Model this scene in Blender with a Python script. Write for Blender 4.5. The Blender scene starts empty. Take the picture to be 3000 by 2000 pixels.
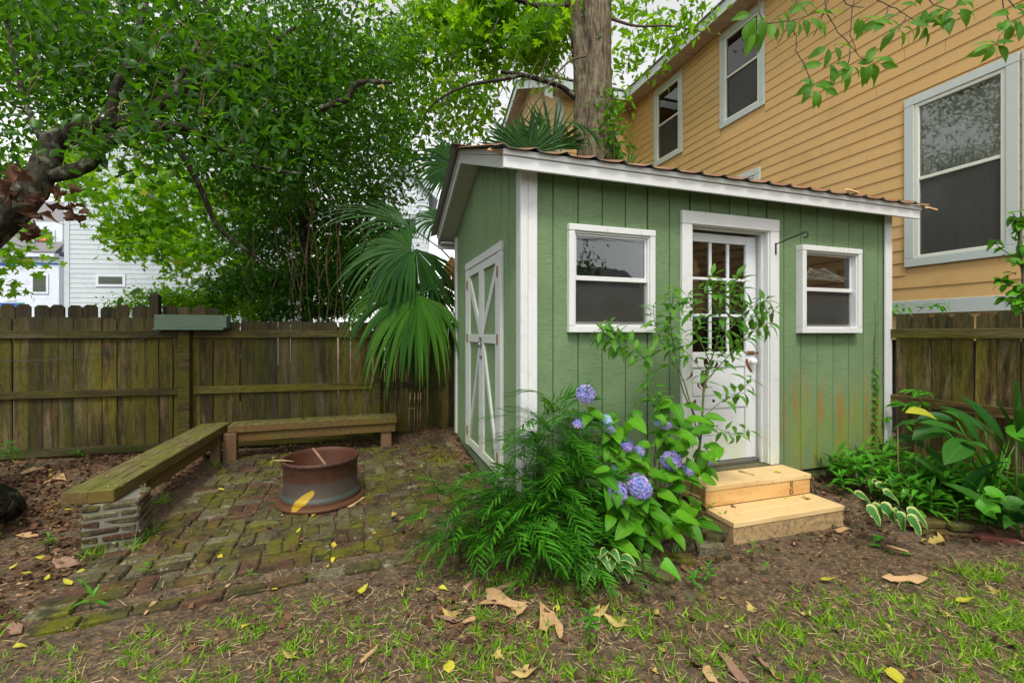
import bpy, bmesh, math, random
import numpy as np
from mathutils import Vector, Matrix, Euler
random.seed(7); rng = np.random.default_rng(7)
R = math.radians
sc = bpy.context.scene
COL = sc.collection

# ------------------------------------------------------------------ camera
CAM_Z = 1.45
TH = R(18.5)
FX, FY = math.sin(TH), math.cos(TH)
RX, RY = math.cos(TH), -math.sin(TH)
FOC = 1015.0; CX = 1176.0; HY = 764.0
cam_d = bpy.data.cameras.new('camera'); cam = bpy.data.objects.new('camera', cam_d); COL.objects.link(cam)
cam.location = (0, 0, CAM_Z); cam.rotation_euler = (R(90), 0, -TH)
cam_d.sensor_width = 36; cam_d.lens = FOC / 2352 * 36
cam_d.shift_y = -20 / 2352
cam_d.clip_start = 0.05; cam_d.clip_end = 1000
sc.camera = cam

# ------------------------------------------------------------------ sky, sun, exposure
SUN_EL, SUN_ROT = R(58), R(200)
w = bpy.data.worlds.new('World'); sc.world = w; w.use_nodes = True
nt = w.node_tree; nt.nodes.clear()
sky = nt.nodes.new('ShaderNodeTexSky'); sky.sky_type = 'NISHITA'; sky.sun_disc = False
sky.sun_elevation = SUN_EL; sky.sun_rotation = SUN_ROT; sky.air_density = 1.0; sky.dust_density = 1.5; sky.ozone_density = 1.0
hs = nt.nodes.new('ShaderNodeHueSaturation'); hs.inputs['Saturation'].default_value = 0.03; hs.inputs['Value'].default_value = 1.0
bg = nt.nodes.new('ShaderNodeBackground'); bg.inputs['Strength'].default_value = 0.15
wo = nt.nodes.new('ShaderNodeOutputWorld')
nt.links.new(sky.outputs[0], hs.inputs['Color']); nt.links.new(hs.outputs[0], bg.inputs['Color']); nt.links.new(bg.outputs[0], wo.inputs['Surface'])
sd = bpy.data.lights.new('sun', 'SUN'); sun = bpy.data.objects.new('sun', sd); COL.objects.link(sun)
sd.energy = 1.45; sd.angle = R(12); sd.color = (1.0, 0.93, 0.80)
sun.rotation_euler = Vector((math.sin(SUN_ROT) * math.cos(SUN_EL), math.cos(SUN_ROT) * math.cos(SUN_EL), math.sin(SUN_EL))).to_track_quat('Z', 'Y').to_euler()
sc.view_settings.view_transform = 'Standard'; sc.view_settings.look = 'None'
sc.view_settings.exposure = 1.0; sc.view_settings.gamma = 1.0; sc.view_settings.use_curve_mapping = False
sc.cycles.max_bounces = 8; sc.cycles.diffuse_bounces = 4; sc.cycles.transparent_max_bounces = 12
sc.cycles.transmission_bounces = 4; sc.cycles.glossy_bounces = 3

# ------------------------------------------------------------------ pixel helpers (photograph at 2352 wide -> world point on a given plane)
def ray(px, py):
    u = (px - CX) / FOC; v = (HY - py) / FOC
    return Vector((FX + u * RX, FY + u * RY, v))
def pt(px, py, d): return Vector((0, 0, CAM_Z)) + ray(px, py) * d
def onY(px, py, Y): r = ray(px, py); return Vector((0, 0, CAM_Z)) + r * (Y / r.y)
def onX(px, py, X): r = ray(px, py); return Vector((0, 0, CAM_Z)) + r * (X / r.x)
def onZ(px, py, z=0.0): r = ray(px, py); return Vector((0, 0, CAM_Z)) + r * ((z - CAM_Z) / r.z)

# ------------------------------------------------------------------ node helper
class Mat:
    def __init__(s, name):
        s.m = bpy.data.materials.new(name); s.m.use_nodes = True; s.t = s.m.node_tree; s.t.nodes.clear()
        s.out = s.n('ShaderNodeOutputMaterial')
    def n(s, typ, **kw):
        nd = s.t.nodes.new(typ)
        for k, v in kw.items():
            if k.startswith('_'): setattr(nd, k[1:], v)
        return nd
    def put(s, sock, v):
        if v is None: return
        if isinstance(v, bpy.types.NodeSocket): s.t.links.new(v, sock)
        elif isinstance(v, (tuple, list)) and len(v) == 3 and sock.type == 'RGBA': sock.default_value = (*v, 1)
        else: sock.default_value = v
    def coord(s, scale=(1, 1, 1), rnd=True, uv=False):
        tc = s.n('ShaderNodeTexCoord'); v = tc.outputs['UV' if uv else 'Object']
        mp = s.n('ShaderNodeMapping'); s.put(mp.inputs['Vector'], v); mp.inputs['Scale'].default_value = scale
        if rnd:
            oi = s.n('ShaderNodeObjectInfo'); mu = s.n('ShaderNodeVectorMath', _operation='SCALE')
            mu.inputs[0].default_value = (37.0, 53.0, 71.0); s.put(mu.inputs['Scale'], oi.outputs['Random'])
            s.put(mp.inputs['Location'], mu.outputs[0])
        return mp.outputs[0]
    def noise(s, vec, scale, detail=4, rough=.55, dist=0):
        q = s.n('ShaderNodeTexNoise'); s.put(q.inputs['Vector'], vec); q.inputs['Scale'].default_value = scale
        q.inputs['Detail'].default_value = detail; q.inputs['Roughness'].default_value = rough; q.inputs['Distortion'].default_value = dist
        return q.outputs['Fac']
    def ramp(s, fac, *stops):
        q = s.n('ShaderNodeValToRGB'); s.put(q.inputs[0], fac); e = q.color_ramp.elements
        while len(e) < len(stops): e.new(.5)
        for i, (p, c) in enumerate(stops):
            e[i].position = p; e[i].color = (*c, 1) if not isinstance(c, (int, float)) else (c, c, c, 1)
        return q.outputs[0]
    def mix(s, fac, a, b, mode='MIX'):
        q = s.n('ShaderNodeMix', _data_type='RGBA', _blend_type=mode)
        s.put(q.inputs['Factor'], fac); s.put(q.inputs[6], a); s.put(q.inputs[7], b); return q.outputs[2]
    def math(s, op, a, b=None, clamp=False):
        q = s.n('ShaderNodeMath', _operation=op, _use_clamp=clamp); s.put(q.inputs[0], a)
        if b is not None: s.put(q.inputs[1], b)
        return q.outputs[0]
    def rnd(s): return s.n('ShaderNodeObjectInfo').outputs['Random']
    def island(s): return s.n('ShaderNodeNewGeometry').outputs['Random Per Island']
    def sep(s, vec): q = s.n('ShaderNodeSeparateXYZ'); s.put(q.inputs[0], vec); return q.outputs
    def worldpos(s): return s.n('ShaderNodeNewGeometry').outputs['Position']
    def bump(s, h, strength=.3, dist=.01):
        q = s.n('ShaderNodeBump'); s.put(q.inputs['Height'], h); q.inputs['Strength'].default_value = strength; q.inputs['Distance'].default_value = dist
        return q.outputs[0]
    def bsdf(s, color, rough=.7, bump=None, metal=0, spec=.5):
        q = s.n('ShaderNodeBsdfPrincipled'); s.put(q.inputs['Base Color'], color); s.put(q.inputs['Roughness'], rough)
        s.put(q.inputs['Metallic'], metal); q.inputs['Specular IOR Level'].default_value = spec
        if bump is not None: s.put(q.inputs['Normal'], bump)
        return q.outputs[0]
    def end(s, sh): s.t.links.new(sh, s.out.inputs['Surface']); return s.m

def mask_range(k, v, a, b):           # smooth 0..1 as v goes a -> b
    q = k.n('ShaderNodeMapRange', _interpolation_type='SMOOTHSTEP'); k.put(q.inputs['Value'], v)
    q.inputs['From Min'].default_value = a; q.inputs['From Max'].default_value = b; return q.outputs[0]

MT = {}
def mat_green():
    k = Mat('green_paint'); c = k.coord((1, 1, 1)); wp = k.worldpos()
    saw = k.n('ShaderNodeMapping'); k.put(saw.inputs['Vector'], c); saw.inputs['Scale'].default_value = (2.2, 2.2, 44)
    g = k.noise(saw.outputs[0], 6, 5, .65, .2)
    fine = k.n('ShaderNodeMapping'); k.put(fine.inputs['Vector'], c); fine.inputs['Scale'].default_value = (3, 3, 90)
    g2 = k.noise(fine.outputs[0], 7, 3, .6)
    base = k.ramp(k.noise(c, 2.2, 5, .6), (.25, (.125, .200, .098)), (.75, (.178, .270, .140)))
    base = k.mix(k.math('MULTIPLY', k.ramp(g, (.34, 1.0), (.46, 0.0)), .6), base, (.05, .09, .04))
    x, y, z = k.sep(wp)[:3]
    # algae and rust-coloured stains low on the right-hand side of the front wall
    st = k.n('ShaderNodeMapping'); k.put(st.inputs['Vector'], wp); st.inputs['Scale'].default_value = (3.2, 3.2, .6)
    n1 = k.noise(st.outputs[0], 2.2, 4, .55)
    low = k.math('SUBTRACT', 1.0, mask_range(k, z, .3, 1.1)); right = mask_range(k, x, 3.3, 3.8)
    alg = k.math('MULTIPLY', k.math('MULTIPLY', low, right), k.ramp(n1, (.38, 0.0), (.56, 1.0)))
    col = k.mix(k.math('MULTIPLY', alg, .85), base, (.21, .27, .02))
    st2 = k.n('ShaderNodeMapping'); k.put(st2.inputs['Vector'], wp); st2.inputs['Scale'].default_value = (7, 7, .8); st2.inputs['Location'].default_value = (3.1, 0, 0)
    n2 = k.noise(st2.outputs[0], 1.6, 5, .6)
    low2 = k.math('SUBTRACT', 1.0, mask_range(k, z, .75, 1.25))
    orange = k.math('MULTIPLY', k.math('MULTIPLY', low2, right), k.ramp(n2, (.50, 0.0), (.60, 1.0)))
    col = k.mix(k.math('MULTIPLY', orange, .8), col, (.30, .15, .025))
    lowall = k.math('SUBTRACT', 1.0, mask_range(k, z, .25, .7))
    col = k.mix(k.math('MULTIPLY', lowall, k.math('MULTIPLY', n1, .5)), col, (.19, .21, .12))
    specks = k.ramp(k.noise(c, 30, 2, .5), (.70, 0.0), (.74, 1.0))
    col = k.mix(k.math('MULTIPLY', specks, .3), col, (.07, .08, .04))
    h = k.math('ADD', k.math('MULTIPLY', g, .7), k.math('MULTIPLY', g2, .4))
    return k.end(k.bsdf(col, .78, k.bump(h, .9, .006), spec=.25))
def mat_white(name, tone=(.64, .66, .67), dirt=.35, zlow=.4):
    k = Mat(name); c = k.coord((1, 1, 1)); wp = k.worldpos()
    base = k.ramp(k.noise(c, 1.7, 5, .6), (.3, tuple(v * .9 for v in tone)), (.7, tone))
    m = k.n('ShaderNodeMapping'); k.put(m.inputs['Vector'], c); m.inputs['Scale'].default_value = (60, 60, 5)
    g = k.noise(m.outputs[0], 2.0, 5, .65)
    d = k.ramp(k.noise(c, 9, 6, .7), (.56, 0.0), (.74, 1.0))
    col = k.mix(k.math('MULTIPLY', d, dirt), base, (.30, .32, .24))
    z = k.sep(wp)[2]; low = k.math('SUBTRACT', 1.0, mask_range(k, z, zlow * .5, zlow + .35))
    al = k.math('MULTIPLY', low, k.ramp(k.noise(c, 4, 5, .6), (.4, 0.0), (.62, 1.0)))
    col = k.mix(k.math('MULTIPLY', al, .55), col, (.45, .50, .22))
    crack = k.ramp(k.noise(m.outputs[0], .9, 3, .5), (.66, 0.0), (.70, 1.0))
    col = k.mix(k.math('MULTIPLY', crack, .25), col, (.2, .19, .16))
    return k.end(k.bsdf(col, .5, k.bump(g, .25, .004)))
def mat_fence(name, axis='z', moss=1.0, lift=1.0, side=None):
    k = Mat(name); c = k.coord((1, 1, 1))
    sc_ = {'z': (9, 9, 1), 'x': (.8, 9, 9), 'y': (9, .8, 9)}[axis]
    m = k.n('ShaderNodeMapping'); k.put(m.inputs['Vector'], c); m.inputs['Scale'].default_value = sc_
    g = k.noise(m.outputs[0], 3.2, 7, .65, .4)
    big = k.noise(m.outputs[0], .55, 4, .6, .8)
    L = lambda a: tuple(v * lift for v in a)
    col = k.ramp(g, (.32, L((.018, .012, .005))), (.5, L((.070, .046, .016))), (.7, L((.16, .11, .05))))
    col = k.mix(k.ramp(big, (.52, 0.0), (.66, .7)), col, L((.27, .205, .15)))
    mo = k.math('MULTIPLY', k.ramp(k.noise(m.outputs[0], .9, 5, .6), (.36, 0.0), (.60, 1.0)), moss * .72, True)
    col = k.mix(mo, col, k.mix(k.rnd(), L((.065, .082, .004)), L((.13, .125, .006))))
    wz = k.sep(k.worldpos())[2]
    top = k.math('MULTIPLY', mask_range(k, wz, 1.35, 1.6), .7)
    col = k.mix(top, col, L((.05, .045, .025)))
    blk = k.ramp(k.noise(m.outputs[0], 1.4, 6, .7), (.52, 0.0), (.66, .85))
    col = k.mix(blk, col, (.018, .016, .009))
    tint = k.mix(k.rnd(), (.65, .65, .6), (1.35, 1.25, 1.1))
    col = k.mix(1.0, col, tint, 'MULTIPLY')
    fg = k.noise(m.outputs[0], 12, 6, .75); col = k.mix(k.math('MULTIPLY', k.ramp(fg, (.38, 1.0), (.56, 0.0)), .6), col, (.015, .012, .006)); lt_ = k.ramp(k.noise(c, 34, 5, .8), (.60, 0.0), (.72, .45)); col = k.mix(lt_, col, L((.24, .21, .11)))
    h = k.math('ADD', g, k.math('MULTIPLY', fg, .7))
    return k.end(k.bsdf(col, .85, k.bump(h, .6, .006), spec=.25))
def mat_pine(name, c1, c2, axis='x', stain=0.0):
    k = Mat(name); c = k.coord((1, 1, 1))
    sc_ = {'x': (.7, 10, 10), 'y': (10, .7, 10), 'z': (10, 10, .7)}[axis]
    m = k.n('ShaderNodeMapping'); k.put(m.inputs['Vector'], c); m.inputs['Scale'].default_value = sc_
    wv = k.n('ShaderNodeTexWave', _wave_type='BANDS', _bands_direction='Y' if axis != 'y' else 'X'); k.put(wv.inputs['Vector'], m.outputs[0]); wv.inputs['Scale'].default_value = 1.3
    wv.inputs['Distortion'].default_value = 6; wv.inputs['Detail'].default_value = 3; wv.inputs['Detail Scale'].default_value = 1.2
    col = k.mix(wv.outputs['Fac'], c1, c2)
    col = k.mix(k.math('MULTIPLY', k.noise(m.outputs[0], 8, 4, .6), .35), col, tuple(v * .5 for v in c1))
    dz_ = k.ramp(k.noise(c, 9, 6, .75), (.52, 0.0), (.72, 1.0)); col = k.mix(k.math('MULTIPLY', dz_, .28), col, (.20, .14, .08)); sp = k.ramp(k.noise(c, 45, 3, .6), (.63, 0.0), (.69, 1.0)); col = k.mix(k.math('MULTIPLY', sp, .45), col, (.07, .05, .03))
    if stain: col = k.mix(k.math('MULTIPLY', k.ramp(k.noise(c, 28, 5, .75), (.45, 0.0), (.62, 1.0)), stain), col, (.09, .08, .06))
    kn = k.ramp(k.noise(c, 6, 1, .3), (.76, 0.0), (.79, 1.0)); col = k.mix(k.math('MULTIPLY', kn, .7), col, (.10, .045, .015))
    return k.end(k.bsdf(col, .6, k.bump(wv.outputs['Fac'], .15, .003)))
def mat_bench():
    k = Mat('mossy_bench_timber'); c = k.coord((1, 1, 1), rnd=True); tc = k.coord((7, .9, 7))
    g = k.noise(tc, 4, 6, .65, .5)
    col = k.ramp(g, (.32, (.035, .03, .012)), (.52, (.105, .088, .028)), (.75, (.19, .155, .06)))
    mo = k.ramp(k.noise(c, 3, 5, .6), (.45, 0.0), (.66, .6)); col = k.mix(mo, col, (.10, .115, .008))
    ns = k.sep(k.n('ShaderNodeNewGeometry').outputs['Normal'])[2]
    side = k.math('SUBTRACT', 1.0, mask_range(k, k.math('ABSOLUTE', ns), .3, .7))
    col = k.mix(k.math('MULTIPLY', side, k.ramp(k.noise(c, 2.3, 4, .6), (.35, .75), (.6, .3))), col, (.12, .052, .014))
    sp = k.ramp(k.noise(c, 60, 2, .5), (.72, 0.0), (.75, 1.0)); col = k.mix(k.math('MULTIPLY', sp, .7), col, (.6, .6, .5))
    return k.end(k.bsdf(col, .8, k.bump(g, .5, .005), spec=.3))
def mat_brick(name='old_brick', pier=False):
    k = Mat(name); c = k.coord((1, 1, 1)); r = k.rnd()
    col = k.ramp(r, (0.0, (.155, .075, .05)), (.18, (.135, .115, .06)), (.36, (.09, .062, .04)), (.5, (.17, .155, .09)), (.66, (.115, .05, .035)), (.8, (.10, .10, .035)), (.92, (.27, .245, .16)))
    for e in k.t.nodes:
        if e.type == 'VALTORGB': e.color_ramp.interpolation = 'CONSTANT'
    n = k.noise(c, 26, 7, .7); col = k.mix(k.math('MULTIPLY', n, .9), col, (.035, .024, .012))
    fk = k.ramp(k.noise(c, 75, 5, .8), (.40, 1.0), (.55, 0.0)); col = k.mix(k.math('MULTIPLY', fk, .6), col, (.02, .015, .008)); pale = k.ramp(k.noise(c, 9, 6, .75), (.60, 0.0), (.68, .8)); col = k.mix(pale, col, (.36, .34, .24))
    up = k.sep(k.n('ShaderNodeNewGeometry').outputs['Normal'])[2]
    wpn = k.noise(k.worldpos(), 3.0, 6, .65)
    mz = k.noise(k.worldpos(), 1.1, 3, .6); mm = k.math('MULTIPLY', k.math('MULTIPLY', k.ramp(wpn, (.44, 0.0), (.60, 1.0)), k.ramp(mz, (.34, .35), (.52, 1.0))), .5 if pier else .88)
    col = k.mix(mm, col, k.mix(k.noise(c, 40, 4, .6), (.026, .033, .002), (.16, .165, .006)))
    blk = k.ramp(k.noise(k.worldpos(), 8, 6, .75), (.50, 0.0), (.62, .85)); col = k.mix(blk, col, (.020, .019, .011))
    return k.end(k.bsdf(col, .9, k.bump(k.math('ADD', n, k.noise(c, 90, 3, .6)), .75, .008), spec=.2))
def mat_flat(name, col, rough=.6, metal=0, var=.25, scale=12, spec=.5, bump=.15):
    k = Mat(name); c = k.coord((1, 1, 1)); n = k.noise(c, scale, 5, .6)
    cc = k.mix(n, tuple(v * (1 - var) for v in col), tuple(min(1, v * (1 + var)) for v in col))
    return k.end(k.bsdf(cc, rough, k.bump(n, bump, .004), metal, spec))
def mat_siding(name, col, axis_dirt=.2):
    k = Mat(name); c = k.coord((1, 1, 1)); m = k.n('ShaderNodeMapping'); k.put(m.inputs['Vector'], c); m.inputs['Scale'].default_value = (2, 2, 40)
    g = k.noise(m.outputs[0], 5, 4, .6); b = k.noise(k.worldpos(), .7, 4, .6)
    cc = k.mix(b, tuple(v * (1 - axis_dirt) for v in col), tuple(v * 1.06 for v in col))
    cc = k.mix(k.math('MULTIPLY', k.ramp(k.noise(k.worldpos(), 2.5, 6, .7), (.52, 0.0), (.72, 1.0)), .38), cc, tuple(v * .55 for v in col))
    return k.end(k.bsdf(cc, .7, k.bump(g, .2, .003), spec=.3))
def mat_leaf(name, dark, light, trans, tw=.35, rough=.38, mode='island', spec=.5, veins=False, margin=None, yellow=0):
    k = Mat(name); r = k.island() if mode == 'island' else k.rnd()
    col = k.mix(r, dark, light)
    if yellow: col = k.mix(k.ramp(k.math('FRACT', k.math('MULTIPLY', r, 17.3)), (1 - yellow, 0.0), (1 - yellow + .004, 1.0)), col, (.42, .34, .03))
    h = None
    if veins or margin:
        tc = k.n('ShaderNodeTexCoord'); u, v = k.sep(tc.outputs['UV'])[:2]
        au = k.math('ABSOLUTE', k.math('SUBTRACT', u, .5))
        vv = k.math('SINE', k.math('MULTIPLY', k.math('SUBTRACT', v, k.math('MULTIPLY', au, .8)), 55 if not margin else 20))
        mid = k.math('SUBTRACT', 1.0, mask_range(k, au, .0, .035))
        col = k.mix(k.math('MULTIPLY', k.math('MAXIMUM', mid, k.math('MULTIPLY', k.ramp(vv, (.93, 0.0), (1.0, .6)), .8)), .5), col, tuple(min(1, q * 1.9) for q in light))
        h = k.bump(vv, .25, .002)
        if margin:
            nz = k.noise(tc.outputs['UV'], 7, 3, .6)
            e = mask_range(k, k.math('ADD', au, k.math('MULTIPLY', k.math('SUBTRACT', nz, .5), .16)), .33, .37)
            col = k.mix(e, col, margin)
    p = k.bsdf(col, rough + .08, h, spec=spec * .5)
    tr = k.n('ShaderNodeBsdfTranslucent'); k.put(tr.inputs['Color'], k.mix(.6, col, trans))
    mx = k.n('ShaderNodeMixShader'); mx.inputs[0].default_value = tw
    k.t.links.new(p, mx.inputs[1]); k.t.links.new(tr.outputs[0], mx.inputs[2])
    return k.end(mx.outputs[0])
def mat_glass(name, tint=(.75, .78, .78), spec=1.0):
    k = Mat(name); lw = k.n('ShaderNodeFresnel'); lw.inputs['IOR'].default_value = 1.5
    nb = k.bump(k.noise(k.coord((1, 1, 1), rnd=False), 2.5, 2, .5), .05, .02); k.put(lw.inputs['Normal'], nb)
    gl = k.n('ShaderNodeBsdfGlossy'); gl.inputs['Roughness'].default_value = .015; gl.inputs['Color'].default_value = (1, 1, 1, 1); k.put(gl.inputs['Normal'], nb)
    tr = k.n('ShaderNodeBsdfTransparent'); tr.inputs['Color'].default_value = (*tint, 1)
    mx = k.n('ShaderNodeMixShader'); k.put(mx.inputs[0], k.math('MULTIPLY', lw.outputs[0], 1.6 * spec, True))
    k.t.links.new(tr.outputs[0], mx.inputs[1]); k.t.links.new(gl.outputs[0], mx.inputs[2])
    return k.end(mx.outputs[0])
def mat_screen():
    k = Mat('insect_screen'); d = k.bsdf(k.mix(k.noise(k.coord(), 5, 5, .6), (.05, .05, .048), (.10, .10, .095)), .8, spec=.2)
    tr = k.n('ShaderNodeBsdfTransparent'); mx = k.n('ShaderNodeMixShader'); mx.inputs[0].default_value = .30
    k.t.links.new(tr.outputs[0], mx.inputs[1]); k.t.links.new(d, mx.inputs[2]); return k.end(mx.outputs[0])
def mat_ground():
    k = Mat('soil_ground'); p = k.worldpos()
    a = k.noise(p, 1.3, 6, .6); b = k.noise(p, 22, 7, .75); cc = k.noise(p, 120, 4, .7)
    col = k.ramp(b, (.3, (.038, .027, .018)), (.5, (.108, .074, .045)), (.7, (.20, .148, .092)))
    col = k.mix(k.ramp(a, (.45, 0.0), (.7, .55)), col, (.15, .12, .09))
    ch = k.n('ShaderNodeTexVoronoi'); k.put(ch.inputs['Vector'], p); ch.inputs['Scale'].default_value = 55
    v = ch.outputs['Color']; vs = k.sep(v)[0]
    col = k.mix(k.math('MULTIPLY', k.ramp(vs, (.78, 0.0), (.8, 1.0)), .6), col, (.25, .16, .08))
    col = k.mix(k.math('MULTIPLY', k.ramp(vs, (.0, 1.0), (.14, 0.0)), .6), col, (.02, .014, .01))
    mo = k.ramp(k.noise(p, 4.5, 6, .7), (.56, 0.0), (.68, .55)); col = k.mix(mo, col, (.055, .065, .02))
    h = k.math('ADD', b, k.math('MULTIPLY', cc, .5)); h = k.math('ADD', h, k.math('MULTIPLY', ch.outputs['Distance'], .6))
    return k.end(k.bsdf(col, .95, k.bump(h, .9, .02), spec=.15))
def mat_bark(name, c1, c2, scl=(14, 14, 1.8), lichen=.3):
    k = Mat(name); c = k.coord((1, 1, 1), rnd=False); m = k.n('ShaderNodeMapping'); k.put(m.inputs['Vector'], c); m.inputs['Scale'].default_value = scl
    g = k.noise(m.outputs[0], 1.6, 7, .65, .3)
    col = k.ramp(g, (.36, c1), (.62, c2)); li = k.ramp(k.noise(c, 7, 6, .65), (.52, 0.0), (.64, 1.0))
    col = k.mix(k.math('MULTIPLY', li, lichen), col, (.25, .28, .19))
    return k.end(k.bsdf(col, .92, k.bump(g, .9, .03), spec=.15))
def mat_rim():
    k = Mat('rusty_painted_steel'); c = k.coord((1, 1, 1), rnd=False); x, y, z = k.sep(c)[:3]
    n = k.noise(c, 9, 6, .65); f = k.noise(c, 60, 4, .7)
    zz = k.math('ADD', z, k.math('MULTIPLY', k.math('SUBTRACT', n, .5), .03))
    blo = k.ramp(k.noise(c, 22, 6, .8), (.45, 0.0), (.6, 1.0)); rust = k.mix(blo, k.mix(f, (.022, .010, .008), (.055, .023, .016)), (.085, .035, .018))
    grey = k.mix(f, (.030, .036, .033), (.065, .070, .058))
    inner = k.mix(n, (.035, .011, .005), (.11, .034, .012))
    col = k.mix(mask_range(k, zz, .205, .235), grey, rust)
    lowr = k.math('SUBTRACT', 1.0, mask_range(k, zz, .055, .075)); col = k.mix(lowr, col, k.mix(f, (.05, .02, .008), (.13, .055, .02)))
    r2 = k.math('SQRT', k.math('ADD', k.math('MULTIPLY', x, x), k.math('MULTIPLY', y, y)))
    ins = k.math('MULTIPLY', k.math('SUBTRACT', 1.0, mask_range(k, r2, .296, .302)), mask_range(k, z, .02, .04)); col = k.mix(ins, col, inner)
    # splash of yellow paint, front left
    dx = k.math('SUBTRACT', x, -.11); sl = k.math('SUBTRACT', k.math('SUBTRACT', z, .095), k.math('MULTIPLY', dx, .75))
    e = k.math('SQRT', k.math('ADD', k.math('POWER', k.math('MULTIPLY', dx, 11), 2), k.math('POWER', k.math('MULTIPLY', sl, 22), 2)))
    e = k.math('ADD', e, k.math('MULTIPLY', k.math('SUBTRACT', n, .5), .9))
    ym = k.math('MULTIPLY', k.math('SUBTRACT', 1.0, mask_range(k, e, .8, 1.0)), mask_range(k, k.math('MULTIPLY', y, -1.0), .05, .1))
    col = k.mix(k.math('MULTIPLY', ym, .85), col, (.42, .27, .01))
    return k.end(k.bsdf(col, .62, k.bump(f, .35, .003), .25))
def mat_metal_roof():
    k = Mat('rusty_roof_metal'); c = k.coord((1, 1, 1), rnd=False); n = k.noise(c, 5, 6, .65)
    m = k.n('ShaderNodeMapping'); k.put(m.inputs['Vector'], c); m.inputs['Scale'].default_value = (8, 1, 1); n2 = k.noise(m.outputs[0], 3, 5, .6)
    col = k.ramp(n2, (.3, (.13, .05, .022)), (.55, (.23, .105, .045)), (.75, (.28, .22, .15)))
    up = k.sep(k.n('ShaderNodeNewGeometry').outputs['True Normal'])[2]
    col = k.mix(k.math('SUBTRACT', 1.0, mask_range(k, up, -.1, .1)), col, k.mix(n, (.20, .20, .20), (.34, .34, .33)))
    return k.end(k.bsdf(col, .6, k.bump(n, .2, .004), .2))

MT['green'] = mat_green(); MT['white'] = mat_white('white_trim_paint'); MT['door'] = mat_white('white_door_paint', (.66, .69, .73), .15, .55)
MT['sidetrim'] = mat_white('greyer_white_paint', (.47, .50, .49), .5)  # greyer and more blotched than the front trim white
MT['fence'] = mat_fence('weathered_fence_wood', 'z', 1.15, .78); MT['fence_r'] = mat_fence('mossy_fence_wood', 'z', .9, 1.35); MT['rail'] = mat_fence('mossy_rail_wood', 'x', 1.2, .75); MT['rail_y'] = mat_fence('mossy_rail_wood_along', 'y', 1.2, 1.4)
MT['fence_dark'] = mat_fence('dark_fence_wood', 'z', .3, .9)
MT['pine'] = mat_pine('new_pine_boards', (.62, .42, .19), (.74, .55, .28)); MT['pine2'] = mat_pine('orange_pine_riser', (.60, .33, .11), (.72, .45, .18)); MT['pine3'] = mat_pine('stained_pine_riser', (.42, .28, .13), (.55, .38, .19), stain=.75)
MT['bench'] = mat_bench(); MT['bench_leg'] = mat_pine('reddish_bench_leg', (.13, .065, .025), (.19, .095, .035), 'z', .5)
MT['brick'] = mat_brick(); MT['pier_brick'] = mat_brick('pier_brick', True); MT['mortar'] = mat_flat('grey_mortar', (.15, .145, .12), .95, var=.4, scale=40, bump=.6)
MT['stone'] = mat_brick('mossy_stone')
MT['yellow'] = mat_siding('yellow_siding_paint', (.60, .385, .155)); MT['yellow_pale'] = mat_siding('pale_yellow_siding', (.70, .47, .23))
MT['trim_pale'] = mat_flat('pale_blue_grey_trim', (.46, .52, .50), .6, var=.08, scale=8)
MT['sash'] = mat_flat('cream_sash_paint', (.62, .64, .56), .5, var=.06)
MT['white_siding'] = mat_siding('white_siding_paint', (.58, .64, .72), .06); MT['grey_siding'] = mat_siding('pale_grey_siding_paint', (.46, .52, .56), .08)
MT['soffit'] = mat_flat('brown_stained_soffit', (.42, .34, .29), .8, var=.4, scale=5); MT['shingle'] = mat_flat('grey_shingles', (.16, .16, .17), .9, var=.35, scale=20)
MT['glass'] = mat_glass('window_glass'); MT['glass_dim'] = mat_glass('door_glass', (.5, .52, .52), .8); MT['screen'] = mat_screen()
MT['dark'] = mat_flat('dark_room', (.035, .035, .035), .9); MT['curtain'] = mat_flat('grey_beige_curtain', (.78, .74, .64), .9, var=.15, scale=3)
MT['alu'] = mat_flat('white_aluminium', (.66, .68, .68), .35, .2, var=.08); MT['rust'] = mat_flat('rusty_iron', (.20, .085, .035), .8, .3, var=.5, scale=60); MT['iron'] = mat_flat('black_iron', (.035, .035, .038), .5, .6)
MT['steel'] = mat_flat('dull_steel', (.30, .30, .29), .35, .8); MT['porcelain'] = mat_flat('white_porcelain', (.85, .85, .83), .12, 0, var=.02)
MT['brass'] = mat_flat('old_brass', (.28, .20, .09), .4, .7, var=.3); MT['concrete'] = mat_flat('mossy_concrete', (.10, .095, .045), .95, var=.5, scale=14, bump=.6)
MT['ground'] = mat_ground(); MT['rim'] = mat_rim(); MT['roof'] = mat_metal_roof()
MT['bark'] = mat_bark('brown_ridged_bark', (.025, .019, .013), (.19, .15, .10), (17, 17, 2.2), .35); MT['bark_dark'] = mat_bark('dark_lichen_bark', (.010, .009, .007), (.055, .048, .034), (9, 9, 6), .55)
MT['twig'] = mat_flat('grey_brown_twig', (.075, .055, .04), .85, var=.4, scale=30); MT['vine_stem'] = mat_flat('tan_vine_stem', (.20, .13, .075), .85, var=.4, scale=30)
MT['web'] = mat_flat('cobweb_grey', (.45, .45, .40), .9); MT['cable'] = mat_flat('dark_green_cable', (.02, .05, .045), .5)
MT['blue_tape'] = mat_flat('blue_wrap', (.01, .08, .36), .5, var=.1); MT['green_tape'] = mat_flat('green_wrap_mark', (.02, .30, .22), .5, var=.2); MT['red_sticker'] = mat_flat('red_sticker', (.62, .04, .02), .5); MT['ink'] = mat_flat('stamp_ink', (.05, .035, .03), .8); MT['white_plain'] = mat_flat('white_print', (.8, .8, .8), .6)
MT['brown_frame'] = mat_flat('brown_window_frame', (.10, .08, .065), .5)
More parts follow.
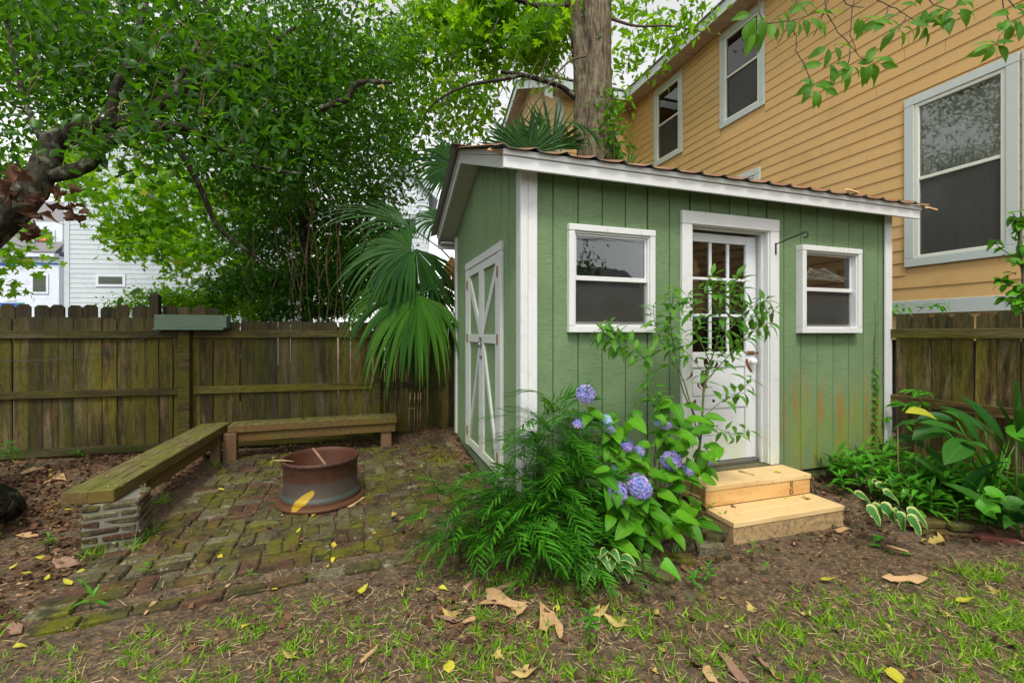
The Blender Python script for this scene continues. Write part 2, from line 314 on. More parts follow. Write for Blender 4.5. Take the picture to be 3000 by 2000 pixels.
MT['leaf_dark'] = mat_leaf('dark_glossy_leaf', (.006, .034, .004), (.036, .125, .007), (.19, .52, .008), .36, .32, yellow=.004)
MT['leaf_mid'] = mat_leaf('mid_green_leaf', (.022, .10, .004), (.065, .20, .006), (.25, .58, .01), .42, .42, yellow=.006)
MT['leaf_bright'] = mat_leaf('bright_maple_leaf', (.04, .15, .003), (.12, .29, .005), (.42, .78, .01), .55, .5, yellow=.01)
MT['leaf_fern'] = mat_leaf('narrow_shrub_leaf', (.014, .085, .006), (.060, .24, .012), (.18, .5, .02), .26, .34, yellow=.003)
MT['leaf_palm'] = mat_leaf('palm_leaf', (.007, .042, .007), (.030, .105, .012), (.12, .34, .02), .2, .45); MT['leaf_palm_bright'] = mat_leaf('bright_palm_leaf', (.014, .075, .006), (.055, .165, .008), (.2, .45, .02), .28, .36)
MT['palm_dead'] = mat_leaf('dead_palm_leaf', (.20, .10, .035), (.32, .17, .06), (.4, .2, .05), .25, .8)
MT['leaf_hyd'] = mat_leaf('hydrangea_leaf', (.035, .16, .006), (.10, .30, .010), (.2, .6, .01), .3, .38, 'obj', veins=True)
MT['leaf_sap'] = mat_leaf('sapling_leaf', (.045, .16, .015), (.10, .27, .025), (.28, .6, .03), .35, .35, 'obj', veins=True)
MT['leaf_elm'] = mat_leaf('serrated_leaf', (.035, .14, .010), (.09, .25, .014), (.3, .6, .02), .4, .35, 'obj', veins=True)
MT['leaf_hosta'] = mat_leaf('variegated_leaf', (.03, .13, .03), (.06, .19, .05), (.2, .5, .05), .25, .35, 'obj', veins=True, margin=(.44, .48, .16))
MT['leaf_asp'] = mat_leaf('broad_dark_leaf', (.010, .065, .008), (.035, .13, .016), (.08, .3, .01), .18, .33, 'obj', veins=True)
MT['leaf_yel'] = mat_leaf('yellow_green_leaf', (.33, .36, .03), (.50, .48, .05), (.5, .5, .05), .3, .4, 'obj', veins=True)
MT['leaf_low'] = mat_leaf('bedding_leaf', (.035, .19, .010), (.10, .34, .018), (.2, .6, .02), .3, .33, 'obj', veins=True)
MT['leaf_fallen'] = mat_leaf('fallen_yellow_leaf', (.42, .40, .03), (.60, .56, .06), (.6, .55, .05), .25, .5, 'obj', veins=True)
MT['dead_leaf'] = mat_leaf('dead_brown_leaf', (.040, .019, .012), (.11, .055, .032), (.2, .08, .03), .15, .8, 'obj')
MT['litter'] = mat_leaf('brown_leaf_litter', (.030, .015, .009), (.17, .085, .042), (.2, .1, .05), .1, .8, yellow=.02)
MT['litter_tan'] = mat_leaf('tan_litter', (.20, .12, .06), (.38, .26, .14), (.3, .2, .1), .1, .8)
MT['straw'] = mat_leaf('dry_straw', (.28, .21, .10), (.60, .49, .28), (.4, .3, .15), .15, .8)
MT['grass'] = mat_leaf('grass_blade', (.07, .22, .008), (.28, .48, .02), (.3, .65, .02), .35, .5)
MT['bark_piece'] = mat_flat('tan_bark_piece', (.40, .25, .12), .85, var=.4, scale=22, bump=.5); MT['bark_piece2'] = mat_flat('pinkish_bark_piece', (.22, .13, .085), .88, var=.45, scale=26, bump=.5)
def mat_flower():
    k = Mat('hydrangea_petals'); oi = k.n('ShaderNodeObjectInfo'); c = k.coord((1, 1, 1), rnd=False); i = k.island()
    base = k.mix(i, (.20, .27, .78), (.46, .38, .84)); col = k.mix(k.ramp(k.noise(c, 14, 2, .5), (.4, 0.0), (.6, .7)), base, (.62, .40, .78))
    q = k.n('ShaderNodeAttribute'); q.attribute_type = 'OBJECT'; q.attribute_name = 'pale'; col = k.mix(q.outputs['Fac'], col, (.45, .66, .80))
    p = k.bsdf(col, .6, spec=.3); tr = k.n('ShaderNodeBsdfTranslucent'); k.put(tr.inputs['Color'], col); mx = k.n('ShaderNodeMixShader'); mx.inputs[0].default_value = .3
    k.t.links.new(p, mx.inputs[1]); k.t.links.new(tr.outputs[0], mx.inputs[2]); return k.end(mx.outputs[0])
MT['flower'] = mat_flower(); MT['stem_green'] = mat_flat('green_brown_stem', (.08, .12, .03), .6, var=.4, scale=25)

# ------------------------------------------------------------------ mesh builder and tagging
class MB:
    def __init__(s): s.v = []; s.f = []; s.uv = None; s.smooth = False
    def add(s, vs, fs):
        b = len(s.v); s.v += [tuple(v) for v in vs]; s.f += [tuple(i + b for i in f) for f in fs]; return s
    def box(s, x0, x1, y0, y1, z0, z1, c=.003, M=None):
        if x0 > x1: x0, x1 = x1, x0
        if y0 > y1: y0, y1 = y1, y0
        if z0 > z1: z0, z1 = z1, z0
        h = Vector(((x1 - x0) / 2, (y1 - y0) / 2, (z1 - z0) / 2)); m = Vector(((x0 + x1) / 2, (y0 + y1) / 2, (z0 + z1) / 2))
        c = min(c, h.x * .45, h.y * .45, h.z * .45); vs = []; idx = {}
        if c <= 0:
            for sx in (-1, 1):
                for sy in (-1, 1):
                    for sz in (-1, 1): vs.append(m + Vector((sx * h.x, sy * h.y, sz * h.z)))
            fs = [(0, 1, 3, 2), (4, 6, 7, 5), (0, 4, 5, 1), (2, 3, 7, 6), (0, 2, 6, 4), (1, 5, 7, 3)]
            if M is not None: vs = [M @ v for v in vs]
            return s.add(vs, fs)
        for sx in (-1, 1):
            for sy in (-1, 1):
                for sz in (-1, 1):
                    for a in range(3):
                        q = Vector((sx * (h.x - c), sy * (h.y - c), sz * (h.z - c))); q[a] = (sx, sy, sz)[a] * h[a]
                        idx[(sx, sy, sz, a)] = len(vs); vs.append(m + q)
        fs = []
        S = (-1, 1)
        for a in range(3):
            o = [i for i in range(3) if i != a]
            for sg in S:
                q = []
                for (p, r) in ((-1, -1), (1, -1), (1, 1), (-1, 1)):
                    k = [0, 0, 0]; k[a] = sg; k[o[0]] = p; k[o[1]] = r; q.append(idx[(*k, a)])
                fs.append(q)
        for a in range(3):
            o = [i for i in range(3) if i != a]
            for p in S:
                for r in S:
                    k0 = [0, 0, 0]; k0[a] = -1; k0[o[0]] = p; k0[o[1]] = r; k1 = list(k0); k1[a] = 1
                    fs.append([idx[(*k0, o[0])], idx[(*k1, o[0])], idx[(*k1, o[1])], idx[(*k0, o[1])]])
        for sx in S:
            for sy in S:
                for sz in S: fs.append([idx[(sx, sy, sz, 0)], idx[(sx, sy, sz, 1)], idx[(sx, sy, sz, 2)]])
        out = []
        for f in fs:
            n = (vs[f[1]] - vs[f[0]]).cross(vs[f[2]] - vs[f[0]]); cen = sum((vs[i] for i in f), Vector()) / len(f)
            out.append(tuple(f) if n.dot(cen - m) > 0 else tuple(reversed(f)))
        if M is not None: vs = [M @ v for v in vs]
        return s.add(vs, out)
    def tube(s, pts, rad, n=8, cap=True):
        pts = [Vector(p) for p in pts]; N = len(pts); ref = Vector((0, 0, 1)); b0 = len(s.v)
        if not hasattr(rad, '__len__'): rad = [rad] * N
        t0 = (pts[1] - pts[0]).normalized(); ref = Vector((1, 0, 0)) if abs(t0.x) < .8 else Vector((0, 1, 0))
        u = (ref - t0 * ref.dot(t0)).normalized()
        for i, p in enumerate(pts):
            t = ((pts[min(i + 1, N - 1)] - pts[max(i - 1, 0)])).normalized(); u = (u - t * u.dot(t)).normalized(); v = t.cross(u)
            for j in range(n):
                a = 2 * math.pi * j / n; s.v.append(tuple(p + (u * math.cos(a) + v * math.sin(a)) * rad[i]))
        for i in range(N - 1):
            for j in range(n):
                a = b0 + i * n + j; b = b0 + i * n + (j + 1) % n; s.f.append((a, b, b + n, a + n))
        if cap: s.f.append(tuple(b0 + j for j in reversed(range(n)))); s.f.append(tuple(b0 + (N - 1) * n + j for j in range(n)))
        s.smooth = True; return s
    def lathe(s, prof, cen=(0, 0, 0), n=32, closed=False, axis=None):
        b0 = len(s.v); N = len(prof); c = Vector(cen); q = Vector((0, 0, 1)).rotation_difference(Vector(axis)).to_matrix() if axis else Matrix.Identity(3)
        for (r, z) in prof:
            for j in range(n):
                a = 2 * math.pi * j / n; s.v.append(tuple(c + q @ Vector((r * math.cos(a), r * math.sin(a), z))))
        rows = N if closed else N - 1
        for i in range(rows):
            for j in range(n):
                a = b0 + i * n + j; b = b0 + i * n + (j + 1) % n; a2 = b0 + ((i + 1) % N) * n + j; b2 = b0 + ((i + 1) % N) * n + (j + 1) % n
                s.f.append((a, b, b2, a2))
        s.smooth = True; return s
    def prism(s, poly, vec):
        """closed polygon (list of 3D points) extruded by vec"""
        n = len(poly); P = [Vector(p) for p in poly]; V = Vector(vec); b = len(s.v)
        s.v += [tuple(p) for p in P] + [tuple(p + V) for p in P]
        nn = Vector();
        for i in range(n): nn += P[i].cross(P[(i + 1) % n])
        fl = nn.dot(V) > 0
        f1 = list(range(n)); f2 = [i + n for i in range(n)]
        s.f.append(tuple(b + i for i in (reversed(f1) if fl else f1))); s.f.append(tuple(b + i for i in (f2 if fl else reversed(f2))))
        for i in range(n):
            j = (i + 1) % n; q = (i, j, j + n, i + n); s.f.append(tuple(b + k for k in (q if fl else reversed(q))))
        return s
    def mesh(s, name, mat=None, off=None):
        me = bpy.data.meshes.new(name); vs = s.v
        if off is not None: ox, oy, oz = off; vs = [(a - ox, b - oy, c - oz) for a, b, c in vs]
        me.from_pydata(vs, [], s.f)
        if s.uv is not None:
            ul = me.uv_layers.new(name='UVMap'); li = np.empty(len(me.loops), dtype=np.int32); me.loops.foreach_get('vertex_index', li)
            ul.data.foreach_set('uv', np.array(s.uv, dtype=np.float32)[li].ravel())
        if s.smooth: me.polygons.foreach_set('use_smooth', np.ones(len(me.polygons), dtype=bool))
        if mat: me.materials.append(MT[mat] if isinstance(mat, str) else mat)
        me.update(); return me
def tag(o, label=None, cat=None, group=None, kind=None):
    if label: o['label'] = label
    if cat: o['category'] = cat
    if group: o['group'] = group
    if kind: o['kind'] = kind
    return o
def wloc(o):
    v = Vector()
    while o is not None: v += o.location; o = o.parent
    return v
def thing(name, label, cat, loc=(0, 0, 0), group=None):
    o = bpy.data.objects.new(name, None); COL.objects.link(o); o.location = loc; o.empty_display_size = .1
    return tag(o, label, cat, group)
def part(name, mb, mat, parent=None, label=None, kind=None):
    """mesh built in world coordinates"""
    off = wloc(parent) if parent is not None else None
    me = mb.mesh(name, mat, off); o = bpy.data.objects.new(name, me); COL.objects.link(o); o.parent = parent
    if label: o['label'] = label
    if kind: o['kind'] = kind
    return o
def inst(name, me, parent, M):
    """shared mesh at world matrix M"""
    o = bpy.data.objects.new(name, me); COL.objects.link(o); o.parent = parent
    if parent is not None: M = Matrix.Translation(-wloc(parent)) @ M
    o.matrix_basis = M; return o
def solo(name, mb, mat, label, cat, loc=None, group=None):
    """thing that is a single mesh; origin at loc"""
    loc = Vector(loc) if loc is not None else Vector(mb.v[0])
    o = bpy.data.objects.new(name, mb.mesh(name, mat, loc)); COL.objects.link(o); o.location = loc
    return tag(o, label, cat, group)
def frame(pos, fwd, up=(0, 0, 1), s=1.0):
    """matrix with local y along fwd and local z near up"""
    y = Vector(fwd).normalized(); z = Vector(up); z = (z - y * z.dot(y))
    if z.length < 1e-4: z = Vector((1, 0, 0)) - y * y.x
    z.normalize(); x = y.cross(z)
    M = Matrix(((x.x, y.x, z.x), (x.y, y.y, z.y), (x.z, y.z, z.z))).to_4x4()
    if s != 1.0: M = M @ Matrix.Scale(s, 4)
    M.translation = Vector(pos); return M
def rv(a=1.0): return Vector((random.uniform(-a, a), random.uniform(-a, a), random.uniform(-a, a)))

def bulk(name, tv, tf, pos, fwd, up, scl, mat, parent=None):
    """many copies of a small template (x width, y length, z normal) as ONE mesh, numpy"""
    pos = np.asarray(pos, float); N = len(pos); tv = np.asarray(tv, float); tf = np.asarray(tf)
    y = fwd / np.linalg.norm(fwd, axis=1, keepdims=True); z = up - y * np.sum(up * y, 1, keepdims=True); z /= (np.linalg.norm(z, axis=1, keepdims=True) + 1e-9); x = np.cross(y, z)
    scl = np.asarray(scl, float)
    if scl.ndim == 1: scl = np.stack([scl] * 3, 1)
    V = (pos[:, None, :] + x[:, None, :] * (tv[None, :, 0:1] * scl[:, None, 0:1]) + y[:, None, :] * (tv[None, :, 1:2] * scl[:, None, 1:2]) + z[:, None, :] * (tv[None, :, 2:3] * scl[:, None, 2:3])).reshape(-1, 3)
    if parent is not None: V = V - np.array(wloc(parent))
    nv, (nf, fs) = len(tv), tf.shape
    L = (tf[None] + (np.arange(N) * nv)[:, None, None]).reshape(-1)
    me = bpy.data.meshes.new(name); me.vertices.add(len(V)); me.vertices.foreach_set('co', V.astype(np.float32).ravel())
    me.loops.add(len(L)); me.loops.foreach_set('vertex_index', L.astype(np.int32))
    me.polygons.add(N * nf); me.polygons.foreach_set('loop_start', (np.arange(N * nf) * fs).astype(np.int32))
    me.update(calc_edges=True); me.materials.append(MT[mat])
    o = bpy.data.objects.new(name, me); COL.objects.link(o); o.parent = parent; return o
def rdir(n, zb=0.0, zs=1.0):
    v = rng.normal(size=(n, 3)); v[:, 2] = v[:, 2] * zs + zb; return v
LEAF4_V = [(0, 0, 0), (-.21, .36, .06), (.21, .36, .06), (-.14, .70, .03), (.14, .70, .03), (0, 1, -.1), (0, .35, 0), (0, .68, -.02)]
LEAF4_F = [(0, 6, 1), (0, 2, 6), (6, 7, 3), (6, 3, 1), (2, 4, 6), (4, 7, 6), (7, 5, 3), (4, 5, 7)]
LEAF2_V = [(0, 0, 0), (-.25, .45, .06), (0, 1, -.08), (.25, .45, .06)]
LEAF2_F = [(0, 2, 1), (0, 3, 2)]
def star(n=5):
    vs = [(0, 0, 0)]; ang = [-150, -118, -95, -60, -42, -22, 0, 22, 42, 60, 95, 118, 150]; rad = [.35, .42, .8, .42, .95, .5, 1.1, .5, .95, .42, .8, .42, .35]
    for a, r in zip(ang, rad): vs.append((math.sin(R(a)) * r * .6, math.cos(R(a)) * r * .6, -.08 * r * r + .05 * (abs(a) > 40)))
    return vs, [(0, i, i + 1) for i in range(1, 13)]
MAPLE_V, MAPLE_F = star()

def blade(L, W, prof, rows=8, fold=.15, bend=0.0, cols=4, wave=0.0, serr=0.0, twist=0.0, name='leaf', mat='leaf_hyd', petiole=0.0):
    """one leaf lying along +y, up is +z, bending down over its length; UV u across, v along"""
    m = MB(); m.uv = []; y = z = 0.0; a = 0.0; ds = L / rows
    for i in range(rows + 1):
        t = i / rows; wd = W * .5 * prof(t)
        if serr: wd *= 1 + serr * (1 if i % 2 else -1)
        for j in range(cols + 1):
            q = j / cols * 2 - 1
            tw = twist * t; xx = q * wd; zz = abs(q) * wd * fold * 2 + wave * math.sin(t * 9 + q) * abs(q) * W
            m.v.append((xx * math.cos(tw) - zz * math.sin(tw), y - math.sin(a) * zz * 0, z + zz * math.cos(tw) + xx * math.sin(tw))); m.uv.append((j / cols, t))
        a += bend / rows; y += ds * math.cos(a); z -= ds * math.sin(a)
    for i in range(rows):
        for j in range(cols):
            b = i * (cols + 1) + j; m.f.append((b, b + 1, b + cols + 2, b + cols + 1))
    if petiole:
        r = W * .018 + .0008; b = len(m.v); 
        for (yy) in (-petiole, 0.02):
            for j in range(3): m.v.append((r * math.cos(j * 2.1), yy, r * math.sin(j * 2.1))); m.uv.append((.5, 0))
        for j in range(3): m.f.append((b + j, b + (j + 1) % 3, b + 3 + (j + 1) % 3, b + 3 + j))
    m.smooth = True; return m.mesh(name, mat)
ovate = lambda t: (math.sin(math.pi * min(1, t ** .62)) ** .8) if 0 < t < 1 else .02
lance = lambda t: (math.sin(math.pi * t ** .8) ** 1.1) if 0 < t < 1 else .02
strap = lambda t: max(.12, min(1, (t * 3.2) ** .7)) * (1 if t < .55 else max(0.01, 1 - ((t - .55) / .45) ** 1.8))
heart = lambda t: (max(.02, 1 - t) ** .75) * min(1, .72 + t * 3) if t < 1 else .01

exec_parts = []
# ================================================================== GROUND
def sst(v, a, b):
    t = np.clip((v - a) / (b - a), 0, 1); return t * t * (3 - 2 * t)
PATX0, PATX1, PATY0, PATY1 = -1.56, 1.0, 2.73, 5.9
def patio_y(x): return 2.75 + .075 * (x + 1.52)
def gzn(x, y):
    x = np.asarray(x, float); y = np.asarray(y, float)
    n = .012 * np.sin(x * 3.1 + y * 1.3) * np.cos(y * 2.7 - x) + .006 * np.sin(x * 9 + 2) * np.sin(y * 8 + 1)
    edge = 2.28 - .02 * x
    edge = np.where(x > 3.5, 2.42 - .62 * (x - 3.5) ** 1.0 / .95, edge)
    bed = sst(y, edge, edge + .35) * sst(x, .95, 1.35) * (1 - sst(x, 9, 11)) * .10
    side = sst(x, .1, .9) * sst(y, 3.6, 5.0) * (1 - sst(x, 1.3, 1.6)) * .12
    z = n + np.maximum(bed, side)
    stp = sst(x, 2.2, 2.35) * (1 - sst(x, 3.5, 3.62)) * (1 - sst(y, 2.75, 2.95)); z = z * (1 - stp) - .012 * stp; z = z - .022 * sst(x, -1.9, -1.6) * (1 - sst(x, .9, 1.2)) * np.exp(-((y - patio_y(x) + .04) / .12) ** 2)
    pat = sst(x, PATX0 - .05, PATX0 + .05) * (1 - sst(x, .95, 1.05)) * sst(y - patio_y(x), -.05, .05) * (1 - sst(y, PATY1, PATY1 + .15))
    far = sst(np.hypot(x, y), 12, 30)
    z = z * (1 - pat) * (1 - far) + (-.010 + .004 * np.sin(x * 7 + y * 5)) * pat + side * pat * .5
    return z
def gz(x, y): return float(gzn(x, y))
def onG(px, py, lift=0.0):
    p = onZ(px, py, 0)
    for _ in range(4): p = onZ(px, py, gz(p.x, p.y) + lift)
    return p
xs = np.concatenate([[-300, -100, -40, -20, -12], np.arange(-8, -3, .25), np.arange(-3, 5.6, .04), np.arange(5.6, 12, .4), [14, 20, 40, 100, 300]])
ys = np.concatenate([[-300, -100, -40, -15, -8], np.arange(-5, .8, .4), np.arange(.8, 4, .04), np.arange(4, 8, .12), np.arange(8, 16, .8), [20, 40, 100, 300]])
GX, GY = np.meshgrid(xs, ys); GZ = gzn(GX, GY); fine = (GX > -3) & (GX < 5.6) & (GY > .8) & (GY < 4)
GZ = GZ + np.where(fine, rng.normal(0, .0025, GX.shape), 0)
g = MB(); nx = len(xs); g.v = list(zip(GX.ravel().tolist(), GY.ravel().tolist(), GZ.ravel().tolist()))
g.f = [(j * nx + i, j * nx + i + 1, (j + 1) * nx + i + 1, (j + 1) * nx + i) for j in range(len(ys) - 1) for i in range(nx - 1)]; g.smooth = True
tag(part('ground', g, 'ground'), kind='structure')

# ------------------------------------------------------------------ brick patio (part of the ground: structure with brick children)
patio = thing('brick_patio', None, None, (-.3, 4.2, 0)); patio['kind'] = 'structure'
def rough_box(L, W, H, seed, amp=.0035, name='brick', mat='brick', c=.009):
    m = MB().box(-L / 2, L / 2, -W / 2, W / 2, -H, 0, c); r = random.Random(seed)
    m.v = [(x + r.uniform(-amp, amp), y + r.uniform(-amp, amp), z + r.uniform(-amp, amp)) for x, y, z in m.v]; return m.mesh(name, mat)
bm = [rough_box(.198, .097, .06, i) for i in range(8)]
cells = []
ang = R(4.0)
pc = Vector((PATX0 + .11, 2.87, 0))
spots = []
for j in range(0, 16):
    for i in range(0, 12):
        for k in range(2):
            if (i + j) % 2 == 0: lx, ly, rot = i * .208 + .1, j * .208 + .052 + k * .104 + .1, 0
            else: lx, ly, rot = i * .208 + .048 + k * .104, j * .208 + .104 + .1, 90
            x = pc.x + lx * math.cos(ang * .35) - ly * 0; y = pc.y + ly + lx * math.tan(ang)
            spots.append((x + random.gauss(0, .006), y + random.gauss(0, .006), rot + 4 + random.gauss(0, 2.2)))
for i in range(13):  # soldier row at the front, border down the left
    spots.append((PATX0 + .10 + i * .208, patio_y(PATX0 + .1 + i * .208) + .045 + random.gauss(0, .006), 4 + random.gauss(0, 2)))
for j in range(9):
    spots.append((PATX0 - .0 + random.gauss(0, .008), 2.93 + j * .104, 3 + random.gauss(0, 2)))
spots = [s for s in spots if s[1] < PATY1 and s[0] < 1.02]
spots.sort(key=lambda s: math.hypot(s[0], s[1]))
rest = MB()
fine_spots = []
for n_, (x, y, rot) in enumerate(spots):
    z = .006 + random.gauss(0, .004) + (gz(x, y) + .010)
    M = Matrix.Translation((x, y, z)) @ Euler((random.gauss(0, .018), random.gauss(0, .018), R(rot))).to_matrix().to_4x4()
    if n_ < 292: inst('brick', bm[n_ % 8], patio, M)
    else: rest.box(-.098, .098, -.048, .048, -.05, 0, .006, M)
part('distant_bricks', rest, 'brick', patio, kind='stuff')

# ================================================================== LAP SIDING HELPER
def lap(parent, O, D, N, z0, z1, ex, segs, mat, thick=.016, name='siding_board', joint=None):
    """rows of lap boards on a vertical wall. O origin, D along, N outward; segs(za,zb)->list of (a,b)"""
    O = Vector(O); D = Vector(D); N = Vector(N); Z = Vector((0, 0, 1)); z = z0; row = 0
    while z < z1 - .01:
        h = min(ex, z1 - z)
        for (a, b) in segs(z, z + h):
            if b - a < .02: continue
            cuts = [a, b]
            if joint:
                q = a + joint * random.uniform(.2, 1.0)
                while q < b - .3: cuts.insert(-1, q); q += joint
            for c0, c1 in zip(cuts[:-1], cuts[1:]):
                c0 += .002; c1 -= .002
                poly = [(0, 0), (thick, 0), (thick * .35, h + .012), (0, h + .012)]
                P = [O + D * c0 + N * n_ + Z * (z + q_) for n_, q_ in poly]
                part(name, MB().prism(P, D * (c1 - c0)), mat, parent)
        z += ex; row += 1
def minus(segs, a, b):
    out = []
    for s, e in segs:
        if b <= s or a >= e: out.append((s, e))
        else:
            if a > s: out.append((s, a))
            if b < e: out.append((b, e))
    return out

# ================================================================== GREEN SHED
XL, XR, YF, YB = 1.0706, 4.914, 2.96, 5.35
ZB, ZT = .21, 2.60
shed = thing('garden_shed', 'green wooden garden shed with white trim and rusty metal roof', 'shed', ((XL + XR) / 2, (YF + YB) / 2, 0))
def rect_cut(rects, hole):
    out = []; hx0, hx1, hz0, hz1 = hole
    for (x0, x1, z0, z1) in rects:
        if hx1 <= x0 or hx0 >= x1 or hz1 <= z0 or hz0 >= z1: out.append((x0, x1, z0, z1)); continue
        if x0 < hx0: out.append((x0, hx0, z0, z1))
        if x1 > hx1: out.append((hx1, x1, z0, z1))
        m0, m1 = max(x0, hx0), min(x1, hx1)
        if z0 < hz0: out.append((m0, m1, z0, hz0))
        if z1 > hz1: out.append((m0, m1, hz1, z1))
    return out
# openings on front, measured on the wall plane
def rect_on(p0, p1, Y):  # top-left px, bottom-right px
    a = onY(*p0, Y); b = onY(*p1, Y); return a.x, b.x, b.z, a.z
w1 = rect_on((1308, 512), (1507, 763.5), YF - .05); w2 = rect_on((1845, 561), (1982, 765), YF - .075)
dr = (2.42, 3.452, .30, 2.436)
holes = [(w1[0] + .05, w1[1] - .05, w1[2] + .05, w1[3] - .05), (w2[0] + .05, w2[1] - .05, w2[2] + .05, w2[3] - .05), (2.515, 3.35, .1, 2.345)]
gx = onY(1270.5, 600, YF).x; sp = .2032; edges = [XL + .09]
q = gx
while q > XL + .1: q -= sp
q += sp
while q < XR - .09: edges.append(q); q += sp
edges.append(XR - .08)
for a, b in zip(edges[:-1], edges[1:]):
    rs = [(a + .0042, b - .0042, ZB, ZT)]
    for hl in holes: rs = rect_cut(rs, hl)
    for (x0, x1, z0, z1) in rs:
        if x1 - x0 > .012 and z1 - z0 > .02: part('siding_board', MB().box(x0, x1, YF, YF + .0195, z0, z1, .0025), 'green', shed)
# backing sheet behind the grooves, with the openings cut out
rs = [(XL + .01, XR - .01, ZB, ZT + .02)]
for hl in holes: rs = rect_cut(rs, hl)
mb = MB()
for (x0, x1, z0, z1) in rs: mb.box(x0, x1, YF + .020, YF + .035, z0, z1, 0)
part('wall_sheet', mb, 'green', shed)
# gable roof geometry
RY0, RY1, RYM = 2.79, 5.56, 4.175; ZE, ZR = 2.547, 3.075; SL = (ZR - ZE) / (RYM - RY0)
def rz(y): return ZR - abs(y - RYM) * SL
# left side wall boards (run along y)
dy0, dy1, dz1 = 3.40, 4.70, 2.19
gy = 3.487
ed = [YF + .09]; q = gy - sp * 2
while q < YB - .06:
    if q > YF + .1: ed.append(q)
    q += sp
ed.append(YB - .06)
for a, b in zip(ed[:-1], ed[1:]):
    a2, b2 = a + .0055, b - .0055
    z0 = ZB
    if a < dy1 - .05 and b > dy0 + .05 and b2 > dy0 and a2 < dy1:
        for (s, e, zz) in ((a2, min(b2, dy0 + .04), ZB), (max(a2, dy0 + .04), min(b2, dy1 - .04), dz1 - .05), (max(a2, dy1 - .04), b2, ZB)):
            if e - s > .01:
                P = [(XL + .016, s, zz), (XL + .013, e, zz), (XL + .013, e, rz(e) + .02)] + ([(XL + .013, RYM, rz(RYM) + .02)] if s < RYM < e else []) + [(XL + .013, s, rz(s) + .02)]
                part('siding_board', MB().prism(P, (-.013, 0, 0)), 'green', shed)
    else:
        P = [(XL + .013, a2, z0), (XL + .013, b2, z0), (XL + .013, b2, rz(b2) + .02)] + ([(XL + .013, RYM, rz(RYM) + .02)] if a2 < RYM < b2 else []) + [(XL + .013, a2, rz(a2) + .02)]
        part('siding_board', MB().prism(P, (-.013, 0, 0)), 'green', shed)
mb = MB()
mb.prism([(XL + .03, YF + .02, ZB), (XL + .03, YB, ZB), (XL + .03, YB, rz(YB)), (XL + .03, RYM, ZR), (XL + .03, YF + .02, rz(YF))], (-.012, 0, 0))
mb.prism([(XR - .02, YF + .02, ZB), (XR - .02, YB, ZB), (XR - .02, YB, rz(YB)), (XR - .02, RYM, ZR), (XR - .02, YF + .02, rz(YF))], (.02, 0, 0))
mb.box(XL + .02, XR - .02, YB - .02, YB, ZB, rz(YB), 0)
part('side_walls', mb, 'green', shed)
shade_ = MB(); shade_.box(XL + .04, XR - .04, YF + .9, YF + .92, ZB, ZT, 0); shade_.box(XL + .04, XL + .06, YF + .04, YF + .9, ZB, ZT, 0); shade_.box(XR - .06, XR - .04, YF + .04, YF + .9, ZB, ZT, 0); shade_.box(XL + .04, XR - .04, YF + .04, YF + .9, ZT + .002, ZT + .02, 0)
part('interior_shade', shade_, 'dark', shed)  # dark sheets added so the inside looks unlit through the glass
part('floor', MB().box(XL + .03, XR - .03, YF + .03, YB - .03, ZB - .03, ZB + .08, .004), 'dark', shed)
part('foundation', MB().box(XL + .04, XR - .04, YF + .035, YB - .03, -.1, ZB - .032, .006), 'green', shed)
# corner boards
def board(x0, x1, y0, y1, z0, z1, mat='white', name='corner_board', parent=None, c=.003): return part(name, MB().box(x0, x1, y0, y1, z0, z1, c), mat, parent if parent is not None else shed)
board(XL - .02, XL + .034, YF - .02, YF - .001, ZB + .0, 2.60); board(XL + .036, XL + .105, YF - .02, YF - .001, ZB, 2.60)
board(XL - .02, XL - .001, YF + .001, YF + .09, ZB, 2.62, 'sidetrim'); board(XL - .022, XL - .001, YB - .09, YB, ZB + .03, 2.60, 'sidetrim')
board(XR - .075, XR + .018, YF - .022, YF - .001, ZB, 2.60); board(XR + .001, XR + .02, YF + .001, YF + .09, ZB, 2.6)
# roof: fascia, rakes, soffit, metal sheets
EX0, EX1 = .875, 5.08
part('fascia_board', MB().box(EX0, EX1, RY0, RY0 + .022, 2.545, 2.625, .003), 'white', shed)
part('fascia_trim', MB().box(EX0 - .004, EX1 + .004, RY0 - .012, RY0 + .02, 2.628, 2.668, .003), 'white', shed)
part('rear_fascia', MB().box(EX0, EX1, RY1 - .02, RY1, 2.50, 2.62, .003), 'white', shed)
for X in (EX0, EX1 - .022):
    for (ya, yb) in ((RY0, RYM), (RYM, RY1)):
        for (o0, o1, xx, nm) in ((0, .085, 0, 'rake_board'), (.088, .128, -.01 if X < 2 else .01, 'rake_trim')):
            P = [(X + xx, ya + (.024 if ya == RY0 else .001), rz(ya) + o0), (X + xx, yb - .001, rz(yb) + o0), (X + xx, yb - .001, rz(yb) + o1), (X + xx, ya + (.024 if ya == RY0 else .001), rz(ya) + o1)]
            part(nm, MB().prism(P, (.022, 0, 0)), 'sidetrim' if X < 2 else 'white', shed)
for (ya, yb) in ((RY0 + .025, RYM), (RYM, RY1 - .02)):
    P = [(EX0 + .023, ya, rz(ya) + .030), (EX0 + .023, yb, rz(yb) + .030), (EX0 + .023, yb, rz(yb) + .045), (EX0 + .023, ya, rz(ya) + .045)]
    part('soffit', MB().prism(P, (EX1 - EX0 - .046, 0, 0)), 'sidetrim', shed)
P = [(EX0 + .024, RY1 - .13, rz(RY1) + .0), (EX0 + .024, RY1 - .02, rz(RY1) - .0), (EX0 + .024, RY1 - .02, rz(RY1) + .028), (EX0 + .024, RY1 - .13, rz(RY1) + .028)]
part('soffit_return', MB().prism(P, (.19, 0, 0)), 'sidetrim', shed)
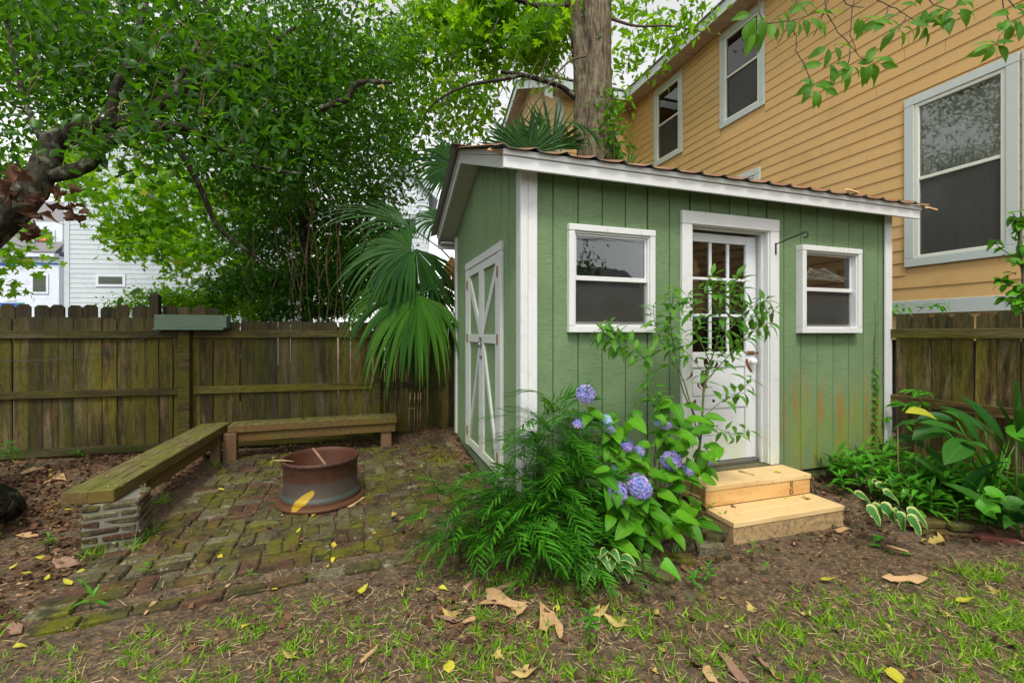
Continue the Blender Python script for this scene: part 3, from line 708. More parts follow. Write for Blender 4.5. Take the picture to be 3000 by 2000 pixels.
# corrugated sheets: 9 per slope, crests .227 apart
def rib(x):
    t = ((x - 1.097) / .2265) % 1.0
    return .024 * math.exp(-((t - .0 if t < .5 else t - 1) / (.20 if t > .5 else .06)) ** 2)
sheet_w = .2265 * 2
for side, (ya, yb) in enumerate(((RY0 - .045, RYM), (RY1 + .045, RYM))):
    x = EX0 - .085; n_s = 0
    while x < EX1 + .05:
        xe = min(x + sheet_w, EX1 + .06); m = MB(); nxx = max(3, int((xe - x) / .0125)); lift = .002 * (n_s % 2) + random.uniform(0, .003)
        for k in range(2):
            for j in range(5):
                yy = ya + (yb - ya) * j / 4
                for i in range(nxx + 1):
                    X = x + (xe - x + .01) * i / nxx; m.v.append((X, yy, rz(yy) + .132 + lift + rib(X) - k * .003 + .003 * math.sin(i * 1.7 + j)*0))
            b = k * 5 * (nxx + 1)
            for j in range(4):
                for i in range(nxx):
                    a_ = b + j * (nxx + 1) + i; f = (a_, a_ + 1, a_ + nxx + 2, a_ + nxx + 1); m.f.append(f if (k == 0) == (side == 0) else tuple(reversed(f)))
        for i in range(nxx):   # close eave edge
            o = 5 * (nxx + 1); m.f.append((i + 1, i, i + o, i + 1 + o))
        m.smooth = False; part('roof_sheet', m, 'roof', shed); x = xe; n_s += 1
mb = MB(); P = [(EX0 - .09, RYM - .12, rz(RYM - .12) + .172), (EX0 - .09, RYM, ZR + .18), (EX0 - .09, RYM + .12, rz(RYM + .12) + .172), (EX0 - .09, RYM, ZR + .174)]
part('ridge_cap', mb.prism(P, (EX1 - EX0 + .17, 0, 0)), 'roof', shed)

# ---- windows of the shed
def shed_window(r, depth, Y, tw, lab):
    x0, x1, z0, z1 = r; w = part('window', MB().box(x0, x1, Y, YF + .001, z1 - tw, z1, .004), 'white', shed, lab)
    for (a, b, c_, d) in ((x0, x1, z0, z0 + tw), (x0 + .001, x0 + tw, z0 + tw + .001, z1 - tw - .001), (x1 - tw, x1 - .001, z0 + tw + .001, z1 - tw - .001)):
        part('trim_board', MB().box(a, b, Y + .002, YF + .001, c_, d, .004), 'white', w)
    # liner
    i0, i1, j0, j1 = x0 + tw + .001, x1 - tw - .001, z0 + tw + .001, z1 - tw - .001; zm = (j0 + j1) / 2 + .01; t = .012
    lin = MB(); Yb = YF + .06
    lin.box(i0, i0 + t, Y + .02, Yb, j0, j1, .001); lin.box(i1 - t, i1, Y + .02, Yb, j0, j1, .001); lin.box(i0 + t, i1 - t, Y + .02, Yb, j1 - t, j1, .001); lin.box(i0 + t, i1 - t, Y + .02, Yb, j0, j0 + t, .001)
    part('jamb_liner', lin, 'alu', w)
    a0, a1 = i0 + t + .001, i1 - t - .001; f = .014; Ys = YF - .012
    sa = MB(); sa.box(a0, a0 + f, Ys, Ys + .02, zm, j1 - t - .001, .002); sa.box(a1 - f, a1, Ys, Ys + .02, zm, j1 - t - .001, .002); sa.box(a0 + f, a1 - f, Ys, Ys + .02, j1 - t - .001 - f, j1 - t - .001, .002)
    part('sash_frame', sa, 'alu', w)
    rl = MB(); rl.box(a0, a1, Ys - .012, Ys + .012, zm - .022, zm - .004, .003); rl.box(a0, a1, Ys - .006, Ys + .018, zm - .003, zm + .014, .003); part('meeting_rail', rl, 'alu', w)
    sb = MB(); yy = Ys + .008; sb.box(a0, a0 + f, yy, yy + .02, j0 + t + .001, zm - .023, .002); sb.box(a1 - f, a1, yy, yy + .02, j0 + t + .001, zm - .023, .002); sb.box(a0 + f, a1 - f, yy, yy + .02, j0 + t + .001, j0 + t + .02, .002); part('sash_frame', sb, 'steel', w)
    part('pane', MB().box(a0 + f, a1 - f, Ys + .008, Ys + .011, zm + .015, j1 - t - .001 - f, 0), 'glass', w); part('pane', MB().box(a0 + f, a1 - f, yy + .012, yy + .015, j0 + t + .02, zm - .023, 0), 'glass', w)
    part('insect_screen', MB().box(a0 + f, a1 - f, yy + .004, yy + .0045, j0 + t + .02, zm - .023, 0), 'screen', w)
    return w, (a0 + f, a1 - f, j0 + t + .02, zm - .023, zm + .015, j1 - t - .015, Ys)
wA, gA = shed_window(w1, .05, YF - .05, .048, 'square white window left of the door')
wB, gB = shed_window(w2, .09, YF - .075, .048, 'narrow white window right of the door, cobwebs on its glass')
def cobweb(x0, x1, z0, z1, y, n, parent, name='cobweb'):
    m = MB(); hubs = [Vector((random.uniform(x0, x1), y, random.uniform(z0, z1))) for _ in range(5)]
    for _ in range(n):
        a = random.choice(hubs) + Vector((random.gauss(0, .02), 0, random.gauss(0, .012))); b = random.choice(hubs) + Vector((random.gauss(0, .05), 0, random.gauss(0, .018)))
        if random.random() < .5: b = a + Vector((random.uniform(-.05, .05), 0, random.uniform(-.045, .03)))
        for q in (a, b): q.x = min(max(q.x, x0), x1); q.z = min(max(q.z, z0), z1); q.y = y - random.uniform(0, .006)
        if (b - a).length < .004: continue
        c_ = (a + b) / 2 - Vector((0, 0, (b - a).length * random.uniform(-.02, .06))); r_ = random.uniform(.0004, .0009); m.tube([a, c_, b], [r_ * .5, r_, r_ * .6], 3, False)
    return part(name, m, 'web', parent)
cobweb(gB[0], gB[1], gB[4] + .06, gB[5] - .10, gB[6] + .004, 70, wB)
# ---- front door with casing
dc = part('door_frame', MB().box(dr[0], dr[1], YF - .035, YF - .0005, dr[3] - .105, dr[3], .004), 'white', shed)
part('casing_board', MB().box(dr[0] + .001, dr[0] + .098, YF - .033, YF - .0005, dr[2], dr[3] - .106, .004), 'white', dc); part('casing_board', MB().box(dr[1] - .1, dr[1] - .001, YF - .033, YF - .0005, dr[2], dr[3] - .106, .004), 'white', dc)
jm = MB(); JD = 3.14
jm.box(2.516, 2.533, YF - .02, JD, .31, 2.345, .002); jm.box(3.334, 3.350, YF - .02, JD, .31, 2.345, .002); jm.box(2.534, 3.333, YF - .02, JD, 2.327, 2.345, .002)
jm.box(3.318, 3.333, YF + .03, YF + .055, .31, 2.326, .002); jm.box(2.534, 3.317, YF + .03, YF + .055, 2.312, 2.326, .002)
part('door_jamb', jm, 'white', dc)
DY = 3.055; dxa, dxb, dza, dzb = 2.536, 3.322, .345, 2.300
door = part('front_door', MB().box(dxa, dxa + .095, DY, DY + .038, dza, dzb, .003), 'door', shed)
part('stile', MB().box(dxb - .115, dxb, DY, DY + .038, dza, dzb, .003), 'door', door)
g0, g1 = dxa + .096, dxb - .116; zt, zbm = 2.225, 1.285
for (a, b) in ((zt, dzb), (1.155, zbm), (.90 - .10, .90 - .0), (dza, .56)): part('rail', MB().box(g0, g1, DY + .001, DY + .037, a, b, .003), 'door', door)
for (a, b) in ((.902, 1.153), (.562, .798)):
    part('door_panel', MB().box(g0 + .001, g1 - .001, DY + .018, DY + .03, a, b, .001), 'door', door)
    part('panel_moulding', MB().box(g0 + .012, g1 - .012, DY + .010, DY + .0175, a + .012, b - .012, .004), 'door', door)
gw = (g1 - g0); gh = zt - zbm
for i in (1, 2):
    part('muntin', MB().box(g0 + gw * i / 3 - .013, g0 + gw * i / 3 + .013, DY + .003, DY + .034, zbm + .001, zt - .001, .004), 'door', door)
for i in (1, 2):
    for k in range(3):
        a = g0 + gw * k / 3 + (.0135 if k else 0); b = g0 + gw * (k + 1) / 3 - (.0135 if k < 2 else 0)
        part('muntin', MB().box(a, b, DY + .004, DY + .033, zbm + gh * i / 3 - .012, zbm + gh * i / 3 + .012, .004), 'door', door)
for i in range(3):
    for k in range(3):
        part('pane', MB().box(g0 + gw * k / 3 + .006, g0 + gw * (k + 1) / 3 - .006, DY + .018, DY + .021, zbm + gh * i / 3 + .006, zbm + gh * (i + 1) / 3 - .006, 0), 'glass_dim', door)
part('threshold', MB().box(2.535, 3.332, 3.03, 3.15, .306, .340, .004), 'steel', dc)
kp = onY(1733, 829, DY - .03)
part('door_knob', MB().lathe([(.0, -.055), (.018, -.054), (.028, -.042), (.030, -.030), (.022, -.014), (.010, -.008), (.010, .0), (.02, .002), (.02, .006)], (3.262, DY, kp.z), 20, axis=(0, 1, 0)), 'porcelain', door)
hz = onY(1725, 810, DY).z
part('hasp', MB().box(3.215, 3.30, DY - .006, DY - .001, hz - .017, hz + .017, .001), 'rust', door); part('hasp_bolt', MB().tube([(3.20, DY - .013, hz), (3.345, DY - .013, hz)], .006, 8), 'rust', door)
part('hasp_plate', MB().box(3.336, 3.349, DY - .07, DY - .02, hz - .015, hz + .017, .001), 'rust', dc)
part('keyhole_rust', MB().prism([(3.205, DY - .0015, hz - .055), (3.225, DY - .0015, hz - .05), (3.245, DY - .0015, hz - .11), (3.285, DY - .0015, hz - .17), (3.262, DY - .0015, hz - .175), (3.22, DY - .0015, hz - .13), (3.2, DY - .0015, hz - .09)], (0, .0012, 0)), 'rust', door)
m = MB()
for _ in range(16):
    a = Vector((3.333, random.uniform(2.98, 3.04), random.uniform(1.75, 2.2))); b = a + Vector((-random.uniform(.0, .06), random.uniform(-.02, .02), random.uniform(-.12, .08))); m.tube([a, (a + b) / 2 + rv(.015), b], .0008, 3, False)
part('cobweb', m, 'web', dc)
# scroll bracket hook
hk = onY(1785, 560, YF - .05); e = onY(1822, 553, YF - .30)
br = thing('bracket_hook', 'black iron scroll hook screwed to the door casing', 'hook', (hk.x, YF - .035, hk.z))
part('mounting_plate', MB().box(hk.x - .007, hk.x + .007, YF - .041, YF - .0355, hk.z - .09, hk.z + .01, .002), 'iron', br)
pts = [Vector((hk.x, YF - .04, hk.z))]
for t in np.linspace(0, 1, 8): pts.append(Vector((hk.x - .0 + .0 * t, YF - .04 - .26 * t, hk.z + .045 * t)))
c_ = pts[-1] + Vector((0, -.012, -.022))
for a in np.linspace(90, -150, 9): pts.append(c_ + Vector((0, -math.cos(R(a)) * .02, math.sin(R(a)) * .024)))
part('hook_arm', MB().tube(pts, .0055, 6), 'iron', br)

# ---- double door on the side
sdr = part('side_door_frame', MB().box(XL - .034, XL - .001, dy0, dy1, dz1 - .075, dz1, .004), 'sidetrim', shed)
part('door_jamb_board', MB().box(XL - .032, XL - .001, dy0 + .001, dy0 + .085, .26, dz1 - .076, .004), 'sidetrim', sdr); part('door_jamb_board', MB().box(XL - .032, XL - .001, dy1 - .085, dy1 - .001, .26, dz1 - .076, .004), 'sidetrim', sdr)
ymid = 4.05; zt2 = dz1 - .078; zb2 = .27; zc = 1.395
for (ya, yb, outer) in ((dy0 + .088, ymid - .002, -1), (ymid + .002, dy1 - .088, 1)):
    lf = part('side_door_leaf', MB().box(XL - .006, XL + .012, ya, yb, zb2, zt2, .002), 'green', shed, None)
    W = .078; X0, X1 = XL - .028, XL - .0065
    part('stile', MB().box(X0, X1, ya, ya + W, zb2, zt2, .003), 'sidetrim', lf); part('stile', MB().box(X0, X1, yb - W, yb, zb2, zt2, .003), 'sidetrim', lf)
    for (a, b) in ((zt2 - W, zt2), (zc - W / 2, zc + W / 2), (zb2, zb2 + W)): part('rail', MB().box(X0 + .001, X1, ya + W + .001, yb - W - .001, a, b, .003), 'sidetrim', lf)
    o = (ya + W) if outer < 0 else (yb - W); i_ = (yb - W) if outer < 0 else (ya + W)
    for (z_o, z_i) in ((zt2 - W - .002, zc + W / 2 + .002), (zb2 + W + .002, zc - W / 2 - .002)):
        sg = 1 if z_o > z_i else -1; wv_ = .075 * sg
        P = [(X0 + .003, o, z_o), (X0 + .003, o, z_o - wv_ * 1.6), (X0 + .003, i_, z_i), (X0 + .003, i_, z_i + wv_ * 1.6)]
        part('diagonal_brace', MB().prism(P, (X1 - X0 - .003, 0, 0)), 'sidetrim', lf)
    for hz_ in (zt2 - .16, zc, zb2 + .15):
        yh = (dy0 + .087) if outer < 0 else (dy1 - .087); part('hinge', MB().box(XL - .036, XL - .029, yh - .018, yh + .018, hz_ - .045, hz_ + .045, .001), 'rust', lf)
    if outer < 0:
        part('latch', MB().box(X0 - .012, X0 - .001, yb - .06, yb + .03, zc - .02, zc + .015, .003), 'steel', lf)
        part('padlock', MB().box(X0 - .03, X0 - .008, yb - .045, yb - .005, zc - .085, zc - .035, .005).tube([(X0 - .02, yb - .036, zc - .035), (X0 - .02, yb - .034, zc - .008), (X0 - .02, yb - .016, zc - .008), (X0 - .02, yb - .014, zc - .035)], .004, 6), 'steel', lf)
        part('hasp', MB().box(X0 - .006, X0 - .001, yb - .05, yb + .02, zc - .19, zc - .16, .002), 'rust', lf)

# vine creeping up the right corner
vx = onY(2008, 800, YF - .004).x
vine = thing('creeping_vine', 'thin vine with paired little leaves climbing the right corner of the green shed', 'vine', (vx, YF - .01, .2))
zz = np.linspace(.2, onY(2010, 690, YF).z, 30); pts = [(vx + .008 * math.sin(z * 9) - .0 * z, YF - .012, z) for z in zz]
part('stem', MB().tube(pts, [.004 - .0025 * i / 30 for i in range(30)], 5), 'twig', vine)
vl = blade(.055, .042, heart, 4, .1, .3, 2, name='leaf', mat='leaf_sap'); vd = blade(.022, .016, heart, 3, .1, .5, 2, name='leaf', mat='dead_leaf')
for i, z in enumerate(np.linspace(.24, 1.42, 34)):
    s_ = 1 if i % 2 else -1; x_ = vx + .008 * math.sin(z * 9); M = frame((x_, YF - .018, z), (s_, -.25, .1 + random.uniform(-.3, .3)), (0, -1, .5), random.uniform(.8, 1.25)); inst('leaf', vl if z < 1.1 else vd, vine, M)

# ================================================================== STEPS AND LANDING
steps = thing('wooden_steps', 'two fresh pine box steps in front of the white shed door', 'steps', (2.93, 2.5, 0))
sx0, sx1 = 2.418, 3.452
rot = Matrix.Translation((2.93, 2.5, 0)) @ Matrix.Rotation(R(-1.2), 4, 'Z') @ Matrix.Translation((-2.93, -2.5, 0))
def sbox(*a): return MB().box(*a, .003, rot)
gsx = -.04
part('riser', sbox(sx0, sx1, 2.392, 2.43, gsx, .104), 'pine3', steps)
part('side_board', sbox(sx0 + .001, sx0 + .038, 2.431, 2.95, gsx, .104), 'pine3', steps); part('side_board', sbox(sx1 - .038, sx1 - .001, 2.431, 2.95, gsx, .104), 'pine3', steps)
for a, b in ((2.386, 2.52), (2.524, 2.66)): part('tread_board', sbox(sx0 - .004, sx1 + .003, a, b, .106, .142), 'pine', steps)
part('riser', sbox(sx0 - .0, sx1 - .0, 2.645 + .018, 2.70, .1425, .262), 'pine2', steps)
part('side_board', sbox(sx0 + .001, sx0 + .038, 2.701, 2.95, .1425, .262), 'pine2', steps); part('side_board', sbox(sx1 - .038, sx1 - .001, 2.701, 2.95, .1425, .262), 'pine2', steps)
part('tread_board', sbox(sx0 - .006, sx1 + .004, 2.655, 2.93, .2635, .300), 'pine', steps)
scr = MB()
for (yy_, zz_) in ((2.42, .1422), (2.49, .1422), (2.56, .1422), (2.63, .1422), (2.70, .3002), (2.85, .3002)):
    for xx_ in (sx0 + .03, 2.935, sx1 - .03): scr.lathe([(0, .0004), (.0035, .0004), (.0035, -.001)], tuple(rot @ Vector((xx_, yy_, zz_))), 8)
part('screw_heads', scr, 'steel', steps, kind='stuff')
# stamp on the riser
def text_obj(txt, size, M, mat, parent, name='lettering'):
    cu = bpy.data.curves.new(name, 'FONT'); cu.body = txt; cu.size = size; cu.align_x = 'CENTER'; cu.align_y = 'CENTER'; cu.extrude = .0004
    tmp = bpy.data.objects.new('tmp', cu); COL.objects.link(tmp); me = bpy.data.meshes.new_from_object(tmp.evaluated_get(bpy.context.evaluated_depsgraph_get())); bpy.data.objects.remove(tmp)
    me.name = name; me.materials.clear(); me.materials.append(MT[mat]); o = inst(name, me, parent, M); return o
sxx = onY(1816, 1110, 2.66).x
for i, (t_, z_) in enumerate((('BB', .243), ('BJ', .219), ('BG', .187), ('BA', .162))):
    text_obj(t_, .036, rot @ Matrix.Translation((sxx, 2.6618, z_)) @ Matrix.Rotation(R(90), 4, 'X'), 'ink', steps, 'stamp_lettering')
land = solo('landing_slab', MB().box(sx0 + .02, 3.49, 2.945, 3.16, .15, .303, .006), 'concrete', 'dark mossy slab between the pine steps and the shed door', 'slab', (2.9, 3.05, .2))

# ================================================================== FENCES
def picket_mesh(W, H, T, name='picket', mat='fence', seed=0, ear=.03):
    r = random.Random(seed); e = ear; P = [(-W / 2, 0, 0), (W / 2, 0, 0), (W / 2, 0, H - e), (W / 2 - e, 0, H), (-W / 2 + e, 0, H), (-W / 2, 0, H - e)]
    P = [(x + r.uniform(-.0015, .0015), y, z + r.uniform(-.003, .003)) for x, y, z in P]
    m = MB().prism(P, (0, T, 0)); return m.mesh(name, mat)
fd = R(-4.7); fdir = Vector((math.cos(fd), math.sin(fd), 0)); f0 = Vector((-3.9, 6.55, 0))
def fpos(x): return f0 + fdir * ((x - f0.x) / fdir.x)
back = thing('back_fence', 'long dark mossy picket fence behind the corner bench', 'fence', fpos(-1.5))
pm = [picket_mesh(.138, 1.64, .018, seed=i) for i in range(4)]; pm2 = [picket_mesh(.138, 1.60, .018, seed=i, ear=.012) for i in range(4)]
x = -6.9
Mrot = Matrix.Rotation(fd, 4, 'Z')
while x < 1.6:
    p = fpos(x); left = x < -2.35; M = Matrix.Translation(p + Vector((0, 0, random.gauss(-.01, .006)))) @ Mrot @ Matrix.Rotation(random.gauss(0, .004), 4, 'Y')
    inst('picket', random.choice(pm if left else pm2), back, M); x += .1432 + random.uniform(-.002, .002) + (.012 if random.random() < .1 else 0)
def railf(xa, xb, z0, z1, y0, y1, name='rail'):
    a = fpos(xa); L = (fpos(xb) - a).length; M = Matrix.Translation(a) @ Mrot; m = MB(); m.box(0, L, y0, y1, z0, z1, .004, M); return part(name, m, 'rail', back)
for (za, zb) in ((1.385, 1.475), (.70, .785), (.03, .12)):
    railf(-6.9, -4.3, za, zb, -.04, -.001); railf(-4.298, -2.14, za, zb, -.038, -.001); railf(-1.98, .12, za, zb + .005, -.038, -.001); railf(.22, 1.06, za, zb, -.04, -.001)
def postf(x, h, w=.105, y0=-.09, nm='post'):
    a = fpos(x); M = Matrix.Translation(a) @ Mrot; return part(nm, MB().box(-w / 2, w / 2, y0, y0 + .085, -.05, h, .006, M), 'rail', back)
px_ = onZ(446, 985, 0); postf(-2.06, 1.475, .125); postf(.17, 1.40, .09); postf(-4.6, 1.47, .1)
# neighbour's fence tops just behind
nb = thing('neighbour_fence', 'darker rounded picket fence showing just above the left part of the back fence', 'fence', fpos(-4) + Vector((0, .55, 0)))
pm3 = [picket_mesh(.15, 1.80, .018, mat='fence_dark', seed=i + 9, ear=.035) for i in range(3)]
x = -7.6; k_ = 0
while x < -1.9:
    inst('picket', pm3[k_ % 3], nb, Matrix.Translation(fpos(x) + Vector((0, .55, random.gauss(0, .008)))) @ Mrot); k_ += 1; x += .158 + (.028 if k_ % 2 == 0 else 0)
for z_ in (.3, 1.3): 
    a = fpos(-7.6) + Vector((0, .57, 0)); part('rail', MB().box(0, 5.7, 0, .038, z_, z_ + .09, .003, Matrix.Translation(a) @ Mrot), 'fence_dark', nb)
a = onY(360, 720, 6.95); part('post', MB().box(a.x - .05, a.x + .05, 6.86, 6.96, 0, 1.93, .006).add([(a.x - .05, 6.86, 1.93), (a.x + .05, 6.86, 1.93), (a.x + .05, 6.96, 1.93), (a.x - .05, 6.96, 1.93), (a.x, 6.91, 1.99)], [(0, 1, 4), (1, 2, 4), (2, 3, 4), (3, 0, 4)]), 'fence_dark', nb, 'square post with a pointed cap')
# planter box on the fence
pa, pb = onY(354, 722, 6.22), onY(520, 757, 6.22)
plb = thing('planter_box', 'long grey-green wooden box mounted on top of the back fence post', 'planter', ((pa.x + pb.x) / 2, 6.3, pb.z))
MT['planter'] = mat_flat('grey_green_box_paint', (.10, .15, .10), .7, var=.2, scale=6)
part('front_board', MB().box(pa.x, pb.x, 6.22, 6.24, pb.z + .022, pa.z, .003), 'planter', plb); part('back_board', MB().box(pa.x, pb.x, 6.40, 6.42, pb.z + .022, pa.z, .003), 'planter', plb)
for xx in (pa.x, pb.x - .02): part('end_board', MB().box(xx, xx + .02, 6.241, 6.399, pb.z + .022, pa.z, .003), 'planter', plb)
part('bottom_board', MB().box(pa.x - .01, pb.x - .03, 6.205, 6.42, pb.z - .004, pb.z + .0205, .003), 'planter', plb)
# cable sagging on the fence
cp = [onY(x_, y_, fpos(-3).y - .06 + (.0) * i) for i, (x_, y_) in enumerate([(-60, 826), (0, 828.5), (60, 829), (120, 826), (180, 818), (240, 807), (300, 790), (345, 772), (390, 754)])]
cp = [Vector((p.x, fpos(p.x).y - .05, p.z)) for p in cp]
solo('sagging_cable', MB().tube(cp, .0035, 5), 'cable', 'thin dark cable sagging across the left of the back fence', 'cable', cp[0])
# right fence: runs along y at x = 4.95 ..
rf = thing('side_fence', 'mossy dog-eared picket fence right of the green shed', 'fence', (4.95, 1.5, 0))
pr = [picket_mesh(.142, 1.625, .018, mat='fence_r', seed=i + 20) for i in range(4)]
y = 2.93; Mr = Matrix.Rotation(R(-90), 4, 'Z')
while y > -1.0:
    inst('picket', random.choice(pr), rf, Matrix.Translation((4.965, y - .07, random.gauss(0, .006))) @ Mr @ Matrix.Rotation(random.gauss(0, .005), 4, 'Y')); y -= .1475 + (.006 if random.random() < .15 else 0)
for (za, zb, nm) in ((1.40, 1.487, 'rail'), (.76, .845, 'rail'), (.1, .19, 'rail')): part(nm, MB().box(4.905, 4.942, -1, 2.95, za, zb, .004), 'rail_y', rf)

# ================================================================== CORNER BENCHES, PIER, FIRE RING
bA = thing('long_bench', 'mossy two-timber bench running from the brick pier back to the fence corner', 'bench', (-1.7, 4.8, 0))
def obeam(a, b, w, z0, z1, mat, parent, nm):
    a = Vector((*a, 0)); b = Vector((*b, 0)); d = (b - a); L = d.length; M = Matrix.Translation(a) @ Matrix.Rotation(math.atan2(d.y, d.x), 4, 'Z'); return part(nm, MB().box(0, L, -w / 2, w / 2, z0, z1, .006, M), mat, parent)
obeam((-1.665, 3.662), (-1.565, 5.99), .149, .315, .402, 'bench', bA, 'seat_plank'); obeam((-1.818, 3.690), (-1.716, 6.0), .149, .313, .397, 'bench', bA, 'seat_plank')
obeam((-1.63, 4.25), (-1.56, 5.9), .038, .19, .312, 'bench', bA, 'under_rail'); obeam((-1.82, 4.1), (-1.74, 5.9), .038, .19, .312, 'bench', bA, 'under_rail')
part('leg', MB().box(-1.62, -1.53, 5.72, 5.80, -.01, .312, .005), 'bench_leg', bA); part('leg', MB().box(-1.82, -1.73, 5.86, 5.95, -.01, .312, .005), 'bench_leg', bA)
bB = thing('rear_bench', 'brown timber bench along the back fence with square posts', 'bench', (-.5, 5.88, 0))
for a, b in ((5.745, 5.882), (5.886, 6.02)): part('seat_plank', MB().box(-1.463, .394, a, b, .315, .400, .005), 'bench', bB)
part('under_rail', MB().box(-1.44, .375, 5.775, 5.815, .205, .313, .004), 'bench', bB); part('under_rail', MB().box(-1.44, .375, 5.95, 5.99, .205, .313, .004), 'bench', bB)
for x_ in (-1.50, .20): part('leg', MB().box(x_, x_ + .13, 5.80 if x_ > 0 else 5.72, 5.90 if x_ > 0 else 5.82, -.02, .2045 if x_ > 0 else .312, .005), 'bench_leg', bB)
pier = thing('brick_pier', 'rough mortared brick pier holding up the near end of the long bench', 'pier', (-1.62, 3.8, 0))
Mp = Matrix.Translation((-1.625, 3.79, 0)) @ Matrix.Rotation(R(8), 4, 'Z')
part('mortar_core', MB().box(-.148, .148, -.148, .148, -.02, .311, .01, Mp), 'mortar', pier)
pbm = [rough_box(.185, .07, .040, i + 40, .004, 'brick', 'pier_brick', .011) for i in range(4)]; pbh = [rough_box(.088, .07, .040, i + 50, .004, 'brick', 'pier_brick', .011) for i in range(4)]
for c_ in range(6):
    z = .003 + c_ * .052 + .048
    for f in range(4):
        a = R(90 * f); off = -1 if (c_ + f) % 2 else 1
        for (mesh_, lx) in ((random.choice(pbm), -.052 * off), (random.choice(pbh), .098 * off)):
            if mesh_ in pbh and (c_ + f) % 2 == 0 and False: continue
            inst('brick', mesh_, pier, Mp @ Matrix.Rotation(a, 4, 'Z') @ Matrix.Translation((lx + random.gauss(0, .003), -.120 + random.gauss(0, .003), z)) @ Matrix.Rotation(random.gauss(0, .02), 4, 'Z'))
ring = thing('fire_ring', 'rusty steel wheel rim used as a fire pit on the brick patio', 'fire pit', (-.357, 4.20, .002))
prof = [(.318, .035), (.324, .07), (.312, .085), (.300, .10), (.300, .33), (.308, .342), (.314, .352), (.316, .366), (.310, .376), (.298, .376), (.292, .372), (.292, .34), (.286, .32), (.286, .05), (.25, .03), (.25, .022)]
me = MB().lathe(prof + [], (0, 0, 0), 56, False)
ro = part('rim', MB().lathe(prof, tuple(ring.location), 56), 'rim', ring)
part('base_flange', MB().lathe([(.318, .040), (.338, .030), (.350, .032), (.358, .026), (.360, .012), (.355, .0), (.30, .0)], tuple(ring.location), 56), 'rim', ring)
part('inner_disc', MB().lathe([(.284, .10), (.22, .13), (.2, .155), (.17, .155), (.165, .12)], tuple(ring.location), 40), 'rim', ring)
part('ash_bed', MB().lathe([(.283, .13), (.2, .15), (.1, .14), (0, .15)], tuple(ring.location), 30), 'concrete', ring)
s_ = MB(); a = onY(718, 1029, 4.32); b = Vector((-.30, 4.10, .30)); s_.tube([a, a.lerp(b, .35) + Vector((0, 0, .004)), a.lerp(b, .7), b, b + (b - a) * .25], [.008, .011, .010, .009, .008], 7)
solo('stick', s_, 'vine_stem', 'bare brown stick leaning over the rim of the fire ring', 'stick', b)
s_ = MB(); a = Vector((-.72, 4.12, .39)); s_.tube([a, a + Vector((.08, -.03, .0)), a + Vector((.16, -.05, -.01))], [.003, .005, .003], 5)
for _ in range(5): s_.tube([a, a + rv(.03)], .0015, 4)
solo('twig', s_, 'straw', 'pale twig with a frayed end on the left rim of the fire ring', 'twig', a)
# fireplace tools leaning on the fence
tl = thing('fireplace_tools', 'brass-handled fireplace tools standing by the dark back fence near the shed', 'fire tools', (.62, 6.05, gz(.62, 6.05)))
for i, (xt, xb) in enumerate(((943, 936), (953, 951), (961, 958), (967, 963))):
    top = onY(xt, 903, 6.02); bot = onY(xb, 1008, 5.98); d_ = (top - bot)
    m = MB().tube([bot, bot + d_ * .78], .005, 6); part('shaft', m, 'brass', tl)
    h = bot + d_ * .78; ax = d_.normalized(); part('handle', MB().lathe([(.0, 0), (.013, .005), (.008, .03), (.014, .05), (.014, .075), (.008, .10), (.013, .12), (.006, .14), (0, .15)], tuple(h), 10, axis=tuple(ax)), 'brass', tl)
a = onY(937, 938, 6.02); b = onY(970, 936, 6.02); part('cross_bar', MB().tube([a, b], .006, 6), 'brass', tl)
# down hanging long white prop on shed's side omitted: it is the rear corner board

# ================================================================== YELLOW HOUSE (right, behind)
HX = 6.6
hz0 = onX(2045, 693, HX).z; EAVE = 7.28
yh = thing('yellow_house', 'tall yellow lap-sided house with pale grey window trim and brown soffit', 'house', (HX + 2, 5, 0))
def hrect(xl, yt, xr, yb, ref='l'):
    a = onX(xl, yt, HX); b = onX(xl, yb, HX); c_ = onX(xr, 500, HX); return [c_.y, a.y, b.z, a.z]   # y near, y far, z0, z1
WA = hrect(1503.5, 213, 1569, 386); WB = hrect(1655, 86, 1758, 298.6); WC = hrect(1655, 424, 1748, 700)
t_ = onX(1748, 383, HX).z; WC[3] = t_; WC[2] = t_ - 1.6
WD = hrect(2080, 232, 2345, 615); WD2 = [WD[0] - (WD[1] - WD[0]) - .0, WD[0] - .02, WD[2], WD[3]]
wins = [WA, WB, WC, WD, WD2]
def segs_main(za, zb):
    s = [(-10.03, 2.0)]
    for wn in wins:
        if zb > wn[2] + .01 and za < wn[3] - .01: s = minus(s, -wn[1] + .004, -wn[0] - .004)
    return s
lap(yh, (HX, 0, 0), (0, -1, 0), (-1, 0, 0), hz0, EAVE, .163, segs_main, 'yellow', joint=3.66)
m = MB()
rs = [(-2.0, 10.03, hz0 - .5, EAVE + .3)]
for wn in wins: rs = rect_cut(rs, (wn[0] + .05, wn[1] - .05, wn[2] + .05, wn[3] - .05))
for (a, b, c_, d) in rs: m.box(HX + .001, HX + .02, a, b, c_, d, 0)
part('wall_sheathing', m, 'yellow', yh)
part('base_trim', MB().box(HX - .03, HX + .001, -2, 10.0, hz0 - .17, hz0 - .002, .004), 'trim_pale', yh)
part('crawl_space_shade', MB().box(HX + .25, HX + .6, -2, 10, -.1, hz0 - .1, 0), 'dark', yh)  # one dark box stands in for the shade under the raised house
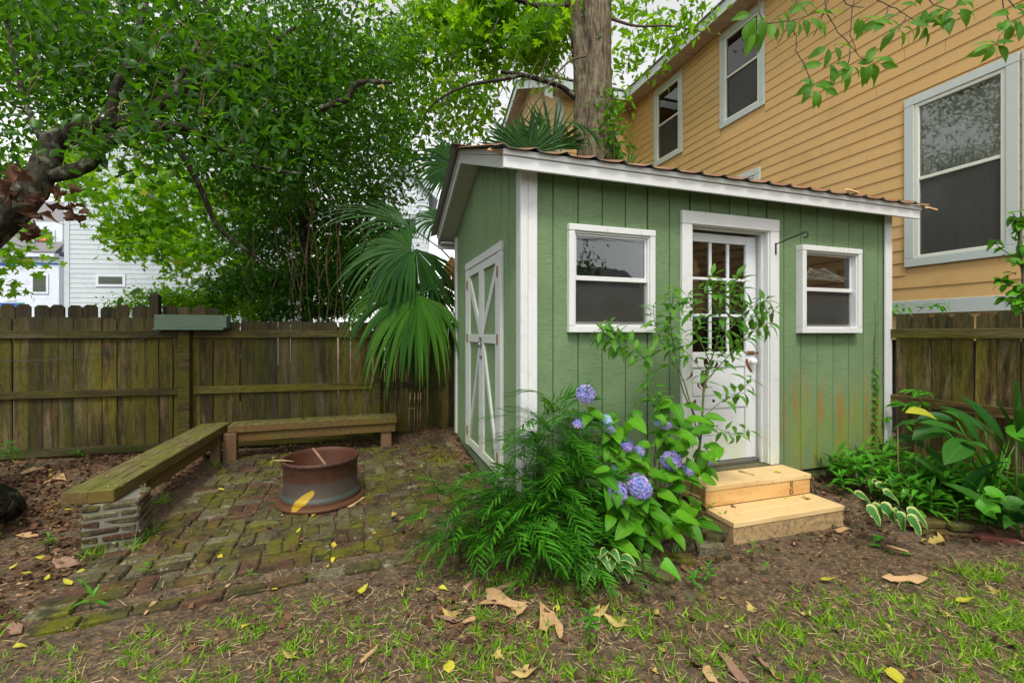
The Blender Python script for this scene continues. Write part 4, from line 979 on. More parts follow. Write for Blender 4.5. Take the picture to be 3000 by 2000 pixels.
def house_window(parent, wn, curtain, lab=None):
    y0, y1, z0, z1 = wn; tw = .105; X = HX - .035
    w_ = part('window', MB().box(X, HX, y0, y1, z1 - tw, z1, .004), 'trim_pale', parent, lab)
    for (a, b, c_, d) in ((y0, y1, z0, z0 + tw), (y0 + .001, y0 + tw, z0 + tw + .001, z1 - tw - .001), (y1 - tw, y1 - .001, z0 + tw + .001, z1 - tw - .001)): part('trim_board', MB().box(X + .002, HX, a, b, c_, d, .004), 'trim_pale', w_)
    i0, i1, j0, j1 = y0 + tw + .001, y1 - tw - .001, z0 + tw + .001, z1 - tw - .001; f = .045; zm = (j0 + j1) / 2 + .02
    s_ = MB()
    for (a, b, c_, d) in ((i0, i0 + f, j0, j1), (i1 - f, i1, j0, j1), (i0 + f, i1 - f, j1 - f, j1), (i0 + f, i1 - f, j0, j0 + f * .7)): s_.box(HX - .02, HX + .05, a, b, c_, d, .004)
    part('frame', s_, 'sash', w_); part('meeting_rail', MB().box(HX - .012, HX + .03, i0 + f + .001, i1 - f - .001, zm - .02, zm + .02, .004), 'sash', w_)
    part('pane', MB().box(HX + .010, HX + .014, i0 + f, i1 - f, zm + .02, j1 - f, 0), 'glass', w_); part('pane', MB().box(HX + .022, HX + .026, i0 + f, i1 - f, j0 + f * .7, zm - .02, 0), 'glass', w_)
    part('insect_screen', MB().box(HX + .004, HX + .0045, i0 + f, i1 - f, j0 + f * .7, zm - .02, 0), 'screen', w_)
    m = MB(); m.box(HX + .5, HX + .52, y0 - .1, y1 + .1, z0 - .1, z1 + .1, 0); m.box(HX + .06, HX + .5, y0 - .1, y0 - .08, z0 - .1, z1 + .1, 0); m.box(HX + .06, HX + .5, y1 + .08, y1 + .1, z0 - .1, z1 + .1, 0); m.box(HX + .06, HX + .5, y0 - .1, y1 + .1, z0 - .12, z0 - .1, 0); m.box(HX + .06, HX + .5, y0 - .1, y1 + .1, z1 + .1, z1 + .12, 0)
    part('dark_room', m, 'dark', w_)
    if curtain:
        m = MB(); n = 70; ya, yb = i0 - .02, i1 + .02
        for i in range(n + 1):
            y = ya + (yb - ya) * i / n; X_ = HX + .085 + .028 * math.sin(i * .95) + .012 * math.sin(i * 2.3 + 1)
            m.v += [(X_, y, z0 + .02), (X_, y, z1 - .02)]
        for i in range(n): m.f.append((2 * i, 2 * i + 2, 2 * i + 3, 2 * i + 1))
        m.smooth = True; part('curtain', m, 'curtain', w_)
    else:
        m = MB()
        for z in np.arange(z0 + .12, z1 - .1, .045): m.box(HX + .09, HX + .11, i0 - .02, i1 + .02, z, z + .004, 0)
        part('blind', m, 'curtain' if False else 'dark', w_)
house_window(yh, WA, False, 'tall narrow upper window farthest along the wall'); house_window(yh, WB, False, 'upper window under the eave'); house_window(yh, WC, False, 'window mostly hidden behind the shed roof'); house_window(yh, WD, True, 'large curtained window near the right edge'); house_window(yh, WD2, True, 'second large window beyond the mullion')
ex = 6.2
part('fascia_board', MB().box(ex - .02, ex, -2, 9.6, EAVE - .02, EAVE + .17, .004), 'trim_pale', yh)
m = MB(); y = -2
k_ = 0
while y < 10.0:
    part('soffit_panel', MB().box(ex + .001, HX - .002, y, y + .298, EAVE - .012 + .006 * (k_ % 2), EAVE + .012, .004), 'soffit', yh); y += .30; k_ += 1
part('frieze_board', MB().box(HX - .03, HX - .001, -2, 10, EAVE - .1, EAVE - .014, .004), 'yellow', yh)
part('roof', MB().prism([(ex - .05, -2, EAVE + .175), (ex - .05, -2, EAVE + .20), (ex + 5, -2, EAVE + 2.9), (ex + 5, -2, EAVE + 2.87)], (0, 11.6, 0)), 'shingle', yh)
# wing with the gable end facing left
WX, WY = 4.6, 10.0; wye = 9.6; wyr = 12.1; wyb = 14.6; zr_ = EAVE + .08 + .5 * (wyr - wye)
def wz(y): return zr_ - abs(y - wyr) * .5
lap(yh, (WX, WY, 0), (1, 0, 0), (0, -1, 0), hz0, EAVE, .163, lambda a, b: [(.09, HX - WX)], 'yellow')
def segs_g(za, zb):
    zz = (za + zb) / 2; h = max(0, zr_ - zz) / .5; return [(max(.09, wyr - h - WY), min(wyb - .4 - WY, wyr + h - WY))] if h > .1 else []
lap(yh, (WX, WY, 0), (0, 1, 0), (-1, 0, 0), hz0, zr_, .163, segs_g, 'yellow_pale')
part('wing_wall', MB().box(WX + .002, HX - .05, WY + .002, wyb - .4, hz0 - .3, EAVE, 0).prism([(WX + .002, WY, EAVE), (WX + .002, wyb - .4, EAVE), (WX + .002, wyr, zr_)], (.05, 0, 0)), 'yellow', yh)
part('corner_board', MB().box(WX - .03, WX + .085, WY - .03, WY + .085, hz0, EAVE, .004), 'trim_pale', yh)
part('wing_fascia', MB().box(4.2, ex - .021, wye - .02, wye, EAVE - .02, EAVE + .17, .004), 'trim_pale', yh)
k_ = 0; x = 4.23
while x < 6.18: part('soffit_panel', MB().box(x, min(x + .298, 6.2), wye + .001, WY - .002, EAVE - .012 + .006 * (k_ % 2), EAVE + .012, .004), 'soffit', yh); x += .3; k_ += 1
for (a, b) in ((wye, wyr), (wyr, wyb)):
    part('rake_board', MB().prism([(4.2, a, wz(a) - .1), (4.2, b, wz(b) - .1), (4.2, b, wz(b) + .12), (4.2, a, wz(a) + .12)], (.022, 0, 0)), 'trim_pale', yh)
    part('rake_soffit', MB().prism([(4.223, a, wz(a) - .03), (4.223, b, wz(b) - .03), (4.223, b, wz(b)), (4.223, a, wz(a))], (WX - 4.225, 0, 0)), 'soffit', yh)
    part('wing_roof', MB().prism([(4.16, a - (.03 if a < wyr else 0), wz(a) + .125), (4.16, b, wz(b) + .125), (4.16, b, wz(b) + .16), (4.16, a - (.03 if a < wyr else 0), wz(a) + .16)], (4.2, 0, 0)), 'shingle', yh)
part('eave_return', MB().prism([(4.19, wye - .01, EAVE - .30), (4.19, wye - .01, EAVE + .1), (4.19, WY + .0, EAVE + .1), (4.19, WY - .0, EAVE - .02)], (.03, 0, 0)), 'trim_pale', yh)

# ================================================================== WHITE HOUSES (left, behind)
def plane_fn(P0, deg):
    D = Vector((math.cos(R(deg)), math.sin(R(deg)), 0)); N = Vector((D.y, -D.x, 0))  # facing the camera side
    def f(px, py):
        r = ray(px, py); o = Vector((0, 0, CAM_Z)); t = (P0 - o).dot(N) / r.dot(N); return o + r * t
    def uz(px, py): p = f(px, py); return (p - P0).dot(D), p.z
    return D, N, f, uz
def pbox(P0, D, N, u0, u1, z0, z1, n0, n1, c=.004):
    M = Matrix(((D.x, -N.x, 0, P0.x), (D.y, -N.y, 0, P0.y), (0, 0, 1, 0), (0, 0, 0, 1))); return MB().box(u0, u1, -n1, -n0, z0, z1, c, M)
def far_window(parent, P0, D, N, u0, u1, z0, z1, frame_mat, split=True, tw=.09):
    w_ = part('window', pbox(P0, D, N, u0, u1, z0, z1, .018, .045), 'white_siding', parent)
    part('frame', pbox(P0, D, N, u0 + tw, u1 - tw, z0 + tw, z1 - tw, .0455, .052), frame_mat, w_)
    zm = (z0 + z1) / 2; g_ = tw + .035
    for (a, b) in (((z0 + g_, zm - .02), (zm + .02, z1 - g_)) if split else ((z0 + g_, z1 - g_),)): part('pane', pbox(P0, D, N, u0 + g_, u1 - g_, a, b, .0525, .056, 0), 'glass_dark', w_)
    return w_
MT['glass_dark'] = mat_flat('dark_reflecting_glass', (.02, .045, .02), .08, var=.6, scale=3)
# near pale-grey house
P2 = pt(149, 700, 15.0); P2.z = 0; D2, N2, f2, uz2 = plane_fn(P2, -13)
gh_ = thing('pale_grey_house', 'big pale grey lap-sided house partly hidden behind the maple leaves', 'house', P2)
L2 = uz2(640, 600)[0]; zt_ = 8.6; pk = L2 * .55
wz2 = []
for (xa, ya, xb, yb) in ((222, 629, 290, 659), (434, 633, 491, 661), (330, 415, 395, 520)):
    a = uz2(xa, ya); b = uz2(xb, yb); wz2.append((a[0], b[0], b[1], a[1]))
def segs2(za, zb):
    zz = (za + zb) / 2; ov = max(0, (zz - 7.2) / .8); s = [(.17 + ov, L2 - ov)]
    if s[0][1] - s[0][0] < .2: return []
    for (u0, u1, z0, z1) in wz2:
        if zb > z0 and za < z1: s = minus(s, u0, u1)
    return s
lap(gh_, P2, D2, N2, .5, 10.2, .165, segs2, 'grey_siding', .02)
part('corner_board', pbox(P2, D2, N2, 0, .165, .4, 7.3, .005, .03), 'grey_siding', gh_)
part('wall', pbox(P2, D2, N2, .02, L2, .3, 7.2, -3, 0, 0), 'grey_siding', gh_)
Rw = [P2 + D2 * u_ + Vector((0, 0, z_)) for u_, z_ in ((0, 7.2), (L2, 7.2), (L2 / 2, 7.2 + L2 / 2 * .8))]; part('gable_wall', MB().prism(Rw, -N2 * .1), 'grey_siding', gh_)
for (ua, za, ub, zb) in ((-.3, 6.95, L2 / 2, 7.2 + L2 / 2 * .8), (L2 + .3, 6.95, L2 / 2, 7.2 + L2 / 2 * .8)):
    Rw = [P2 + D2 * u_ + N2 * .3 + Vector((0, 0, z_)) for u_, z_ in ((ua, za), (ub, zb), (ub, zb + .25), (ua, za + .25))]; part('roof', MB().prism(Rw, -N2 * 3.5), 'shingle', gh_)
for i, q in enumerate(wz2): far_window(gh_, P2, D2, N2, *q, 'brown_frame', False)
# farther white house under construction
P1 = pt(136, 700, 19.0); P1.z = 0; D1, N1, f1, uz1 = plane_fn(P1, -16)
wh = thing('white_house', 'white lap-sided house under construction at the far left with blue and green wrap showing', 'house', P1)
L1 = uz1(-260, 600)[0]; ez = uz1(60, 588)[1]
q1 = uz1(73, 628); q2 = uz1(113, 675); wl = (q1[0], q2[0], q2[1], q1[1])
tp = []
for (xa, ya, xb, yb, mt_) in ((-40, 565.5, 25, 573, 'blue_tape'), (25, 564, 38.5, 575, 'green_tape'), (70.5, 604 - 36.5, 86, 612 - 36, 'green_tape'), (86, 603.5 - 36, 136, 608.5 - 36, 'blue_tape')): pass
for (xa, ya, xb, yb, mt_) in ((-60, 603, 28, 611, 'blue_tape'), (28, 602, 38.5, 611, 'green_tape'), (70.7, 603, 86, 611.5, 'green_tape'), (86.2, 603.5, 135, 608.5, 'blue_tape'), (-60, 695, 42, 703, 'blue_tape'), (42.2, 694.5, 57.6, 703.5, 'green_tape')):
    a = uz1(xa, ya); b = uz1(xb, yb); tp.append((a[0], b[0], b[1], a[1], mt_))
def segs1(za, zb):
    s = [(L1, 0)]
    if zb > wl[2] and za < wl[3]: s = minus(s, wl[0], wl[1])
    return s
lap(wh, P1, D1, N1, .5, ez - .05, .115, segs1, 'white_siding', .012)
part('wall', pbox(P1, D1, N1, L1, 0, .3, ez, -3, 0, 0), 'white_siding', wh); part('eave_trim', pbox(P1, D1, N1, L1, 0.02, ez - .06, ez + .1, .015, .25), 'white_siding', wh)
far_window(wh, P1, D1, N1, *wl, 'brown_frame')
for (a, b, c_, d, mt_) in tp: part('wrap_strip', pbox(P1, D1, N1, a, b, c_, d, .014, .017, 0), mt_, wh)
Rw = [P1 + D1 * u_ + N1 * n_ + Vector((0, 0, z_)) for u_, n_, z_ in ((L1, .27, ez + .11), (.1, .27, ez + .11), (.1, -2.5, ez + 3.0), (L1, -2.5, ez + 3.0))]; part('roof', MB().prism(Rw, (0, 0, .06)), 'shingle', wh)
a = uz1(68, 515); b = uz1(133, 583); Pd = P1 - N1 * .3
dm = part('dormer', pbox(Pd, D1, N1, a[0], b[0] - .0, b[1] + .1, a[1] + .15, -2, .1, .01), 'white_siding', wh, 'white dormer with a red sticker on its window')
c0 = uz1(91, 558); far_window(wh, Pd + N1 * .1, D1, N1, c0[0] - .47, c0[0] + .47, c0[1] - .5, c0[1] + .62, 'brown_frame')
Mz = Matrix(((D1.x, -N1.x, 0, 0), (D1.y, -N1.y, 0, 0), (0, 0, 1, 0), (0, 0, 0, 1)))
part('red_sticker', pbox(Pd + N1 * .1, D1, N1, c0[0] - .14, c0[0] + .16, c0[1] + .12, c0[1] + .28, .058, .062, 0), 'red_sticker', wh)
part('sticker_print', pbox(Pd + N1 * .1, D1, N1, c0[0] - .06, c0[0] + .0, c0[1] + .18, c0[1] + .22, .063, .065, 0), 'white_plain', wh); part('sticker_print', pbox(Pd + N1 * .1, D1, N1, c0[0] + .03, c0[0] + .09, c0[1] + .18, c0[1] + .22, .063, .065, 0), 'white_plain', wh)
# white gable house behind the palm
P3 = pt(985, 700, 17.5); P3.z = 0; D3, N3, f3, uz3 = plane_fn(P3, -5)
gb = thing('white_gable_house', 'white clapboard gable house glimpsed between the palm and the shed eave', 'house', P3)
pkk = uz3(925, 385); L3 = pkk[0] * 2; e3 = uz3(992, 447)[1]
def segs3(za, zb):
    zz = (za + zb) / 2
    if zz < e3: s = [(L3, 0)]
    else:
        t = (zz - e3) / (pkk[1] - e3); s = [(L3 / 2 + (L3 / 2) * (1 - t), L3 / 2 - (L3 / 2) * (1 - t))]
    a = uz3(921, 495); b = uz3(962, 545)
    if zb > b[1] and za < a[1]: s = minus(s, a[0], b[0])
    return [q for q in s if q[1] > q[0]]
lap(gb, P3, D3, N3, .5, pkk[1], .16, segs3, 'white_siding', .016)
part('wall', pbox(P3, D3, N3, L3, 0, .3, e3, -3, 0, 0), 'white_siding', gb)
part('gable_wall', MB().prism([P3 + D3 * u_ + Vector((0, 0, z_)) for u_, z_ in ((L3, e3), (0, e3), (L3 / 2, pkk[1]))], -N3 * .1), 'white_siding', gb)
for (ua, ub) in ((.35, L3 / 2), (L3 - .35, L3 / 2)):
    zq = e3 - .28; part('roof', MB().prism([P3 + D3 * u_ + N3 * .25 + Vector((0, 0, z_)) for u_, z_ in ((ua, zq), (ub, pkk[1] + .05), (ub, pkk[1] + .3), (ua, zq + .25))], -N3 * 3), 'white_siding', gb)
a = uz3(921, 495); b = uz3(962, 545); far_window(gb, P3, D3, N3, a[0], b[0], b[1], a[1], 'trim_pale', False)

# ================================================================== TREES
F_ = np.array([FX, FY, 0.0]); R_ = np.array([RX, RY, 0.0]); Z_ = np.array([0, 0, 1.0])
def cloud(clumps, sub=.55, spread=.28):
    """leaf positions: clumps (px,py,d, rx,rd,rz, n) -> sub-clusters inside each ellipsoid"""
    out = []
    for (px, py, d, rx, rd, rz_, n) in clumps:
        c = np.array(pt(px, py, d)); K = max(3, int(n / 90)); q = rng.normal(size=(K, 3)); q /= np.linalg.norm(q, axis=1, keepdims=True); q *= rng.random((K, 1)) ** (1 / 2.2)
        cen = c + q[:, 0:1] * rx * R_ + q[:, 1:2] * rd * F_ + q[:, 2:3] * rz_ * Z_
        i = rng.integers(0, K, n); s = min(rx, rz_) * spread + .08
        out.append(cen[i] + rng.normal(size=(n, 3)) * np.array([s, s, s * .7]))
    return np.concatenate(out)
def crown(parent, clumps, size, mat, tv=LEAF4_V, tf=LEAF4_F, droop=-.5, name='crown', minY=None, spread=.28, keep=None):
    p = cloud(clumps, spread=spread); p = p[p[:, 2] > .5]
    if keep is not None: p = p[keep(p)]
    n = len(p); fwd = rdir(n, droop, .7); up = rdir(n, 1.1, .8); s = size * rng.uniform(.65, 1.3, n)
    o = bulk(name, tv, tf, p, fwd, up, s, mat, parent); o['kind'] = 'stuff'; return o
def limb(parent, pts, rads, mat='bark_dark', name='branch', n=10, jit=.0):
    P = [pt(*p) if not isinstance(p, Vector) else p for p in pts]
    # smooth (Catmull-Rom)
    Q, rr = [], []
    for i in range(len(P) - 1):
        p0, p1, p2, p3 = P[max(i - 1, 0)], P[i], P[i + 1], P[min(i + 2, len(P) - 1)]
        for t in (0, .25, .5, .75):
            Q.append(.5 * ((2 * p1) + (p2 - p0) * t + (2 * p0 - 5 * p1 + 4 * p2 - p3) * t * t + (3 * p1 - p0 - 3 * p2 + p3) * t ** 3) + rv(jit)); rr.append((rads[i] * (1 - t) + rads[i + 1] * t) * random.uniform(.93, 1.07))
    Q.append(P[-1]); rr.append(rads[-1]); return part(name, MB().tube(Q, rr, n), mat, parent)
def avoid(p):
    """keep leaves out of the shed, the house and the open space in front of the camera"""
    x, y, z = p[:, 0], p[:, 1], p[:, 2]; fw = x * FX + y * FY
    shed_ = (x > .7) & (x < 5.3) & (y > 2.6) & (y < 5.7) & (z < 3.4)
    house_ = (x > 6.05); wing_ = (x > 4.1) & (y > 9.4)
    return ~(shed_ | house_ | wing_) & (fw > 3.0)

# --- leaning broadleaf tree at the left, limb entering the frame
lt = thing('leaning_tree', 'dark glossy-leaved tree leaning in from the left edge over the fence', 'tree', pt(-90, 1160, 3.6))
part('trunk', MB().tube([onG(-55, 1190), onG(-75, 1190, .2), pt(-160, 1000, 3.65), pt(-215, 800, 3.7), pt(-180, 640, 3.75), pt(-60, 545, 3.8), pt(30, 478, 3.88), pt(72, 430, 3.95)], [.27, .21, .2, .2, .2, .17, .135, .125], 16), 'bark_dark', lt)
limb(lt, [(66, 440, 3.95), (95, 400, 4.0), (112, 355, 4.05), (125, 325, 4.1), (165, 308, 4.15), (215, 290, 4.2), (275, 285, 4.3)], [.125, .105, .095, .095, .09, .075, .07], n=12)
limb(lt, [(66, 405, 3.97), (100, 408, 4.0), (160, 395, 4.02), (205, 375, 4.05), (235, 335, 4.1), (300, 300, 4.2), (345, 290, 4.3)], [.05, .06, .06, .06, .06, .05, .045], n=10)
limb(lt, [(240, 300, 4.2), (255, 270, 4.25), (262, 215, 4.3), (300, 130, 4.5), (330, 20, 4.8), (350, -60, 5.0)], [.05, .045, .04, .035, .03, .025])
limb(lt, [(275, 285, 4.3), (330, 265, 4.4), (400, 215, 4.5), (470, 175, 4.7), (560, 150, 5), (680, 60, 5.4)], [.065, .06, .055, .045, .035, .02])
limb(lt, [(310, 290, 4.3), (400, 290, 4.4), (445, 302, 4.5), (520, 345, 4.7), (600, 385, 5), (700, 400, 5.3)], [.05, .045, .035, .03, .022, .01])
limb(lt, [(350, 300, 4.35), (400, 330, 4.4), (455, 420, 4.5), (500, 520, 4.7), (560, 570, 4.9), (640, 630, 5.2)], [.035, .032, .028, .024, .018, .008])
limb(lt, [(380, 230, 4.5), (440, 130, 4.7), (470, 20, 4.9), (455, -50, 5)], [.03, .022, .018, .012])
limb(lt, [(100, 330, 4.05), (60, 240, 4.2), (30, 130, 4.4), (10, 20, 4.6)], [.03, .022, .018, .012])
limb(lt, [(735, 250, 5.3), (765, 240, 5.3), (800, 225, 5.3), (815, 195, 5.35), (850, 188, 5.4), (900, 190, 5.5)], [.035, .04, .038, .035, .03, .02])
cl = []
for (px, py, d, r, n) in ((60, 60, 4.6, .75, 2300), (220, 60, 4.7, .8, 2600), (400, 60, 4.9, .8, 2600), (560, 70, 5.2, .85, 2600), (30, 200, 4.5, .65, 1900), (180, 190, 4.8, .6, 1500), (330, 170, 4.7, .7, 2000), (500, 200, 5, .75, 2200), (640, 170, 5.4, .8, 2300), (760, 80, 5.8, .8, 1800), (760, 260, 5.8, .75, 2000), (620, 300, 5.3, .65, 1700), (480, 300, 5, .5, 1100), (330, 290, 4.9, .35, 500), (560, 400, 5.4, .5, 1200), (700, 400, 5.8, .7, 1800), (860, 200, 6.2, .7, 1200), (860, 380, 6.2, .7, 1500), (-40, 330, 4.3, .5, 900)):
    cl.append((px, py, d + .3, r * 1.15, r * 1.1, r * .72, int(n * .88)))
cl += [(px, py, d, 1.1, .9, .5, 1500) for (px, py, d) in ((100, -170, 4.9), (350, -190, 5.0), (600, -180, 5.3), (820, -160, 5.8))]
cl = [q[:6] + (int(q[6] * .72),) for q in cl]
crown(lt, cl, .088, 'leaf_dark', keep=avoid); crown(lt, [(a, b, c_ + .5, d, e, f, int(g_ * .26)) for a, b, c_, d, e, f, g_ in cl], .09, 'leaf_mid', keep=avoid, name='sunlit_foliage')  # second crown's lighter leaf colour imitates sunlit leaves
# sprigs of larger, nearer leaves
cl2 = [(px, py, 3.9, .17, .14, .10, 50) for (px, py) in ((225, 60), (200, 40), (330, 110), (250, 270), (330, 265), (180, 325), (225, 345), (305, 300), (390, 300), (410, 350), (370, 360), (520, 250), (560, 290), (450, 340), (620, 350), (690, 300), (560, 190), (440, 200), (100, 90), (580, 350), (500, 160), (310, 20), (150, 60), (470, 110), (620, 120), (640, 220), (340, 190), (420, 50), (540, 50), (60, 180), (130, 220))]
crown(lt, cl2, .105, 'leaf_dark', name='near_foliage', droop=-.6, keep=avoid, spread=.9)
# dead leaf bunches caught on the limb
dl = [blade(.15, .14, heart, 5, .35, 1.3, 4, .12, .25, .5, name='dead_leaf', mat='dead_leaf') for _ in range(3)]
for (px, py, n) in ((25, 405, 6), (20, 440, 6), (70, 455, 5), (115, 462, 4), (150, 440, 4), (170, 470, 5), (185, 490, 3), (95, 528, 3), (70, 540, 3), (40, 380, 4), (100, 480, 4)):
    for _ in range(n): inst('dead_leaf', random.choice(dl), lt, frame(pt(px + random.uniform(-22, 22), py + random.uniform(-12, 12), 3.55 + random.uniform(0, .2)), rv() + Vector((0, 0, -.5)), rv(), random.uniform(.45, .9)))

# --- bright maple behind the fence
mp = thing('maple_tree', 'bright yellow-green maple growing behind the back fence in front of the white houses', 'tree', pt(560, 900, 9.5).to_2d().to_3d())
part('trunk', MB().tube([mp.location, mp.location + Vector((.1, 0, 2)), mp.location + Vector((0, .2, 4.5)), mp.location + Vector((.3, .3, 8))], [.16, .13, .11, .05], 10), 'bark_dark', mp)
limb(mp, [(560, 520, 9.4), (480, 430, 9.2), (380, 380, 9.0), (280, 400, 8.8), (200, 450, 8.6)], [.07, .05, .04, .025, .012]); limb(mp, [(560, 600, 9.4), (470, 560, 9.0), (380, 540, 8.8), (300, 560, 8.6)], [.06, .04, .025, .01]); limb(mp, [(560, 450, 9.4), (600, 300, 9.4), (580, 150, 9.6)], [.08, .06, .03])
cl = [(200, 410, 8.6, .8, .7, .5, 260), (270, 470, 8.7, .9, .8, .6, 400), (350, 430, 8.9, 1.0, .9, .7, 480), (440, 480, 9.0, 1.0, .9, .8, 560), (360, 560, 8.8, .9, .8, .5, 330), (470, 590, 9, .8, .7, .5, 480), (300, 545, 8.6, .6, .6, .4, 260), (540, 430, 9.2, 1, .9, .8, 700), (120, 330, 9, .9, .8, .6, 350), (20, 560, 6.6, .32, .4, .5, 150), (-10, 620, 6.6, .3, .4, .4, 100), (60, 520, 6.8, .2, .3, .16, 30),
      (80, 120, 10, 1.6, 1, 1.2, 900), (300, 150, 10, 1.6, 1, 1.3, 1000), (520, 180, 10, 1.5, 1, 1.4, 1000), (720, 200, 10, 1.5, 1, 1.5, 1000), (560, 320, 10, 1.3, 1, 1.0, 700), (900, 60, 10, 1.3, 1, 1.0, 700)]
crown(mp, cl, .165, 'leaf_bright', MAPLE_V, MAPLE_F, -.7, keep=avoid, spread=.33)

crown(mp, [(px, py, 9.5, 1.9, 1.5, 1.4, 750) for (px, py) in ((-100, -380), (250, -450), (600, -420))], .2, 'leaf_bright', MAPLE_V, MAPLE_F, -.7, keep=avoid, name='upper_crown')
# --- dark viny tree mass behind the fence, left of the shed
vt = thing('evergreen_tree', 'tall dark evergreen tangled with vines behind the back fence, left of the palm', 'tree', pt(700, 980, 7.3).to_2d().to_3d())
part('trunk', MB().tube([vt.location, vt.location + Vector((.05, 0, 2.2)), vt.location + Vector((-.1, 0, 4.5)), vt.location + Vector((.1, 0, 7))], [.1, .085, .07, .04], 10), 'bark_dark', vt)
cl = [(700, -120, 8, 1, .8, .8, 500), (830, 580, 7.5, .4, .4, .5, 700), (880, 650, 7.4, .35, .4, .3, 450), (800, 690, 7.2, .35, .3, .2, 420), (900, 560, 7.8, .25, .4, .4, 220), (650, 712, 7.0, .4, .3, .12, 420), (730, 712, 7.0, .4, .3, .12, 420), (1000, 700, 7.4, .4, .3, .3, 300), (560, 560, 7.3, .45, .6, .5, 900), (640, 520, 7.4, .6, .6, .6, 1500), (740, 520, 7.4, .6, .6, .7, 1700), (600, 650, 7.2, .5, .5, .35, 900), (690, 660, 7.2, .5, .5, .4, 1100), (770, 640, 7.2, .4, .5, .45, 800), (840, 470, 7.6, .55, .6, .6, 1300), (830, 330, 7.8, .6, .6, .7, 1300), (740, 370, 7.6, .7, .6, .7, 1300), (900, 300, 8, .45, .5, .6, 650), (880, 160, 8, .6, .5, .7, 900), (800, 200, 7.8, .6, .6, .7, 1000), (960, 60, 8.2, .5, .5, .4, 420), (690, 60, 7.8, .8, .6, .6, 1000), (520, 690, 7, .3, .3, .2, 350)]
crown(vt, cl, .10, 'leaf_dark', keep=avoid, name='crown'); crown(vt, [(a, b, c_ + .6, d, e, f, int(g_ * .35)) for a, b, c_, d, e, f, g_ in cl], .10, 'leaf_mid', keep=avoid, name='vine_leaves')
for (x0, x1) in ((690, 700), (715, 705), (750, 748), (765, 775), (665, 672), (620, 640), (735, 728), (790, 780)):
    limb(vt, [(x0 + random.uniform(-4, 4), 745, 6.9), ((x0 + x1) / 2 + random.uniform(-8, 8), 670, 6.85), (x1, 590 + random.uniform(-20, 20), 6.8), (x1 + random.uniform(-25, 25), 500, 6.85), (x1 + random.uniform(-40, 40), 400, 6.9)], [.010, .010, .009, .008, .005], 'vine_stem', 'vine_stem', 5)
for _ in range(26):
    x0, y0 = random.uniform(540, 880), random.uniform(250, 600); a_ = random.uniform(-1, 1)
    limb(vt, [(x0, y0, 6.7), (x0 + 30 * a_, y0 + 35, 6.65), (x0 + 50 * a_, y0 + 85, 6.65), (x0 + 45 * a_ + 15, y0 + 130, 6.7)], [.006, .006, .005, .003], 'vine_stem', 'vine_stem', 4)
for _ in range(26):
    x0, y0 = random.uniform(60, 640), random.uniform(30, 330); a_ = random.uniform(-1.5, 1.5)
    limb(lt, [(x0, y0, 3.95), (x0 + 35 * a_, y0 + 30, 3.9), (x0 + 60 * a_, y0 + 75, 3.95), (x0 + 80 * a_, y0 + 95, 4.0)], [.005, .005, .004, .002], 'vine_stem', 'hanging_twig', 4)

hd = thing('background_shrubbery', 'loose green shrubbery behind the fence between the evergreen trunk and the palm', 'shrub', pt(700, 900, 10).to_2d().to_3d())
crown(hd, [(px, py, 10.2, .8, .7, .55, 620) for (px, py) in ((480, 690), (560, 660), (640, 640), (720, 650), (800, 640), (870, 660), (760, 560), (850, 570))], .17, 'leaf_mid', keep=avoid, name='foliage')
# --- low bright vines above the fence
vs = thing('fence_vines', 'bright green leafy vines topping the fence behind the planter box', 'vine', fpos(-1.8) + Vector((0, .7, 1.4)))
o = crown(vs, [(420, 700, 7.0, .65, .3, .14, 1500), (500, 700, 7.1, .55, .3, .16, 1200), (330, 692, 7.0, .35, .25, .14, 500), (560, 715, 6.9, .4, .2, .12, 500), (380, 680, 7.0, .5, .25, .12, 500), (300, 700, 6.8, .25, .2, .08, 180)], .06, 'leaf_bright', name='leaves')
crown(vs, [(365, 690, 6.75, .16, .1, .1, 14), (330, 705, 6.75, .2, .1, .08, 14)], .2, 'leaf_dark', name='large_leaves', spread=.7)

# --- big tree behind the shed
bt = thing('tall_tree', 'tall thick-trunked tree with ridged brown bark rising behind the shed roof', 'tree', (pt(1366, 900, 7.5).x, pt(1366, 900, 7.5).y, 0))
def trunk_mesh(path, rads, n=72, rows=110, amp=.02, seed=3):
    m = MB(); P = [Vector(p) for p in path]; r_ = np.random.default_rng(seed); ph = r_.random(9) * 6.3
    for j in range(rows + 1):
        t = j / rows * (len(P) - 1); i = min(int(t), len(P) - 2); f = t - i; c = P[i].lerp(P[i + 1], f); rr = rads[i] * (1 - f) + rads[i + 1] * f
        for k in range(n):
            a = 2 * math.pi * k / n; q = a + .05 * math.sin(j * .23 + ph[0]) ; ridge = abs(math.sin(q * 11 + .6 * math.sin(j * .31 + ph[1] + k * .1))) * .7 + abs(math.sin(q * 17 + ph[2] + .8 * math.sin(j * .17))) * .3
            lump = .035 * math.sin(a * 3 + ph[3]) + .02 * math.sin(a * 2 + j * .07 + ph[4]); s = rr * (1 + lump) + amp * (ridge - .5) + r_.normal(0, .0025)
            m.v.append((c.x + s * math.cos(a), c.y + s * math.sin(a), c.z))
    for j in range(rows):
        for k in range(n): a_ = j * n + k; b_ = j * n + (k + 1) % n; m.f.append((a_, b_, b_ + n, a_ + n))
    m.smooth = True; return m
base = Vector((bt.location.x, bt.location.y, 0))
c1 = pt(1368, 350, 7.5); c2 = pt(1366, 180, 7.5); c3 = pt(1371, 0, 7.5)
part('trunk', trunk_mesh([base, (c1.x, c1.y, c1.z), (c2.x, c2.y, c2.z), (c3.x, c3.y, c3.z), (c3.x + .2, c3.y, c3.z + 3)], [.36, .315, .265, .235, .18]), 'bark', bt)
